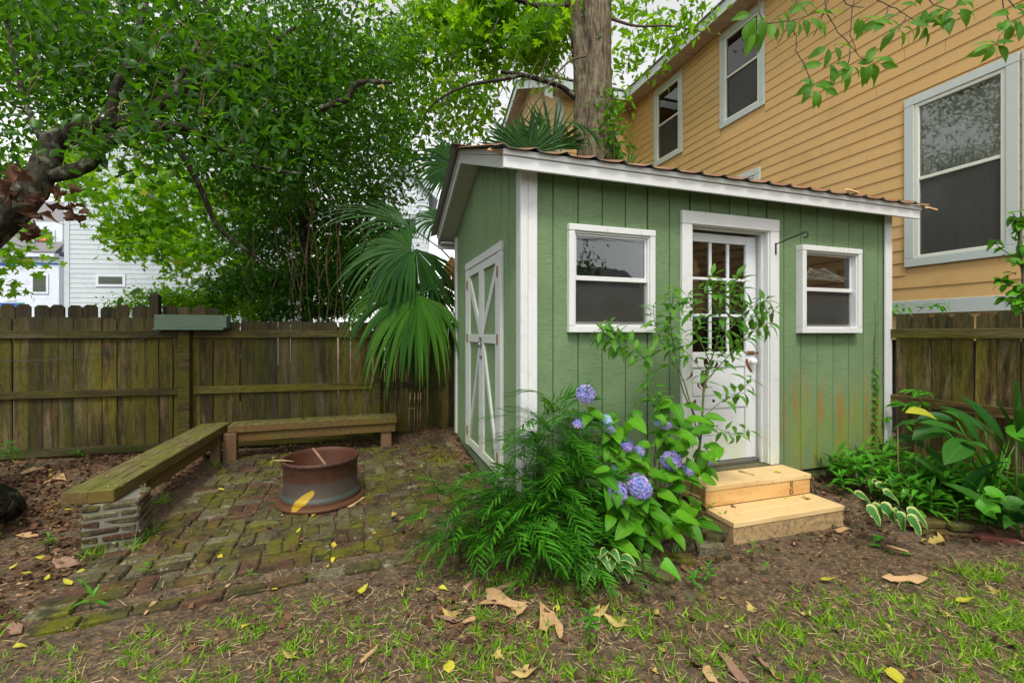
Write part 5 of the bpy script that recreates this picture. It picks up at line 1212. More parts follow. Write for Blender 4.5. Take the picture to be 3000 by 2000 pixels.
d1 = pt(1345, 330, 7.45); d2 = pt(1335, 160, 7.4); d3 = pt(1316, 0, 7.35)
part('side_stem', trunk_mesh([d1, d2, d3, d3 + Vector((-.25, 0, 2.5))], [.20, .125, .10, .07], 40, 70, .012, 5), 'bark', bt)
part('burl', trunk_mesh([pt(1402, 385, 7.4), pt(1405, 355, 7.4), pt(1403, 320, 7.42), pt(1395, 300, 7.45)], [.10, .13, .10, .04], 30, 24, .01, 8), 'bark', bt)
limb(bt, [(1330, 232, 7.4), (1290, 200, 7.3), (1255, 188, 7.2), (1200, 172, 7.1), (1150, 165, 7.0)], [.05, .045, .04, .035, .025], 'bark_dark'); limb(bt, [(1200, 172, 7.1), (1140, 185, 7.0), (1070, 198, 6.9), (1000, 235, 6.8), (960, 290, 6.8)], [.035, .03, .022, .015, .006], 'bark_dark')
limb(bt, [(1345, 130, 7.2), (1310, 140, 7.1), (1270, 180, 7.0), (1225, 245, 6.9), (1195, 300, 6.9), (1185, 345, 6.9)], [.018, .016, .014, .012, .010, .006], 'twig')
limb(bt, [(1330, 10, 7.4), (1240, 15, 7.2), (1140, -20, 7.0)], [.05, .04, .03], 'bark_dark'); limb(bt, [(1395, 40, 7.5), (1460, 60, 7.4), (1540, 60, 7.4), (1620, 75, 7.4)], [.03, .02, .014, .008], 'twig')
for _ in range(18):
    x0, y0 = random.uniform(980, 1320), random.uniform(20, 260); limb(bt, [(x0, y0, 7), (x0 - 18, y0 + 40, 6.95), (x0 - 30 * random.random(), y0 + 90, 6.9)], [.008, .006, .003], 'twig', 'twig', 4)
cl = [(1060, 40, 8.2, .7, .8, .55, 800), (1160, 60, 8.2, .8, .8, .6, 1150), (1260, 50, 8.2, .7, .8, .6, 1050), (1200, 115, 8, .7, .6, .35, 850), (1280, 110, 8, .4, .5, .35, 420), (1120, 150, 8.2, .5, .6, .35, 360), (1050, 230, 8.2, .55, .6, .4, 420), (960, 150, 8.4, .4, .5, .5, 420), (930, 250, 8.4, .35, .5, .4, 300), (1000, 210, 8.4, .3, .5, .4, 260), (1045, 120, 8.4, .35, .5, .4, 300), (930, 340, 8.3, .25, .4, .3, 160), (1010, 120, 8.4, .4, .6, .4, 330), (990, 310, 8.2, .5, .5, .5, 520), (1090, 225, 8.0, .35, .4, .25, 260), (1020, 20, 8, .5, .5, .3, 380), (1090, 290, 8, .3, .4, .25, 200),
      (1430, 30, 7.9, .35, .5, .35, 300), (1510, 40, 7.8, .5, .4, .35, 420), (1600, 40, 7.6, .4, .3, .25, 260), (1440, 130, 7.6, .28, .4, .4, 300), (1500, 130, 7.6, .25, .3, .3, 130), (1550, 90, 7.6, .3, .3, .2, 150), (1420, 210, 7.6, .12, .3, .18, 50)]
cl = [q[:6] + (int(q[6] * (.45 if q[0] > 1380 else .72)),) for q in cl] + [(px, py, d, 1.6, 1.3, .9, 700) for (px, py, d) in ((1150, -220, 8.5), (1400, -250, 8.5), (1000, -300, 8.5))]
crown(bt, cl, .15, 'leaf_bright', MAPLE_V[:] if False else LEAF4_V, LEAF4_F, -.7, keep=avoid, spread=.35)
crown(bt, [(1150, -10, 7.6, .9, .5, .35, 420), (1080, 60, 7.6, .4, .4, .4, 200), (1240, 90, 7.4, .5, .4, .4, 300)], .19, 'leaf_bright', MAPLE_V, MAPLE_F, -.7, keep=avoid, name='near_foliage')
ivy = thing('climbing_ivy', 'green creeper leaves hanging beside the tall trunk above the shed roof', 'vine', pt(1410, 380, 7.2))
crown(ivy, [(1400, 250, 7.25, .12, .1, .14, 100), (1412, 300, 7.2, .14, .1, .2, 130), (1425, 350, 7.2, .12, .1, .2, 110), (1400, 225, 7.3, .15, .1, .08, 60)], .115, 'leaf_mid', name='leaves', spread=.5)
limb(ivy, [(1398, 215, 7.25), (1403, 270, 7.2), (1410, 330, 7.15), (1412, 390, 7.15)], [.006] * 4, 'vine_stem', 'stem', 4)

# ================================================================== PALMS
def frond(parent, hub, A, Nn, rad, spread=125, n=46, droop=.5, w=.05, mat='leaf_palm', fuse=.42, pet=None, label=None, dead=False):
    A = Vector(A).normalized(); Nn = Vector(Nn); Nn = (Nn - A * Nn.dot(A)).normalized(); S = A.cross(Nn); hub = Vector(hub); m = MB()
    for i in range(n):
        th = R((i / (n - 1) * 2 - 1) * spread + random.gauss(0, 2.2)); dirv = A * math.cos(th) + S * math.sin(th); L = rad * (1 - .22 * (abs(th) / R(spread)) ** 2) * random.uniform(.78, 1.1); W = w * random.uniform(.75, 1.1)
        side = Nn.cross(dirv).normalized(); rows = 10; bend = random.uniform(.75, 1.35) * droop; b0 = len(m.v); brk = random.random() < .10; kink = random.uniform(.35, .6)
        p = hub.copy(); d = dirv.copy(); ds = L / rows
        for j in range(rows + 1):
            t = j / rows
            wd = W * (min(1, t / fuse) if t < fuse else max(.05, 1 - ((t - fuse) / (1 - fuse)) ** 1.3)) * .5
            fold = .55 * wd; sd = (side - d * side.dot(d)).normalized(); nn = d.cross(sd).normalized() * (1 if d.cross(sd).dot(Nn) > 0 else -1)
            m.v += [tuple(p - sd * wd + nn * fold), tuple(p), tuple(p + sd * wd + nn * fold)]
            if t > fuse * .7: d = (d + Vector((0, 0, -1)) * bend * .22).normalized()
            if brk and abs(t - kink) < .06: d = (d + Vector((0, 0, -1.6))).normalized()
            p = p + d * ds + Nn * 0
        for j in range(rows):
            a = b0 + j * 3
            for q in (0, 1): m.f.append((a + q, a + q + 1, a + q + 4, a + q + 3))
    fr = part('frond', m, mat, parent, label)
    if pet is not None:
        pet = Vector(pet); mid = (hub + pet) / 2 + Vector((0, 0, .08)); part('petiole', MB().tube([hub, mid, pet], [.008, .011, .016], 6), 'leaf_palm', fr)
    return fr
Rv_ = Vector(R_); Fv = Vector(F_); Zv = Vector((0, 0, 1))
pc1 = Vector((1.55, 6.35, 0)); 
palm = thing('cabbage_palm', 'fan palm with big drooping green fronds beside the shed rear corner', 'palm', pc1)
part('trunk', MB().tube([pc1, pc1 + Vector((0, 0, 1.2)), pc1 + Vector((-.05, 0, 2.3))], [.16, .15, .13], 12), 'bark', palm)
cr = pc1 + Vector((-.05, 0, 2.2))
frond(palm, pt(962, 677, 5.45), -Rv_ * .75 - Zv * .55 - Fv * .25, -Fv + Zv * .55, 1.30, 105, 50, 1.05, .070, 'leaf_palm_bright', fuse=.36, pet=cr)
frond(palm, pt(952, 672, 5.6), -Rv_ * .05 - Zv * 1, -Fv + Rv_ * .3, .1 + .98, 60, 24, .3, .050, 'leaf_palm', fuse=.3, pet=cr)
frond(palm, pt(945, 572, 5.7), -Rv_ * .95 - Zv * .05 - Fv * .2, -Fv * .8 + Zv * .6, 1.18, 90, 46, .85, .066, 'leaf_palm', fuse=.36, pet=cr)
frond(palm, pt(955, 572, 5.65), Rv_ * .15 - Zv * 1, -Fv + Rv_ * .2, .95, 62, 30, .35, .05, 'leaf_palm', pet=cr)
frond(palm, pt(940, 520, 6.1), -Rv_ * .9 + Zv * .45 - Fv * .2, -Fv * .6 + Zv, 1.35, 48, 24, .6, .05, 'leaf_palm', pet=cr)
frond(palm, pt(985, 640, 6.0), Rv_ * .25 - Zv * 1, -Fv, .9, 75, 26, .4, .045, 'leaf_palm', pet=cr)
frond(palm, pt(1010, 505, 6.3), -Rv_ * .9 + Zv * .2, -Fv * .8 + Zv * .5, .62, 75, 26, .9, .035, 'leaf_palm', pet=cr)
frond(palm, pt(1048, 378, 6.6), -Rv_ * .85 + Zv * .1, -Fv * .9 + Zv * .3, .82, 100, 52, .45, .05, 'leaf_palm', pet=cr + Vector((.2, 0, .3)))
frond(palm, pt(1060, 392, 6.7), -Rv_ * .6 + Zv * .8, -Fv * .9, .62, 50, 24, .15, .05, 'leaf_palm', pet=cr)
frond(palm, pt(1036, 590, 5.9), -Zv + Rv_ * .1, -Fv, .55, 35, 16, .5, .04, 'palm_dead', pet=cr, label='dead tan frond hanging by the shed wall')
pc2 = Vector((3.0, 6.3, 0)); palm2 = thing('fan_palm', 'fan palm whose fronds stand up above the shed roof beside the tall trunk', 'palm', pc2)
part('trunk', MB().tube([pc2, pc2 + Vector((0, 0, 1.5)), pc2 + Vector((0, 0, 2.9))], [.16, .15, .13], 12), 'bark', palm2); cr2 = pc2 + Vector((0, 0, 2.8))
frond(palm2, pt(1215, 352, 6.5), -Rv_ * .1 + Zv, -Fv, .72, 112, 54, .12, .07, 'leaf_palm', pet=cr2)
frond(palm2, pt(1268, 345, 6.6), Rv_ * .1 + Zv, -Fv + Rv_ * .3, .82, 70, 30, .25, .055, 'leaf_palm', pet=cr2)
frond(palm2, pt(1285, 280, 6.5), Rv_ * .9 - Zv * .1, -Fv * .5 + Zv * .9, .95, 38, 16, 1.0, .035, 'leaf_palm', pet=cr2)
frond(palm2, pt(1180, 355, 6.6), -Rv_ * .8 + Zv * .55, -Fv, .68, 40, 16, .35, .05, 'leaf_palm', pet=cr2)
frond(palm2, pt(1440, 400, 6.6), Rv_ * .3 + Zv, -Fv, .55, 55, 9, .2, .03, 'leaf_palm_bright', pet=cr2)

# ================================================================== OVERHANGING LEAFY TWIGS (top right)
oh = thing('overhanging_branch', 'thin dark twigs with fresh serrated leaves hanging across the top right', 'branch', pt(2000, -60, 2.4))
def zp(x, y): return ((2000 + x / 2.24) / 1.2755, y / 2.24 / 1.2755)
el = [blade(.105, .044, lance, 14, .14, b, 4, .01, .05, 0, name='leaf', mat='leaf_elm', petiole=.008) for b in (.3, .7, 1.1)]
twigs = [[(495, -60), (500, 60), (520, 130), (560, 160), (700, 140), (860, 90), (950, 70)], [(930, -60), (950, 90), (1020, 210), (1100, 300), (1160, 370), (1210, 400)], [(1130, -40), (1110, 100), (1100, 230), (1140, 350)], [(720, 180), (745, 240), (745, 330), (780, 400), (820, 430), (895, 433)], [(790, 410), (820, 470), (840, 550)], [(1240, -30), (1310, 20), (1400, 60), (1480, 110), (1560, 150)], [(1350, 50), (1330, 120), (1290, 160)], [(1470, 110), (1430, 170), (1410, 210)], [(1040, -20), (1090, 40), (1190, 50)], [(2100, -30), (2110, 60), (2150, 150), (2080, 240), (2050, 300)], [(2120, -20), (2180, 50), (2260, 80)], [(1600, -30), (1640, 30), (1760, 70)], [(780, -40), (720, 60), (690, 130)], [(970, -20), (900, 150), (860, 240)], [(1100, 310), (1085, 420)], [(700, 170), (620, 290)]]
for k_, tw in enumerate(twigs):
    d = 2.35 + .05 * (k_ % 4); P = [pt(*zp(*q), d) for q in tw]; rr = [.0032 - .002 * i / len(P) for i in range(len(P))]
    Q, r2 = [], []
    for i in range(len(P) - 1):
        for t in (0, .33, .66): Q.append(P[i].lerp(P[i + 1], t) + rv(.003)); r2.append(rr[i])
    part('twig', MB().tube(Q + [P[-1]], r2 + [rr[-1]], 5), 'twig', oh)
leafs = [(440, 90, -160), (470, 120, -110), (440, 150, -120), (500, 110, -40), (510, 130, -80), (480, 200, -100), (470, 230, -120), (490, 220, -75), (560, 120, 160), (580, 150, -100), (620, 110, -60), (600, 170, -75), (650, 90, -20), (700, 130, -95), (690, 90, 30), (730, 130, -100), (760, 150, -85), (790, 130, -70), (830, 120, -50), (870, 140, -45), (840, 90, 15), (900, 90, 12), (950, 75, 20), (740, 10, 100), (760, 40, -30), (780, 20, -10), (720, 10, 150),
         (940, 310, -150), (960, 320, -100), (1000, 310, -70), (990, 300, 10), (1150, 120, -90), (1190, 120, -5), (1180, 130, -100), (910, 420, -170), (970, 420, -70), (980, 440, -85), (1010, 420, -10), (1060, 460, -150), (1090, 430, -120), (1070, 470, -80), (1120, 440, -40), (1150, 420, 10), (1170, 440, -55), (1210, 410, 20), (1230, 430, -110), (1250, 420, -70), (1280, 400, 10), (1300, 420, -20), (1310, 430, -10), (1240, 440, -80), (1200, 400, 60),
         (850, 560, -150), (840, 590, -130), (860, 600, -60), (870, 570, 10), (900, 570, -20), (930, 590, -15), (860, 560, 130), (880, 600, -100),
         (1300, 130, 20), (1290, 150, -160), (1320, 160, -150), (1350, 130, -40), (1370, 160, 160), (1400, 180, -140), (1390, 210, -140), (1430, 200, -75), (1450, 180, -10), (1480, 150, -20), (1520, 130, 10), (1540, 160, -90), (1600, 180, -115), (1620, 150, 5), (1600, 130, 30), (1580, 190, -80), (1530, 40, 170), (1560, 30, 120), (1600, 70, -120), (1640, 40, -20), (1700, 60, -150), (1720, 100, -135), (1760, 70, -130), (1790, 40, 30), (1820, 60, -60), (1850, 80, -20), (1860, 20, -20), (1880, 0, 40), (1650, 130, -40), (1700, 20, 80), (1670, 160, -10), (1740, 120, -110), (1800, 90, -30), (1830, 30, 20),
         (2050, 280, 165), (2060, 290, 15), (2040, 300, -120), (2030, 290, -160), (2070, 300, -60), (2000, 330, -165), (2140, 90, 180), (2130, 130, -120), (2170, 130, -80), (2200, 130, -60), (2150, 160, -100), (2220, 160, -95), (2180, 60, 20), (2110, 150, -140), (2200, 90, -10), (2240, 40, 20)]
for (x, y, a) in leafs:
    a = R(a); d = Rv_ * math.cos(a) + Zv * math.sin(a) - Fv * random.uniform(-.1, .5); p = pt(*zp(x, y), 2.36 + random.uniform(-.03, .08))
    inst('leaf', random.choice(el), oh, frame(p, d, -Fv * .8 + Zv * random.uniform(.1, .9) + rv(.5), random.uniform(.75, 1.15)))

# ================================================================== FEATHERY SHRUB
fs = thing('feathery_shrub', 'wide feathery dark green shrub with narrow leaflets in front of the shed corner', 'shrub', (1.0, 2.6, 0))
def frond_small(seed):
    r = random.Random(seed); m = MB(); L = r.uniform(.34, .46); n = 12; P = []; p = Vector((0, 0, 0)); a = .35
    for i in range(n + 1):
        P.append(p.copy()); p += Vector((0, math.cos(a), math.sin(a))) * L / n; a -= r.uniform(.07, .13)
    m.tube(P, [.0022] * len(P), 3, False)
    for i in range(2, n + 1):
        t = i / n; ll = .135 * (1 - .45 * abs(t - .55)) * r.uniform(.85, 1.15)
        for s in (-1, 1):
            az = R(s * (52 - 22 * t) + r.gauss(0, 5)); d = Vector((math.sin(az), math.cos(az), r.uniform(-.05, .3))).normalized(); d = (d + (P[i] - P[i - 1]).normalized() * .3).normalized(); w = .0056 * r.uniform(.8, 1.25); side = d.cross(Vector((0, 0, 1))).normalized(); q = P[i].copy(); b = len(m.v); dd = d.copy()
            for j, ww in enumerate((.35, 1, .85, .04)):
                m.v += [tuple(q - side * w * ww + Vector((0, 0, .0015))), tuple(q + side * w * ww + Vector((0, 0, -.0015)))]; q = q + dd * ll / 3; dd = (dd + Vector((0, 0, -.16))).normalized()
            for j in range(3): m.f.append((b + 2 * j, b + 2 * j + 1, b + 2 * j + 3, b + 2 * j + 2))
    return m.mesh('frond', 'leaf_fern')
ff = [frond_small(i) for i in range(8)]
clumps = [(.92, 2.46, .22, 14, .85), (.52, 3.0, .36, 14, .75), (.75, 3.05, .40, 18, .8), (.62, 2.78, .40, 20, .85), (.95, 2.72, .48, 26, .95), (1.22, 2.74, .92, 30, .95), (1.10, 2.78, .8, 18, .9), (1.36, 2.76, .66, 18, .85), (1.12, 2.50, .50, 30, 1), (1.30, 2.52, .42, 22, .95), (.86, 2.55, .38, 22, 1), (1.02, 2.40, .24, 18, .85), (1.20, 2.36, .20, 16, .8), (1.34, 2.38, .22, 12, .75)]
cnt = 0
for (x, y, h, n, s) in clumps:
    g_ = gz(x, y); st = MB()
    for _ in range(4):
        a = Vector((x + random.uniform(-.05, .05), y + random.uniform(-.05, .05), g_)); b = a + Vector((random.uniform(-.08, .08), random.uniform(-.08, .04), h * random.uniform(.8, 1.05))); b.z = a.z + (b.z - a.z) * .8; st.tube([a, a.lerp(b, .5) + rv(.02), b], [.0035, .003, .002], 5)
    part('stem', st, 'stem_green', fs)
    for i in range(n):
        az = 2 * math.pi * (i / n * 2.618) + random.uniform(-.3, .3); t = random.uniform(.3, 1.05) ** .7; el_ = R(random.uniform(5, 62) * t - 12)
        if math.sin(az) > .5 and y > 2.65: az = -az
        d = Vector((math.cos(az) * math.cos(el_), math.sin(az) * math.cos(el_), math.sin(el_))); p = Vector((x, y, g_ + h * t)) + Vector((math.cos(az), math.sin(az), 0)) * .03
        inst('frond', ff[cnt % 8], fs, frame(p, d, Zv + rv(.25), s * random.uniform(.75, 1.1))); cnt += 1

# ================================================================== HYDRANGEA
hy = thing('hydrangea_bush', 'hydrangea bush with broad leaves and mauve-blue flower heads left of the steps', 'shrub', (1.95, 2.5, gz(1.95, 2.5)))
def flower_mesh(seed, rx, rz_, n, flat=False):
    r = random.Random(seed); pos, nor = [], []
    for i in range(n):
        z = 1 - 2 * (i + .5) / n * (.85 if not flat else .55); a = i * 2.39996; q = math.sqrt(max(0, 1 - z * z)); nn = Vector((q * math.cos(a), q * math.sin(a), z)); pos.append(Vector((nn.x * rx, nn.y * rx, nn.z * rz_)) * r.uniform(.86, 1.08)); nor.append(nn)
    m = MB(); s = .0155
    for p, nn in zip(pos, nor):
        u = nn.orthogonal().normalized(); v = nn.cross(u); a0 = r.random() * 6; b = len(m.v); m.v.append(tuple(p - nn * .003))
        sc_ = r.uniform(.8, 1.2)
        for k in range(4):
            for (da, rad, up) in ((-.55, .72, .0015), (0, 1.0, .003 * r.uniform(-1, 2)), (.55, .72, .0015)):
                a = a0 + k * 1.5708 + da; m.v.append(tuple(p + (u * math.cos(a) + v * math.sin(a)) * s * sc_ * rad + nn * up))
        for k in range(4): q = b + 1 + 3 * k; m.f += [(b, q, q + 1), (b, q + 1, q + 2)]
    return m.mesh('flower_head', 'flower')
fl = {'big': flower_mesh(1, .074, .066, 150), 'mid': flower_mesh(2, .062, .062, 110), 'small': flower_mesh(3, .045, .035, 60), 'flat': flower_mesh(4, .055, .026, 60, True), 'tiny': flower_mesh(5, .028, .02, 26, True)}
hl = [blade(.165, .092, ovate, 9, .10, b, 4, .012, .015, 0, name='leaf', mat='leaf_hyd', petiole=.02) for b in (.4, .8, 1.2)]
blooms = [(1345, 905, 2.62, 'mid', .1, .85), (1329, 975, 2.66, 'tiny', .1, 1.1), (1394, 965, 2.60, 'small', .75, .75), (1402, 986, 2.58, 'small', .25, .6), (1440, 1022, 2.55, 'tiny', 0, 1.2), (1466, 1036, 2.56, 'small', .3, .75), (1412, 1079, 2.55, 'tiny', .2, .9), (1512, 967, 2.72, 'tiny', .8, 1.1), (1528, 974, 2.68, 'small', .1, .75), (1541, 1058, 2.56, 'mid', 0, .93), (1578, 1078, 2.62, 'small', .3, .9), (1627, 1056, 2.66, 'small', 0, .62), (1468, 1118, 2.38, 'big', .12, .92), (1414, 1131, 2.36, 'mid', .05, .95), (1512, 1015, 2.7, 'tiny', .9, .7)]
rootp = Vector((1.93, 2.52, gz(1.93, 2.52)))
for (px, py, Y, kd, pale, s) in blooms:
    p = onY(px, py, Y - .09); o = inst('flower_head', fl[kd], hy, Matrix.Translation(p) @ Matrix.Rotation(R(random.uniform(20, 50)), 4, 'X') @ Matrix.Rotation(random.uniform(-.6, .6), 4, 'Y') @ Matrix.Scale(s * 1.12, 4)); o['pale'] = pale
    bs = rootp.lerp(Vector((p.x, p.y + .05, rootp.z)), .45); mid = bs.lerp(p, .6) + Vector((0, .05, .0)); part('stem', MB().tube([bs, mid, p - Vector((0, -.01, .03))], [.006, .0045, .003], 5), 'vine_stem', hy)
    for q in range(6 if kd != 'tiny' else 3):
        az = random.uniform(0, 6.3); t = random.uniform(0, .3); b = p.lerp(mid, .2 + t) ; d = Vector((math.cos(az), math.sin(az) - .35, random.uniform(-.3, .35))); inst('leaf', random.choice(hl), hy, frame(b, d, Zv - Fv * .4 + rv(.3), random.uniform(.6, .95)))
for (px, py, rx, ry, n) in ((1450, 1190, 90, 60, 26), (1540, 1150, 70, 70, 22), (1590, 1010, 50, 60, 16), (1420, 1010, 40, 50, 10), (1500, 1080, 60, 50, 14), (1570, 1220, 40, 40, 8), (1470, 950, 60, 30, 8), (1480, 1230, 60, 25, 10), (1440, 1180, 50, 40, -14), (1510, 1190, 60, 40, -20), (1580, 1170, 40, 40, -12), (1400, 1100, 25, 40, -8), (1560, 960, 50, 40, 10), (1620, 980, 30, 60, 8)):
    for _ in range(abs(n)):
        p = onY(px + random.gauss(0, .6) * rx, py + random.gauss(0, .6) * ry, random.uniform(2.38, 2.68) if n > 0 else random.uniform(2.24, 2.40)); az = random.uniform(0, 6.3)
        if p.z < gz(p.x, p.y) + .03: continue
        inst('leaf', random.choice(hl), hy, frame(p, Vector((math.cos(az), math.sin(az) - .4, random.uniform(-.5, .25))), Zv - Fv * .5 + rv(.3), random.uniform(.6, 1.15)))
for q in range(4): part('stem', MB().tube([rootp + rv(.03), rootp + Vector((random.uniform(-.3, .25), random.uniform(-.1, .05), .25)), rootp + Vector((random.uniform(-.45, .3), random.uniform(-.1, .1), .5))], [.009, .007, .004], 6), 'vine_stem', hy)
# ================================================================== SAPLING in front of the door
sp_ = thing('young_sapling', 'slender young sapling with light green leaves growing in front of the white door', 'sapling', onY(1572, 1216, 2.59))
sl = [blade(.108, .034, lance, 7, .12, b, 2, .01, .0, 0, name='leaf', mat='leaf_sap', petiole=.015) for b in (.3, .8, 1.3)]
SY = 2.56
def sbranch(pts, r0, r1, nleaf, start=.3, size=1.0, dy=0.0):
    nleaf = int(nleaf * 2.3)
    P = [onY(x, y, SY + dy * i / len(pts)) for i, (x, y) in enumerate(pts)]; Q = []
    for i in range(len(P) - 1):
        p0, p1, p2, p3 = P[max(i - 1, 0)], P[i], P[i + 1], P[min(i + 2, len(P) - 1)]
        for t in (0, .25, .5, .75): Q.append(.5 * ((2 * p1) + (p2 - p0) * t + (2 * p0 - 5 * p1 + 4 * p2 - p3) * t * t + (3 * p1 - p0 - 3 * p2 + p3) * t ** 3))
    Q.append(P[-1]); N = len(Q); part('branch', MB().tube(Q, [r0 + (r1 - r0) * i / (N - 1) for i in range(N)], 6), 'stem_green', sp_)
    for k in range(nleaf):
        t = start + (1 - start) * (k + .5) / nleaf; f = t * (N - 1); i = min(int(f), N - 2); p = Q[i].lerp(Q[i + 1], f - i); ax = (Q[i + 1] - Q[i]).normalized(); az = k * 2.4 + random.uniform(-.4, .4); u = ax.orthogonal().normalized(); v = ax.cross(u)
        d = ax * random.uniform(.1, .6) + (u * math.cos(az) + v * math.sin(az)) * 1.0 + Vector((0, 0, random.uniform(-.45, .25))); inst('leaf', random.choice(sl), sp_, frame(p + d.normalized() * .015, d, Zv - Fv * .3 + rv(.3), size * random.uniform(.8, 1.25)))
sbranch([(1572, 1216), (1590, 1120), (1606, 1030), (1612, 970), (1616, 900), (1622, 850)], .011, .007, 3, .8)
sbranch([(1616, 900), (1630, 840), (1650, 770), (1655, 700), (1650, 650)], .007, .002, 20, .15)
sbranch([(1608, 975), (1570, 900), (1552, 820), (1540, 740), (1545, 690), (1550, 660)], .006, .002, 20, .35)
sbranch([(1606, 1010), (1560, 850), (1500, 835), (1450, 800), (1405, 780), (1375, 755)], .005, .0015, 20, .45, 1, -.05)
sbranch([(1618, 880), (1670, 820), (1720, 770), (1765, 740)], .005, .0015, 17, .25, 1, -.1)
sbranch([(1640, 800), (1690, 740), (1735, 700), (1760, 690)], .004, .0015, 15, .2)
sbranch([(1630, 830), (1600, 760), (1590, 700), (1580, 680)], .004, .0015, 15, .2, 1, .06)
sbranch([(1650, 760), (1690, 700), (1700, 660), (1690, 640)], .004, .0015, 14, .2)
sbranch([(1612, 960), (1660, 920), (1700, 900), (1725, 870)], .004, .0015, 10, .3, 1, -.1)
sbranch([(1608, 990), (1650, 985), (1690, 1000), (1720, 985)], .003, .001, 7, .3, .8)
sbranch([(1590, 1000), (1540, 960), (1510, 920), (1490, 870)], .004, .0015, 14, .35, .9)
sbranch([(1560, 850), (1525, 800), (1505, 745), (1500, 700)], .004, .0015, 13, .3, .9)
sbranch([(1700, 745), (1745, 720), (1780, 715)], .003, .001, 8, .2, .9); sbranch([(1620, 860), (1560, 790), (1530, 770)], .003, .001, 8, .3, .9)
sbranch([(1625, 720), (1640, 680), (1625, 645), (1640, 632)], .003, .001, 9, .2, .9); sbranch([(1450, 800), (1420, 770), (1400, 742)], .002, .001, 7, .2, .8)
dsm = [blade(.085, .03, lance, 6, .35, 1.6, 2, .1, .0, .6, name='leaf', mat='dead_leaf')]
for _ in range(14): inst('leaf', dsm[0], sp_, frame(onY(1630 + random.gauss(0, 22), 800 + random.uniform(-20, 130), SY + random.uniform(-.05, .05)), Vector((random.uniform(-.3, .3), random.uniform(-.3, .3), -1)), rv(), random.uniform(.6, 1.3)))

# ================================================================== BED PLANTS ON THE RIGHT
def leaf_between(base, tip, W, arch=.05, prof=strap, mat='leaf_asp', parent=None, name='leaf', rows=10, cols=4, up=None, fold=.12, wavy=.0):
    base = Vector(base); tip = Vector(tip); L = (tip - base); up = Vector(up) if up is not None else (Zv - Fv * .6); m = MB(); m.uv = []
    ctrl = (base + tip) / 2 + Vector((0, 0, arch * 2)); off = wloc(parent)
    for i in range(rows + 1):
        t = i / rows; p = base * (1 - t) ** 2 + ctrl * 2 * t * (1 - t) + tip * t * t; d = ((ctrl - base) * (1 - t) + (tip - ctrl) * t).normalized(); s = d.cross(up).normalized(); n = s.cross(d); wd = W * .5 * prof(t)
        for j in range(cols + 1):
            q = j / cols * 2 - 1; m.v.append(tuple(p + s * q * wd + n * (abs(q) * wd * fold * 2 + wavy * wd * math.sin(t * 11 + q * 2) * abs(q)))); m.uv.append((j / cols, t))
    for i in range(rows):
        for j in range(cols): b = i * (cols + 1) + j; m.f.append((b, b + 1, b + cols + 2, b + cols + 1))
    m.smooth = True; return part(name, m, mat, parent)
def z1(x, y): return ((2500 + x / 2.614) / 1.2755, (1050 + y / 2.614) / 1.2755)
asp = thing('cast_iron_plant', 'clump of long broad dark leaves in the bed against the right fence', 'plant', pt(*z1(1060, 880), 3.35))
for (tx, ty, bx, by, w_, dt, db, mt_) in ((820, 285, 1160, 640, .085, 3.7, 3.5, 0), (1070, 308, 1250, 640, .115, 3.3, 3.35, 0), (1237, 138, 1225, 540, .15, 3.2, 3.3, 0), (645, 362, 1010, 560, .065, 3.8, 3.5, 0), (505, 490, 880, 610, .065, 3.4, 3.4, 0), (398, 415, 640, 470, .075, 3.5, 3.5, 1), (478, 472, 790, 480, .075, 3.6, 3.5, 0), (780, 400, 960, 660, .07, 3.5, 3.4, 0), (900, 450, 1180, 760, .09, 3.25, 3.3, 0), (695, 815, 900, 640, .11, 3.1, 3.3, 0), (1035, 702, 800, 655, .055, 3.1, 3.3, 0), (450, 625, 720, 560, .10, 3.5, 3.5, 0), (1300, 390, 1250, 560, .045, 3.1, 3.3, 0), (290, 560, 520, 490, .07, 3.8, 3.6, 0), (1015, 660, 1080, 920, .08, 3.2, 3.3, 0), (1110, 900, 1300, 1120, .13, 2.9, 3.0, 0), (290, 610, 560, 690, .09, 3.8, 3.6, 0), (660, 400, 900, 520, .05, 3.7, 3.5, 0), (1180, 560, 1300, 720, .12, 3.1, 3.2, 0), (560, 520, 850, 700, .08, 3.6, 3.5, 0), (860, 560, 1060, 800, .09, 3.4, 3.4, 0), (1280, 420, 1320, 620, .1, 3.4, 3.4, 0)):
    leaf_between(pt(*z1(bx, by), db), pt(*z1(tx, ty), dt), w_ * 1.35, .03, strap, 'leaf_yel' if mt_ else 'leaf_asp', asp)
crn = pt(*z1(1080, 960), 3.35)
for k_ in range(22):
    az = R(random.uniform(100, 290)); L_ = random.uniform(.34, .58); el2 = R(random.uniform(12, 60)); b_ = crn + Vector((random.uniform(-.3, .12), random.uniform(-.3, .25), .02)); b_.z = gz(b_.x, b_.y) + .04
    t_2 = b_ + Vector((math.cos(az) * math.cos(el2), math.sin(az) * math.cos(el2), math.sin(el2))) * L_; t_2.x = min(t_2.x, 4.86); leaf_between(b_, t_2, random.uniform(.07, .11), random.uniform(.04, .09), strap, 'leaf_asp', asp)
for (bx, by) in ((1160, 640), (1250, 640), (1225, 540), (1010, 560), (880, 610), (790, 480), (960, 660), (1180, 760), (900, 640), (720, 560)): part('leaf_stalk', MB().tube([pt(*z1(bx, by), 3.36), pt(*z1((bx + 1080) / 2, (by + 960) / 2), 3.38), crn + Vector((random.uniform(-.08, .08), random.uniform(-.05, .05), -.05))], [.005, .005, .006], 5), 'leaf_low', asp)
ear = thing('elephant_ear', 'single rounded bright leaf on a tall stalk at the right edge', 'plant', pt(*z1(1250, 1080), 2.9))
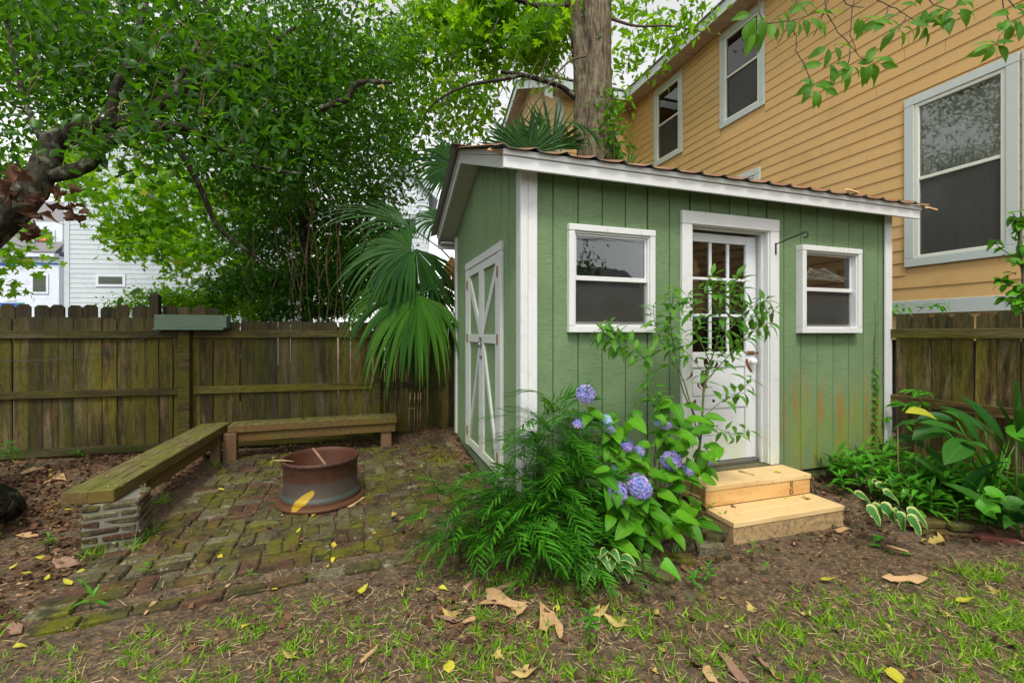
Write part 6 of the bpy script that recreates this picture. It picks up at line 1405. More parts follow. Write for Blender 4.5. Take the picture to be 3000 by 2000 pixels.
leaf_between(pt(*z1(1250, 575), 2.85), pt(*z1(1165, 560), 2.75), .11, .0, lambda t: .9 * math.sqrt(max(0, 1 - t * t)) + .05, 'leaf_low', ear, up=Zv * .5 - Fv); leaf_between(pt(*z1(1245, 575), 2.85), pt(*z1(1330, 600), 2.8), .12, .0, lambda t: .9 * math.sqrt(max(0, 1 - t * t)) + .05, 'leaf_low', ear, up=Zv * .5 - Fv)
part('stalk', MB().tube([pt(*z1(1248, 590), 2.86), pt(*z1(1246, 800), 2.9), pt(*z1(1255, 1080), 2.9)], .006, 6), 'stem_green', ear)
for (x, y, tx, ty, w_) in ((1170, 1150, 1320, 1120, .10), (1000, 1190, 1130, 1180, .14), (1020, 1040, 1180, 1100, .10)): leaf_between(pt(*z1(x, y), 2.85), pt(*z1(tx, ty), 2.8), w_, .03, ovate, 'leaf_asp' if x == 1170 else 'leaf_low', ear)
# variegated hostas
ho = thing('hosta_plant', 'variegated hosta with cream-edged leaves arching over the soil right of the steps', 'plant', onG(*z1(230, 1180)))
hb = onG(*z1(190, 1130))
for (bx, by, tx, ty, w_) in ((130, 880, 5, 955, .07), (100, 870, 40, 975, .07), (60, 875, 170, 900, .055), (150, 960, 250, 985, .04), (250, 965, 382, 1000, .045), (180, 985, 320, 1060, .06), (240, 1040, 355, 1135, .065), (100, 1160, 205, 1290, .075), (205, 1135, 318, 1270, .075), (322, 1185, 412, 1255, .045), (330, 1200, 385, 1330, .065), (412, 1180, 572, 1312, .07), (410, 1230, 515, 1370, .07), (405, 1035, 430, 1110, .045), (10, 1040, 150, 1150, .05), (150, 1130, 230, 1250, .05)):
    leaf_between(onZ(*z1(bx, by), .27), onZ(*z1(tx, ty), .17), w_ * 1.5, .03, lambda t: ovate(t) if t > 0 else .05, 'leaf_hosta', ho, wavy=.12)
    a = onZ(*z1(bx, by), .27); part('leaf_stalk', MB().tube([a, a.lerp(hb, .4) + Vector((0, 0, .04)), hb + rv(.02)], [.003, .004, .004], 5), 'stem_green', ho)
def z3(x, y): return ((1650 + x / 2.412) / 1.2755, (1100 + y / 2.412) / 1.2755)
ho2 = thing('hosta_plant', 'small variegated hosta at the foot of the feathery shrub', 'plant', onG(*z3(250, 1480)))
hb = onG(*z3(270, 1480))
for (bx, by, tx, ty, w_) in ((170, 1340, 145, 1510, .06), (190, 1310, 225, 1450, .055), (250, 1260, 330, 1390, .05), (330, 1240, 400, 1330, .05), (400, 1290, 520, 1350, .055), (400, 1330, 500, 1410, .05), (430, 1360, 465, 1470, .05), (310, 1230, 260, 1300, .04), (360, 1290, 340, 1390, .045)):
    a = pt(*z3(bx, by), 2.5); leaf_between(a, pt(*z3(tx, ty), 2.42), w_, .02, ovate, 'leaf_hosta', ho2, wavy=.1); part('leaf_stalk', MB().tube([a, a.lerp(hb, .5) + Vector((0, 0, .02)), hb], .003, 4), 'stem_green', ho2)
ho3 = thing('hosta_plant', 'tiny pale variegated hosta sprout behind the edging stones', 'plant', onG(*z3(800, 1260)))
for (bx, by, tx, ty, w_) in ((780, 1250, 775, 1180, .03), (800, 1250, 830, 1190, .025), (790, 1255, 830, 1250, .03)): leaf_between(pt(*z3(bx, by), 2.75), pt(*z3(tx, ty), 2.72), w_, .01, ovate, 'leaf_hosta', ho3)
# taro-like seedlings by the stones
te = thing('taro_plant', 'young taro with arrow-shaped leaves beside the long edging stone', 'plant', onG(*z3(580, 1500)))
b0 = onG(*z3(580, 1500))
for (x, y, tx, ty, w_) in ((700, 1320, 835, 1450, .085), (550, 1275, 505, 1240, .04), (560, 1270, 620, 1300, .035)):
    a = pt(*z3(x, y), 2.32); leaf_between(a, pt(*z3(tx, ty), 2.26), w_, .01, heart, 'leaf_low', te); part('stalk', MB().tube([a, a.lerp(b0, .5), b0], .0035, 5), 'stem_green', te)
# low lance-leaved bedding plants: every plant a thing
ll_ = [blade(.105, .027, lance, 6, .12, b, 2, .0, .0, 0, name='leaf', mat='leaf_low') for b in (.3, .7, 1.1)]
def whorl(name, label, cat, group, base, h, n, s, lean=(0, 0)):
    t = thing(name, label, cat, base, group); top = base + Vector((lean[0], lean[1], h)); part('stem', MB().tube([base - Vector((0, 0, .01)), base.lerp(top, .5) + rv(.008), top], [.004, .003, .002], 4), 'stem_green', t)
    for i in range(n):
        f = 1 - .62 * (i / n); az = i * 2.4 + random.uniform(-.3, .3); el_ = R(random.uniform(5, 45) if i > 3 else random.uniform(40, 65)); d = Vector((math.cos(az) * math.cos(el_), math.sin(az) * math.cos(el_), math.sin(el_)))
        inst('leaf', random.choice(ll_), t, frame(base.lerp(top, f), d, Zv, s * random.uniform(.7, 1.15) * (.8 if i < 4 else 1.1)))
    return t
bed = []
for (x, y) in ((110, 760), (200, 830), (230, 760), (300, 800), (330, 740), (60, 730), (390, 870), (430, 780), (480, 830), (560, 880), (600, 820), (520, 960), (600, 1000), (680, 900), (700, 990), (760, 960), (660, 1080), (560, 1080), (780, 1060), (860, 1000), (900, 880), (960, 960), (980, 1080), (1050, 980), (1120, 820), (1200, 780), (900, 1120), (460, 1000), (1100, 1060), (720, 860), (20, 800), (150, 900), (380, 700), (1180, 980), (-60, 780), (-120, 820), (-30, 860), (-150, 760), (-90, 900), (40, 880), (250, 900), (330, 930), (620, 940), (820, 930), (740, 1040), (840, 1100), (600, 1140), (500, 1110), (960, 1150), (1060, 1130), (1240, 900), (300, 1080), (420, 1100), (1160, 1100)):
    g1 = onG(*z1(x, y + 150)); bed.append((x, y, g1))
for i, (x, y, g1) in enumerate(bed):
    if g1.x > 4.85 or g1.y > 2.93: g1 = Vector((min(g1.x, 4.8), min(g1.y, 2.88), gz(min(g1.x, 4.8), min(g1.y, 2.88))))
    lb_, gr_ = (('lance-leaved bedding plant growing beside the right end of the pine steps', 'bedding plants beside the steps') if g1.x < 3.75 else ('lance-leaved bedding plant in front of the broad dark leaves by the side fence', 'bedding plants below the broad dark leaves') if g1.x > 4.15 and g1.y < 2.3 else ('lance-leaved bedding plant at the foot of the shed wall near its right corner', 'bedding plants along the shed wall') if g1.y > 2.62 else ('lance-leaved bedding plant in the middle of the right bed behind the hosta', 'bedding plants in the middle of the right bed'))
    whorl('bedding_plant', lb_, 'plant', gr_, g1, random.uniform(.16, .34), 16, random.uniform(1.25, 1.75))
for (x, y, h, lab) in ((820, 1260, .22, 'leafy seedling rising over the mossy right edging bricks'), (1010, 1280, .20, 'leafy seedling growing at the joint of the right edging bricks')):
    whorl('seedling', lab, 'seedling', None, onG(*z1(x - 20, y + 80)), h, 12, 1.1)
def z2r(x, y): return ((2000 + x / 2.24) / 1.2755, (1300 + y / 2.24) / 1.2755)
def z2m(x, y): return ((1000 + x / 2.24) / 1.2755, (1300 + y / 2.24) / 1.2755)
def z2l(x, y): return ((x / 2.24) / 1.2755, (1300 + y / 2.24) / 1.2755)
for (p, h, n, s, lab) in ((z2r(130, 480), .20, 12, .7, 'young leafy seedling against the left side of the pine steps'), (z2r(190, 560), .18, 12, .75, 'bushy seedling by the lower left corner of the steps'), (z2r(100, 650), .16, 10, .7, 'narrow-leaved seedling between hydrangea and steps'), (z2r(270, 600), .14, 10, .6, 'seedling touching the front corner of the lower step'),
        (z2r(460, 760), .10, 6, .6, 'two-leaved seedling on bare soil in front of the steps'), (z2r(545, 860), .06, 5, .5, 'tiny seedling alone on the soil before the steps'), (z2r(170, 930), .12, 14, .6, 'low leafy seedling in front of the mossy edging stones'), (z2r(70, 960), .10, 12, .6, 'clumped seedling at the outer side of the edging stones'),
        (z2m(1630, 1330), .16, 16, .62, 'upright dark seedling growing in the foreground grass'), (z2m(1690, 980), .16, 14, .8, 'glossy seedling in front of the small hosta'), (z2m(1790, 870), .18, 12, .9, 'taller lance-leaved plant in front of the hydrangea'),
        (z2l(320, 700), .10, 9, .7, 'dark leafy weed in the leaf litter left of the pier'), (z2l(970, 870), .07, 6, .5, 'small green weed sprouting between patio bricks'), (z2l(600, 1090), .09, 6, .8, 'broad-leaved weed on the front corner of the patio'), (z2l(1640, 890), .05, 7, .45, 'round-leaved weed between bricks at the patio edge'), (z2l(540, 960), .05, 4, .55, 'little two-leaved weed beside the pale brick'), (z2l(520, 95), .08, 9, .8, 'green weed at the foot of the fence behind the long bench'), (z2l(60, 180), .30, 22, 1.0, 'leafy weed bush at the far left edge by the fence'), (z2l(40, 90), .34, 20, 1.0, 'taller leafy weed against the left part of the fence')):
    whorl('seedling', lab, 'seedling', None, onG(*p), h, n, s)
# climber sprigs on the right fence
cr_ = thing('fence_creeper', 'five-leaved creeper clinging to the lower left of the side fence', 'vine', (4.88, 2.6, .75))
for (x, y, n) in ((450, 240, 6), (520, 250, 5), (440, 350, 6), (480, 330, 5), (400, 360, 5), (300, 450, 5), (400, 490, 4), (560, 260, 4), (540, 340, 4), (350, 340, 3)):
    for _ in range(n): inst('leaf', ll_[0], cr_, frame(onX(z1(x, y)[0] + random.uniform(-12, 12), z1(x, y)[1] + random.uniform(-4, 4), 4.84), Vector((-.5, random.uniform(-1, 1), random.uniform(-.6, .3))), Vector((-1, 0, .6)), random.uniform(.7, 1.0)))
part('stem', MB().tube([onX(*z1(600, 400), 4.87), onX(*z1(540, 340), 4.86), onX(*z1(470, 260), 4.86), onX(*z1(390, 230), 4.86)], .003, 4), 'vine_stem', cr_)
top_v = thing('fence_top_creeper', 'dark creeper leaves lying along the pale trim above the side fence', 'vine', onX(2080, 705, 5.1))
for _ in range(34): inst('leaf', ll_[1], top_v, frame(onX(random.choice((2075, 2100, 2150, 2165, 2060)) + random.uniform(-22, 22), 703 + random.uniform(-9, 9), 5.05), Vector((-.4, random.uniform(-1, 1), random.uniform(-.5, .4))), Zv + rv(.4), random.uniform(.7, 1.2)))
rb = thing('climbing_shrub', 'upright leafy shrub rising over the side fence at the right edge', 'shrub', (4.75, 1.9, 0))
limb(rb, [onX(2345, 720, 4.75), onX(2350, 640, 4.7), onX(2340, 560, 4.7), onX(2345, 490, 4.7)], [.012, .01, .008, .004], 'twig', 'stem', 5)
for (a, b_) in (((2345, 690), (2300, 680)), ((2345, 600), (2270, 545)), ((2345, 520), (2330, 500)), ((2345, 660), (2290, 640))):
    limb(rb, [onX(*a, 4.7), onX((a[0] + b_[0]) / 2, (a[1] + b_[1]) / 2 + 4, 4.68), onX(*b_, 4.66)], [.004, .003, .002], 'twig', 'stem', 4)
    for _ in range(16): t = random.random(); inst('leaf', random.choice(hl), rb, frame(onX(a[0] + (b_[0] - a[0]) * t, a[1] + (b_[1] - a[1]) * t + random.uniform(-6, 6), 4.68), rv() + Vector((-.3, 0, .1)), Zv - Fv * .4, random.uniform(.35, .55)))
for _ in range(40): inst('leaf', random.choice(hl), rb, frame(onX(2345 + random.uniform(-14, 10), random.uniform(480, 720), 4.7), rv() + Vector((-.3, 0, 0)), Zv - Fv * .4, random.uniform(.4, .65)))
for (x, yt, yb_, lab) in ((340, 515, 800, 'pale dry stalk standing in the right bed, left one'), (540, 460, 780, 'tall dry brown stalk standing in front of the broad dark leaves'), (480, 630, 760, 'short broken dry stalk leaning in the right bed')):
    a = pt(*z1(x + 30, yb_), 3.6); a.z = gz(a.x, a.y); b = pt(*z1(x, yt), 3.6); solo('dry_stalk', MB().tube([a, a.lerp(b, .5) + rv(.01), b], [.006, .005, .003], 5), 'vine_stem', lab, 'stalk', a)

# ================================================================== EDGING STONES AND BRICKS
def stone(pl, pr, h, dep, label, mat='stone', z=None, name='edging_stone', seed=0, lift=0.0):
    a = onG(*pl); b = onG(*pr); L = (b - a).to_2d().length; c = (a + b) / 2; an = math.atan2(b.y - a.y, b.x - a.x); r = random.Random(seed)
    M = Matrix.Translation((c.x, c.y, c.z + h / 2 - .01 + lift)) @ Matrix.Rotation(an, 4, 'Z') @ Matrix.Translation((0, dep / 2, 0)); m = MB().box(-L / 2, L / 2, -dep / 2, dep / 2, -h / 2, h / 2, .012)
    m.v = [tuple(M @ (Vector(v) + Vector((r.uniform(-.006, .006), r.uniform(-.006, .006), r.uniform(-.006, .006))))) for v in m.v]; return solo(name, m, mat, label, 'stone' if name == 'edging_stone' else 'brick', c)
stone(z3(955, 1270), z3(1150, 1300), .085, .10, 'chunky mossy stone next to the lower step corner', seed=1); stone(z3(1090, 1320), z3(1195, 1300), .05, .08, 'small mossy stone wedged beside the chunky one', seed=2)
stone(z3(700, 1340), z3(940, 1350), .045, .11, 'flat reddish-brown edging brick between pink brick and chunky stone', seed=3, name='edging_brick'); stone(z3(560, 1335), z3(700, 1345), .055, .10, 'pinkish edging brick behind the long stone', 'pier_brick', seed=4, name='edging_brick')
stone(z3(510, 1380), z3(755, 1500), .05, .09, 'long brown edging stone lying diagonally in front', seed=5); stone(z3(880, 1580), z3(1050, 1560), .03, .08, 'half-sunk pale edging brick at the left bed corner', seed=6, name='edging_brick', lift=-.012); stone(z3(0, 1570), z3(140, 1560), .06, .10, 'mossy stone half under the feathery shrub', seed=7)
stone(z3(1040, 1160), z3(1160, 1180), .05, .1, 'brown brick against the left side of the steps', seed=8, name='edging_brick')
for i, (l, r_, h, mt_, lab, lf) in enumerate(((z1(480, 1345), z1(762, 1345), .05, 'stone', 'mossy edging brick nearest the hosta, upper course', .045), (z1(770, 1370), z1(1085, 1375), .05, 'stone', 'long mossy edging brick in the middle of the right border', .045), (z1(1095, 1400), z1(1360, 1420), .055, 'stone', 'large dark mossy edging brick at the right frame edge', .045), (z1(970, 1400), z1(1290, 1430), .045, 'red_brick', 'red edging brick under the mossy course at the right', 0), (z1(520, 1340), z1(650, 1345), .045, 'stone', 'half-buried lower brick of the right border', 0), (z1(660, 1365), z1(960, 1385), .04, 'stone', 'low dark brick under the middle of the right border', 0))):
    if mt_ == 'red_brick' and 'red_brick' not in MT: MT['red_brick'] = mat_flat('red_brick', (.17, .055, .038), .9, var=.35, scale=25, bump=.6)
    stone(l, r_, h, .1, lab, mt_, seed=20 + i, name='edging_brick', lift=lf)

# ================================================================== BARK PIECES, FALLEN LEAVES
def plate(zf, poly, mat, label, name='bark_piece', cat='bark', th=.004, curl=.012, group=None):
    P = []; r = random.Random(len(label) + int(poly[0][0]))
    for (x, y) in poly:
        p = onG(*zf(x, y), .012); P.append(p + Vector((0, 0, r.uniform(-.004, curl))))
    # subdivide outline a little for a torn edge
    Q = []
    for i in range(len(P)):
        a, b = P[i], P[(i + 1) % len(P)]; Q.append(a)
        if (b - a).length > .03: Q.append(a.lerp(b, .5) + Vector((r.uniform(-.004, .004), r.uniform(-.004, .004), r.uniform(-.001, .004))))
    return solo(name, MB().prism(Q, (0, 0, th)), mat, label, cat, Q[0], group)
plate(z2m, [(948, 965), (1030, 955), (1060, 1000), (1120, 1040), (1215, 1055), (1190, 1075), (1100, 1078), (1020, 1062), (900, 1065), (960, 1020)], 'bark_piece', 'large tan piece of peeled bark below the feathery shrub', curl=.03)
plate(z2m, [(1110, 1080), (1225, 1065), (1190, 1110), (1150, 1140), (1130, 1190), (1150, 1110)], 'bark_piece', 'tan bark splinter just under the large bark piece')
plate(z2m, [(1300, 1035), (1340, 1060), (1370, 1105), (1405, 1120), (1455, 1210), (1450, 1285), (1430, 1285), (1400, 1200), (1370, 1195), (1350, 1250), (1300, 1230)], 'bark_piece', 'big forked tan bark piece in the foreground centre', curl=.02)
plate(z2r, [(1305, 895), (1360, 858), (1400, 880), (1470, 885), (1530, 870), (1610, 900), (1540, 918), (1480, 905), (1420, 918), (1370, 905)], 'bark_piece', 'jagged tan bark piece on the soil right of the steps', curl=.02)
plate(z2r, [(225, 1362), (290, 1390), (340, 1450), (440, 1568), (360, 1568), (300, 1480), (240, 1400)], 'bark_piece2', 'long pinkish bark strip at the bottom edge', curl=.02)
plate(z2r, [(135, 1458), (175, 1465), (235, 1568), (170, 1568), (128, 1500)], 'bark_piece', 'short tan bark strip at the bottom edge left of the pinkish one')
plate(z2r, [(470, 1365), (500, 1400), (560, 1460), (610, 1505), (590, 1520), (520, 1450), (480, 1400)], 'bark_piece2', 'curled brown bark strip in the grass bottom right of centre')
plate(z2r, [(995, 560), (1060, 545), (1088, 560), (1040, 585), (1010, 580)], 'bark_piece', 'small tan bark chip near the lower step right corner')
plate(z2m, [(120, 1435), (160, 1400), (240, 1328), (235, 1345), (170, 1425), (130, 1445)], 'bark_piece', 'thin tan bark sliver in the left foreground grass', curl=.02)
plate(z2m, [(1008, 1530), (1050, 1525), (1100, 1568), (1020, 1568)], 'bark_piece2', 'rounded brown bark piece cut by the bottom edge')
plate(z2m, [(620, 1135), (680, 1140), (780, 1165), (740, 1178), (670, 1160)], 'bark_piece2', 'brown bark scrap left of the large bark pieces')
plate(z2m, [(790, 1180), (850, 1150), (895, 1145), (870, 1170), (810, 1190)], 'bark_piece', 'orange-tan bark scrap between the grass tufts')
plate(z2m, [(160, 350), (120, 380), (60, 415), (30, 415), (90, 370), (140, 352)], 'bark_piece', 'tan bark sliver lying against the fire ring base')
plate(z2l, [(1000, 1040), (1035, 1030), (960, 1118), (942, 1120)], 'bark_piece', 'narrow tan bark strip on the front brick row', curl=.006)
plate(z2l, [(340, 780), (420, 735), (500, 770), (520, 800), (440, 810), (370, 820)], 'bark_piece2', 'broad pinkish bark plate at the foot of the brick pier')
plate(z2l, [(30, 1215), (90, 1165), (150, 1190), (140, 1240), (70, 1262)], 'bark_piece2', 'pinkish bark plate near the left edge of the lawn')
plate(z2l, [(130, 190), (220, 155), (305, 160), (230, 175), (150, 200)], 'bark_piece', 'tan bark strip on the litter behind the long bench')
plate(z2l, [(280, 265), (330, 220), (420, 200), (440, 240), (380, 235), (310, 250)], 'bark_piece', 'ragged tan bark piece on the litter left of the bench')
plate(z2l, [(100, 600), (200, 585), (270, 600), (180, 615)], 'bark_piece', 'tan bark strip left of the pier')
m = MB()
for (zf, x0, y0, x1_, y1_, r_, lab) in ((z2m, 1030, 950, 1210, 885, .013, 'rolled brown bark tube under the shrub tips'), (z2m, 800, 950, 905, 880, .012, 'short rolled bark tube left of the shrub tips'), (z2r, 1340, 665, 1480, 705, .008, 'light wood splinter on the soil below the hosta')):
    a = onG(*zf(x0, y0), r_); b = onG(*zf(x1_, y1_), r_); solo('bark_roll', MB().tube([a, a.lerp(b, .5), b], [r_, r_ * 1.1, r_ * .9], 9), 'bark_piece2' if r_ > .01 else 'bark_piece', lab, 'bark', a)
yl = [blade(.075, .042, ovate, 6, .12, b, 3, .03, 0, .2, name='fallen_leaf', mat='leaf_fallen') for b in (-.5, .3, .9)]; ylw = [blade(.10, .1, heart, 7, .2, b, 4, .08, .3, .3, name='fallen_leaf', mat=mt_) for b, mt_ in ((.4, 'leaf_fallen'), (.8, 'tan_leaf'))] if False else None
MT['tan_leaf'] = mat_leaf('fallen_tan_leaf', (.36, .27, .07), (.50, .38, .14), (.5, .4, .1), .2, .6, 'obj')
yw = [blade(.11, .11, heart, 8, .2, .6, 4, .10, .35, .3, name='fallen_leaf', mat='tan_leaf'), blade(.10, .09, heart, 8, .2, 1.0, 4, .10, .3, .5, name='fallen_leaf', mat='dead_leaf')]
def drop(me, zf, x, y, ang_, s, label, group=None, z=None):
    p = onG(*zf(x, y), .016) if z is None else onZ(*zf(x, y), z); t = bpy.data.objects.new('fallen_leaf', me); COL.objects.link(t); a = R(ang_); t.matrix_basis = frame(p, Rv_ * math.cos(a) + Fv * math.sin(a) + Zv * random.uniform(0, .15), Zv + rv(.25), s); return tag(t, label, 'leaf', group)
drop(yl[0], z2r, 900, 890, -20, 1.25, 'bright yellow heart-shaped leaf lying on the bare soil right of centre'); drop(yl[1], z2m, 705, 1500, 95, 1.2, 'yellow pointed leaf standing out in the bottom centre grass'); drop(yl[0], z2m, 110, 985, 60, 1.0, 'yellow leaf at the left of the bare patch before the patio'); drop(yl[2], z2m, 500, 960, 80, .8, 'orange-yellow crumpled leaf left of the bark pieces')
drop(yl[1], z2m, 640, 935, -30, .8, 'thin yellow-green leaf below the patio border'); drop(yl[0], z2r, 1790, 1030, -20, 1.2, 'pale yellow leaf strip in the grass at the right'); drop(yl[2], z2r, 1320, 1480, -50, 1.5, 'long yellow-green leaf at the bottom right edge'); drop(yw[0], z2r, 1720, 640, 160, 1.0, 'crumpled tan leaf in front of the right edging bricks'); drop(yw[0], z2m, 1800, 1200, 60, 1.1, 'large tan lobed leaf in the foreground right of the bark'); drop(yw[0], z2m, 1720, 1120, 120, .9, 'smaller tan leaf just above the large lobed one')
drop(yw[1], z2m, 1550, 900, 90, 1.1, 'brown lobed leaf at the edge of the feathery shrub'); drop(yw[0], z2m, 330, 480, 20, .9, 'tan lobed leaf on the bricks right of the fire ring'); drop(yw[0], z2m, 700, 1140, 60, .8, 'curled tan leaf beside the brown bark scrap'); drop(yl[1], z2m, 1410, 1100, 80, .9, 'yellow-green leaf beside the forked bark piece'); drop(yw[0], z2m, 1210, 1530, 100, .9, 'twisted tan leaf at the bottom centre'); drop(yw[1], z2r, 40, 1440, 10, .8, 'brown leaf at the bottom right of centre'); drop(yw[1], z2r, 2130, 1320, 20, .7, 'rusty leaf in the right foreground grass')
drop(yl[1], z2r, 600, 182, 0, .9, 'browning yellow-green leaf lying on the top step', z=.306); drop(yl[2], z2r, 690, 350, 170, .6, 'small green-grey leaf on the lower tread', z=.150); drop(yw[1], z2r, 320, 408, 0, .45, 'tiny rust-coloured leaf on the lower tread', z=.150); drop(yw[0], z2r, 800, 355, 10, .6, 'dry tan leaf on the lower tread', z=.150)
drop(yl[0], z2l, 910, 140, -20, .9, 'curled yellow leaf resting on the long bench', z=.408); drop(yl[0], (lambda x, y: ((x / 2.24) / 1.2755, (600 + y / 2.24) / 1.2755)), 1660, 1420, 0, .8, 'yellow-green leaf resting on the rear bench', z=.406); drop(yw[1], lambda x, y: ((x / 2.24) / 1.2755, (600 + y / 2.24) / 1.2755), 1980, 1405, 5, .7, 'brown leaf resting on the rear bench', z=.406)
GP = 'small yellow leaves fallen on the patio'
for (zf, x, y) in ((z2l, 1460, 340), (z2l, 1530, 160), (z2l, 1470, 300), (z2l, 1460, 160), (z2l, 1610, 455), (z2l, 2070, 455), (z2l, 2030, 510), (z2l, 1950, 580), (z2l, 2190, 740), (z2l, 1430, 225), (z2l, 1780, 95), (z2l, 1710, 285), (z2l, 1745, 315), (z2m, 390, 175), (z2m, 430, 270), (z2m, 295, 328), (z2m, 468, 330), (z2m, 560, 328), (z2m, 530, 480), (z2m, 675, 445), (z2m, 200, 585), (z2m, 365, 125), (z2l, 730, 845), (z2l, 1820, 950), (z2m, 350, 410)):
    drop(random.choice(yl), zf, x, y, random.uniform(0, 360), random.uniform(.45, .8), 'small yellow leaf fallen on the mossy brick patio', GP)
GL = 'yellow leaves fallen in the litter left of the patio'
for (x, y) in ((310, 745), (210, 840), (300, 890), (470, 920), (15, 580), (420, 430), (60, 820), (80, 1330), (560, 820)): drop(random.choice(yl), z2l, x, y, random.uniform(0, 360), random.uniform(.6, .9), 'yellow leaf fallen in the brown litter left of the patio', GL)
GB = 'brown curled leaves on the lawn'
for _ in range(34):
    px_, py_ = random.uniform(20, 2330), random.uniform(1330, 1560); p = onG(px_, py_, .012); o = bpy.data.objects.new('fallen_leaf', random.choice(yw)); COL.objects.link(o); o.matrix_basis = frame(p, rv() * Vector((1, 1, .2)), Zv + rv(.5), random.uniform(.3, .6)); tag(o, 'small curled brown leaf lying on the lawn', 'leaf', GB)
# torn green leaves lying on the soil below the hosta
for i, (x, y, w_, lab) in enumerate(((1310, 610, 1.1, 'wilted pale green leaf on the soil below the hosta, topmost'), (1305, 675, .9, 'round pale green leaf on the soil below the hosta'), (1375, 715, .8, 'torn green leaf lying right of the round one'), (1460, 725, .9, 'long pale leaf scrap beside the wood splinter'))): drop(yl_g if False else blade(.085, .055, ovate, 6, .15, .4, 3, .02, 0, 0, name='fallen_leaf', mat='leaf_low'), z2r, x, y, 200 - i * 60, w_, lab)

# ================================================================== LEAF LITTER, STRAW, GRASS  (nobody could count these)
def scatter(n, x0, x1_, y0, y1_, dens):
    x = rng.uniform(x0, x1_, n); y = rng.uniform(y0, y1_, n); k = rng.random(n) < dens(x, y); x, y = x[k], y[k]; return np.stack([x, y, gzn(x, y)], 1)
def fnoise(x, y, f, s=0): return (np.sin(x * f + s) * np.cos(y * f * 1.13 + s * 2) + .6 * np.sin(x * f * 2.3 + y * f * 1.7 + s) + .4 * np.cos(y * f * 3.7 - x * f * 1.9 + s)) / 2 + .5
def in_shed(x, y): return (x > XL + .02) & (x < XR) & (y > YF + .02) & (y < YB)
def in_patio(x, y): return (x > PATX0 - .08) & (x < 1.0) & (y > 2.75 + .075 * (x + 1.52) - .03) & (y < 5.9)
def in_steps(x, y): return (x > 2.40) & (x < 3.47) & (y > 2.36) & (y < 3.0)
def dens_litter(x, y):
    d = np.full(x.shape, .10); d = np.where((x < -1.6) & (y > 2.6), .9, d); d = np.where((y > 5.6) & (x < 1.2), .9, d); d = np.where((x > .2) & (x < 1.7) & (y > 2.0), .75, d); d = np.where((x >= 1.7) & (y > 2.2), .45, d); d = np.where((x > 3.4) & (y > 1.9), .55, d)
    d = np.where(in_patio(x, y), .07 + .5 * ((x > .35) & (y > 4)), d); d = np.where(in_shed(x, y) | in_steps(x, y), 0, d); return d * np.clip(fnoise(x, y, 3.1) + .25, 0, 1)
p = scatter(60000, -6, 6, .9, 7, dens_litter); n = len(p); p[:, 2] += rng.uniform(.004, .022, n)
o = bulk('leaf_litter', [(0, 0, 0), (-.35, .35, .12), (.3, .4, -.05), (-.2, .75, .1), (.3, .7, .16), (0, 1, -.05)], [(0, 2, 1), (1, 2, 4), (1, 4, 3), (3, 4, 5)], p, rdir(n, 0, .25), rdir(n, 1.5, .5), rng.uniform(.018, .055, n) * np.where(p[:, 0] < -1.5, 1.15, .95), 'litter'); tag(o, 'brown leaf litter covering the soil under the fence and shrubs', 'leaf litter', kind='stuff')
p = scatter(26000, -6, 6, .9, 7, lambda x, y: dens_litter(x, y) * .8 + .06); n = len(p); p[:, 2] += rng.uniform(.004, .02, n)
o = bulk('wood_chips', [(0, 0, 0), (-.2, .3, .05), (.2, .4, -.02), (0, 1, .03)], [(0, 2, 1), (1, 2, 3)], p, rdir(n, 0, .2), rdir(n, 1.5, .5), rng.uniform(.01, .04, n), 'litter_tan'); tag(o, 'tan bark crumbs and chips scattered over the soil', 'bark crumbs', kind='stuff')
def lawn(x, y):
    b = np.clip((2.74 + .05 * x - y) / .28, 0, 1); b = np.where(x < -1.6, np.clip((3.0 - y) / .6, 0, 1), b); b = np.where(x > 1.4, np.clip((2.02 - .10 * (x - 1.4) - y) / .35, 0, 1), b); return b
BL_V = [(-.05, 0, 0), (.05, 0, 0), (-.04, .5, .06), (.04, .5, .06), (0, 1, .0)]; BL_F = [(0, 1, 3), (0, 3, 2), (2, 3, 4)]
cx = scatter(13000, -4.2, 5, .5, 3.3, lambda x, y: lawn(x, y) * np.where(np.hypot(x - .2, y - 2.6) < .35, .25, 1) * np.clip(.32 + .8 * fnoise(x, y, 6.3, 1), .12, 1) * .98)
nb_ = rng.integers(5, 15, len(cx)); idx = np.repeat(np.arange(len(cx)), nb_); p = cx[idx] + np.c_[rng.normal(0, .013, (len(idx), 2)), np.zeros(len(idx))]; n = len(p)
f = rdir(n, 1.1, .5); L = rng.uniform(.02, .055, n) * np.repeat(rng.uniform(.6, 1.35, len(cx)), nb_)
o = bulk('grass', BL_V, BL_F, p, f, rdir(n, 0), np.stack([L * rng.uniform(.9, 1.4, n) , L, L], 1), 'grass'); tag(o, 'sparse bright green grass tufts across the front lawn', 'grass', kind='stuff')
p = scatter(40000, -4.5, 5, .5, 3.4, lambda x, y: lawn(x, y) * np.clip(.5 * fnoise(x, y, 3.3, 2) + .45, .1, 1) * .9 + .03); n = len(p); p[:, 2] += rng.uniform(.002, .014, n); L = rng.uniform(.02, .08, n)
o = bulk('dry_straw', BL_V, BL_F, p, rdir(n, .12, .22), rdir(n, 1.0), np.stack([.026 * np.ones(n), L, L], 1), 'straw'); tag(o, 'dry pale straw and dead grass lying on the lawn', 'dry grass', kind='stuff')
p = scatter(14000, -4.5, 5, .5, 3.3, lambda x, y: lawn(x, y) * (fnoise(x, y, 2.6, 5) > .62) * .5 + .012 * in_patio(x, y)); n = len(p); p[:, 2] += rng.uniform(.008, .03, n)
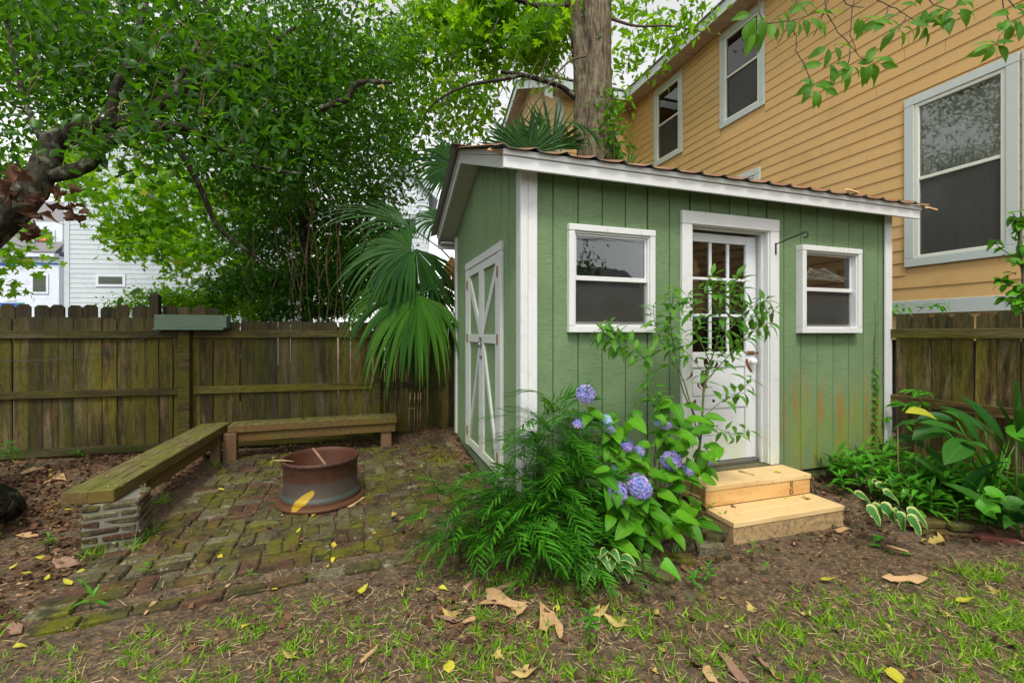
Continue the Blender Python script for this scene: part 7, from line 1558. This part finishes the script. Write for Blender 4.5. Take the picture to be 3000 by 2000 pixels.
o = bulk('clover', [(0, 0, 0), (-.4, .35, .02), (.4, .35, .02), (-.35, .8, 0), (.35, .8, 0), (0, 1, -.05)], [(0, 2, 1), (1, 2, 4), (1, 4, 3), (3, 4, 5)], p, rdir(n, 0, .3), rdir(n, 1.8, .4), rng.uniform(.009, .026, n), 'leaf_bright'); tag(o, 'low clover and small round weeds in the grass', 'clover', kind='stuff')
cx = np.array([list(onG(*q)) for q in [z2l(1080, 380), z2l(1000, 400), z2l(960, 560), z2l(1000, 600), z2l(930, 620), z2l(870, 700), z2l(1420, 150), z2l(830, 660), z2r(1950, 860), z2r(2000, 880), z2r(1830, 860), z2r(2080, 1130), z2r(2180, 1210), z2r(2150, 1180), z2l(620, 760), z2l(640, 720), z2r(1900, 900), z2r(2040, 1200)]])
nb_ = 26; idx = np.repeat(np.arange(len(cx)), nb_); p = cx[idx] + np.c_[rng.normal(0, .022, (len(idx), 2)), np.zeros(len(idx))]; n = len(p); L = rng.uniform(.06, .15, n)
o = bulk('long_grass', BL_V, BL_F, p, rdir(n, 1.0, .5), rdir(n, 0), np.stack([L * .45, L, L], 1), 'grass'); tag(o, 'longer grass tufts by the pier and at the right edge of the lawn', 'grass', kind='stuff')
# white petals speckled over bench and patio
p = scatter(420, -1.9, 1, 2.8, 6, lambda x, y: np.full(x.shape, .9)); p[:, 2] = .012; q = p.copy()[:110]; q[:, 0] = rng.uniform(-1.88, -1.52, 110); q[:, 1] = rng.uniform(3.7, 5.9, 110); q[:, 2] = .406; p = np.concatenate([p, q]); n = len(p)
MT['petal'] = mat_flat('white_petal', (.75, .75, .68), .7); o = bulk('fallen_petals', LEAF2_V, LEAF2_F, p, rdir(n, 0, .1), rdir(n, 2, .3), rng.uniform(.005, .010, n), 'petal'); tag(o, 'tiny white petals speckled over the bench and patio', 'petals', kind='stuff')
# a few leaves and sticks on the shed roof edge
for i, (x, y, lab) in enumerate(((2135, 478, 'tan bark strip sticking out over the right end of the shed roof'), (1950, 437, 'curled bark scrap standing on the shed roof edge'), (1118, 344, 'dead leaves piled at the left corner of the shed roof'))):
    a = onY(x, y, 2.80); m = MB().prism([a, a + Vector((.13, 0, -.012)), a + Vector((.16, .02, .01)), a + Vector((.03, .03, .03))], (0, .03, .006)); solo('roof_debris', m, 'bark_piece', lab, 'debris', a)

# ================================================================== THE YARD BEHIND THE CAMERA (seen only in the window glass)
def back_tree(x, y, h, r, label, seed):
    t = thing('garden_tree', label, 'tree', (x, y, 0)); part('trunk', MB().tube([(x, y, -.05), (x + .1, y, h * .4), (x - .1, y + .1, h * .8)], [.2, .15, .08], 10), 'bark_dark', t)
    q = rng.normal(size=(14, 3)); q /= np.linalg.norm(q, axis=1, keepdims=True); c_ = np.array([x, y, h * .72]) + q * np.array([r, r, h * .28]) * rng.random((14, 1)) ** .4
    n = 2600; i = rng.integers(0, 14, n); p = c_[i] + rng.normal(size=(n, 3)) * r * .3; p = p[p[:, 2] > .4]; n = len(p)
    o = bulk('crown', LEAF4_V, LEAF4_F, p, rdir(n, -.4), rdir(n, 1), rng.uniform(.16, .3, n), 'leaf_dark', t); o['kind'] = 'stuff'
back_tree(4.5, -12, 4.2, 1.5, 'round garden tree behind the photographer, left of the far house', 1); back_tree(8.2, -13, 5.2, 1.8, 'taller garden tree behind the photographer at the side of the lot', 2); back_tree(-6.5, -9, 6.5, 2.2, 'broad garden tree behind the photographer on the left', 3)
bh = thing('rear_house', 'low grey-roofed house behind the photographer', 'house', (11, -17, 0))
lap(bh, (6, -15, 0), (1, 0, 0), (0, 1, 0), .4, 3.0, .2, lambda a, b: [(0, 9)], 'yellow_pale'); part('wall', MB().box(6, 15, -21, -15.01, 0, 3.0, 0), 'yellow_pale', bh)
part('roof', MB().prism([(5.6, -14.5, 2.95), (5.6, -18, 5.4), (5.6, -21.5, 2.95)], (9.8, 0, 0)), 'shingle', bh); part('fascia_board', MB().box(5.6, 15.4, -14.49, -14.45, 2.85, 3.05, .004), 'trim_pale', bh)
rfn = thing('rear_fence', 'plain board fence behind the photographer', 'fence', (0, -7, 0)); x = -7.0; k_ = 0
while x < 6.5: inst('picket', pm[k_ % 4], rfn, Matrix.Translation((x, -7.5, 0))); x += .1445; k_ += 1
part('rail', MB().box(-7, 6.5, -7.48, -7.44, 1.35, 1.44, .003), 'rail', rfn); part('rail', MB().box(-7, 6.5, -7.48, -7.44, .3, .39, .003), 'rail', rfn)
wr = MB()
for (za, zb) in ((6.4, 5.6), (5.6, 5.9)): wr.tube([Vector((-6 + 20 * t, -11, za + (zb - za) * t - 1.2 * 4 * t * (1 - t) * .4)) for t in np.linspace(0, 1, 14)], .012, 5)
solo('overhead_wires', wr, 'iron', 'two overhead wires sagging behind the photographer', 'wires', (-6, -11, 6.4))
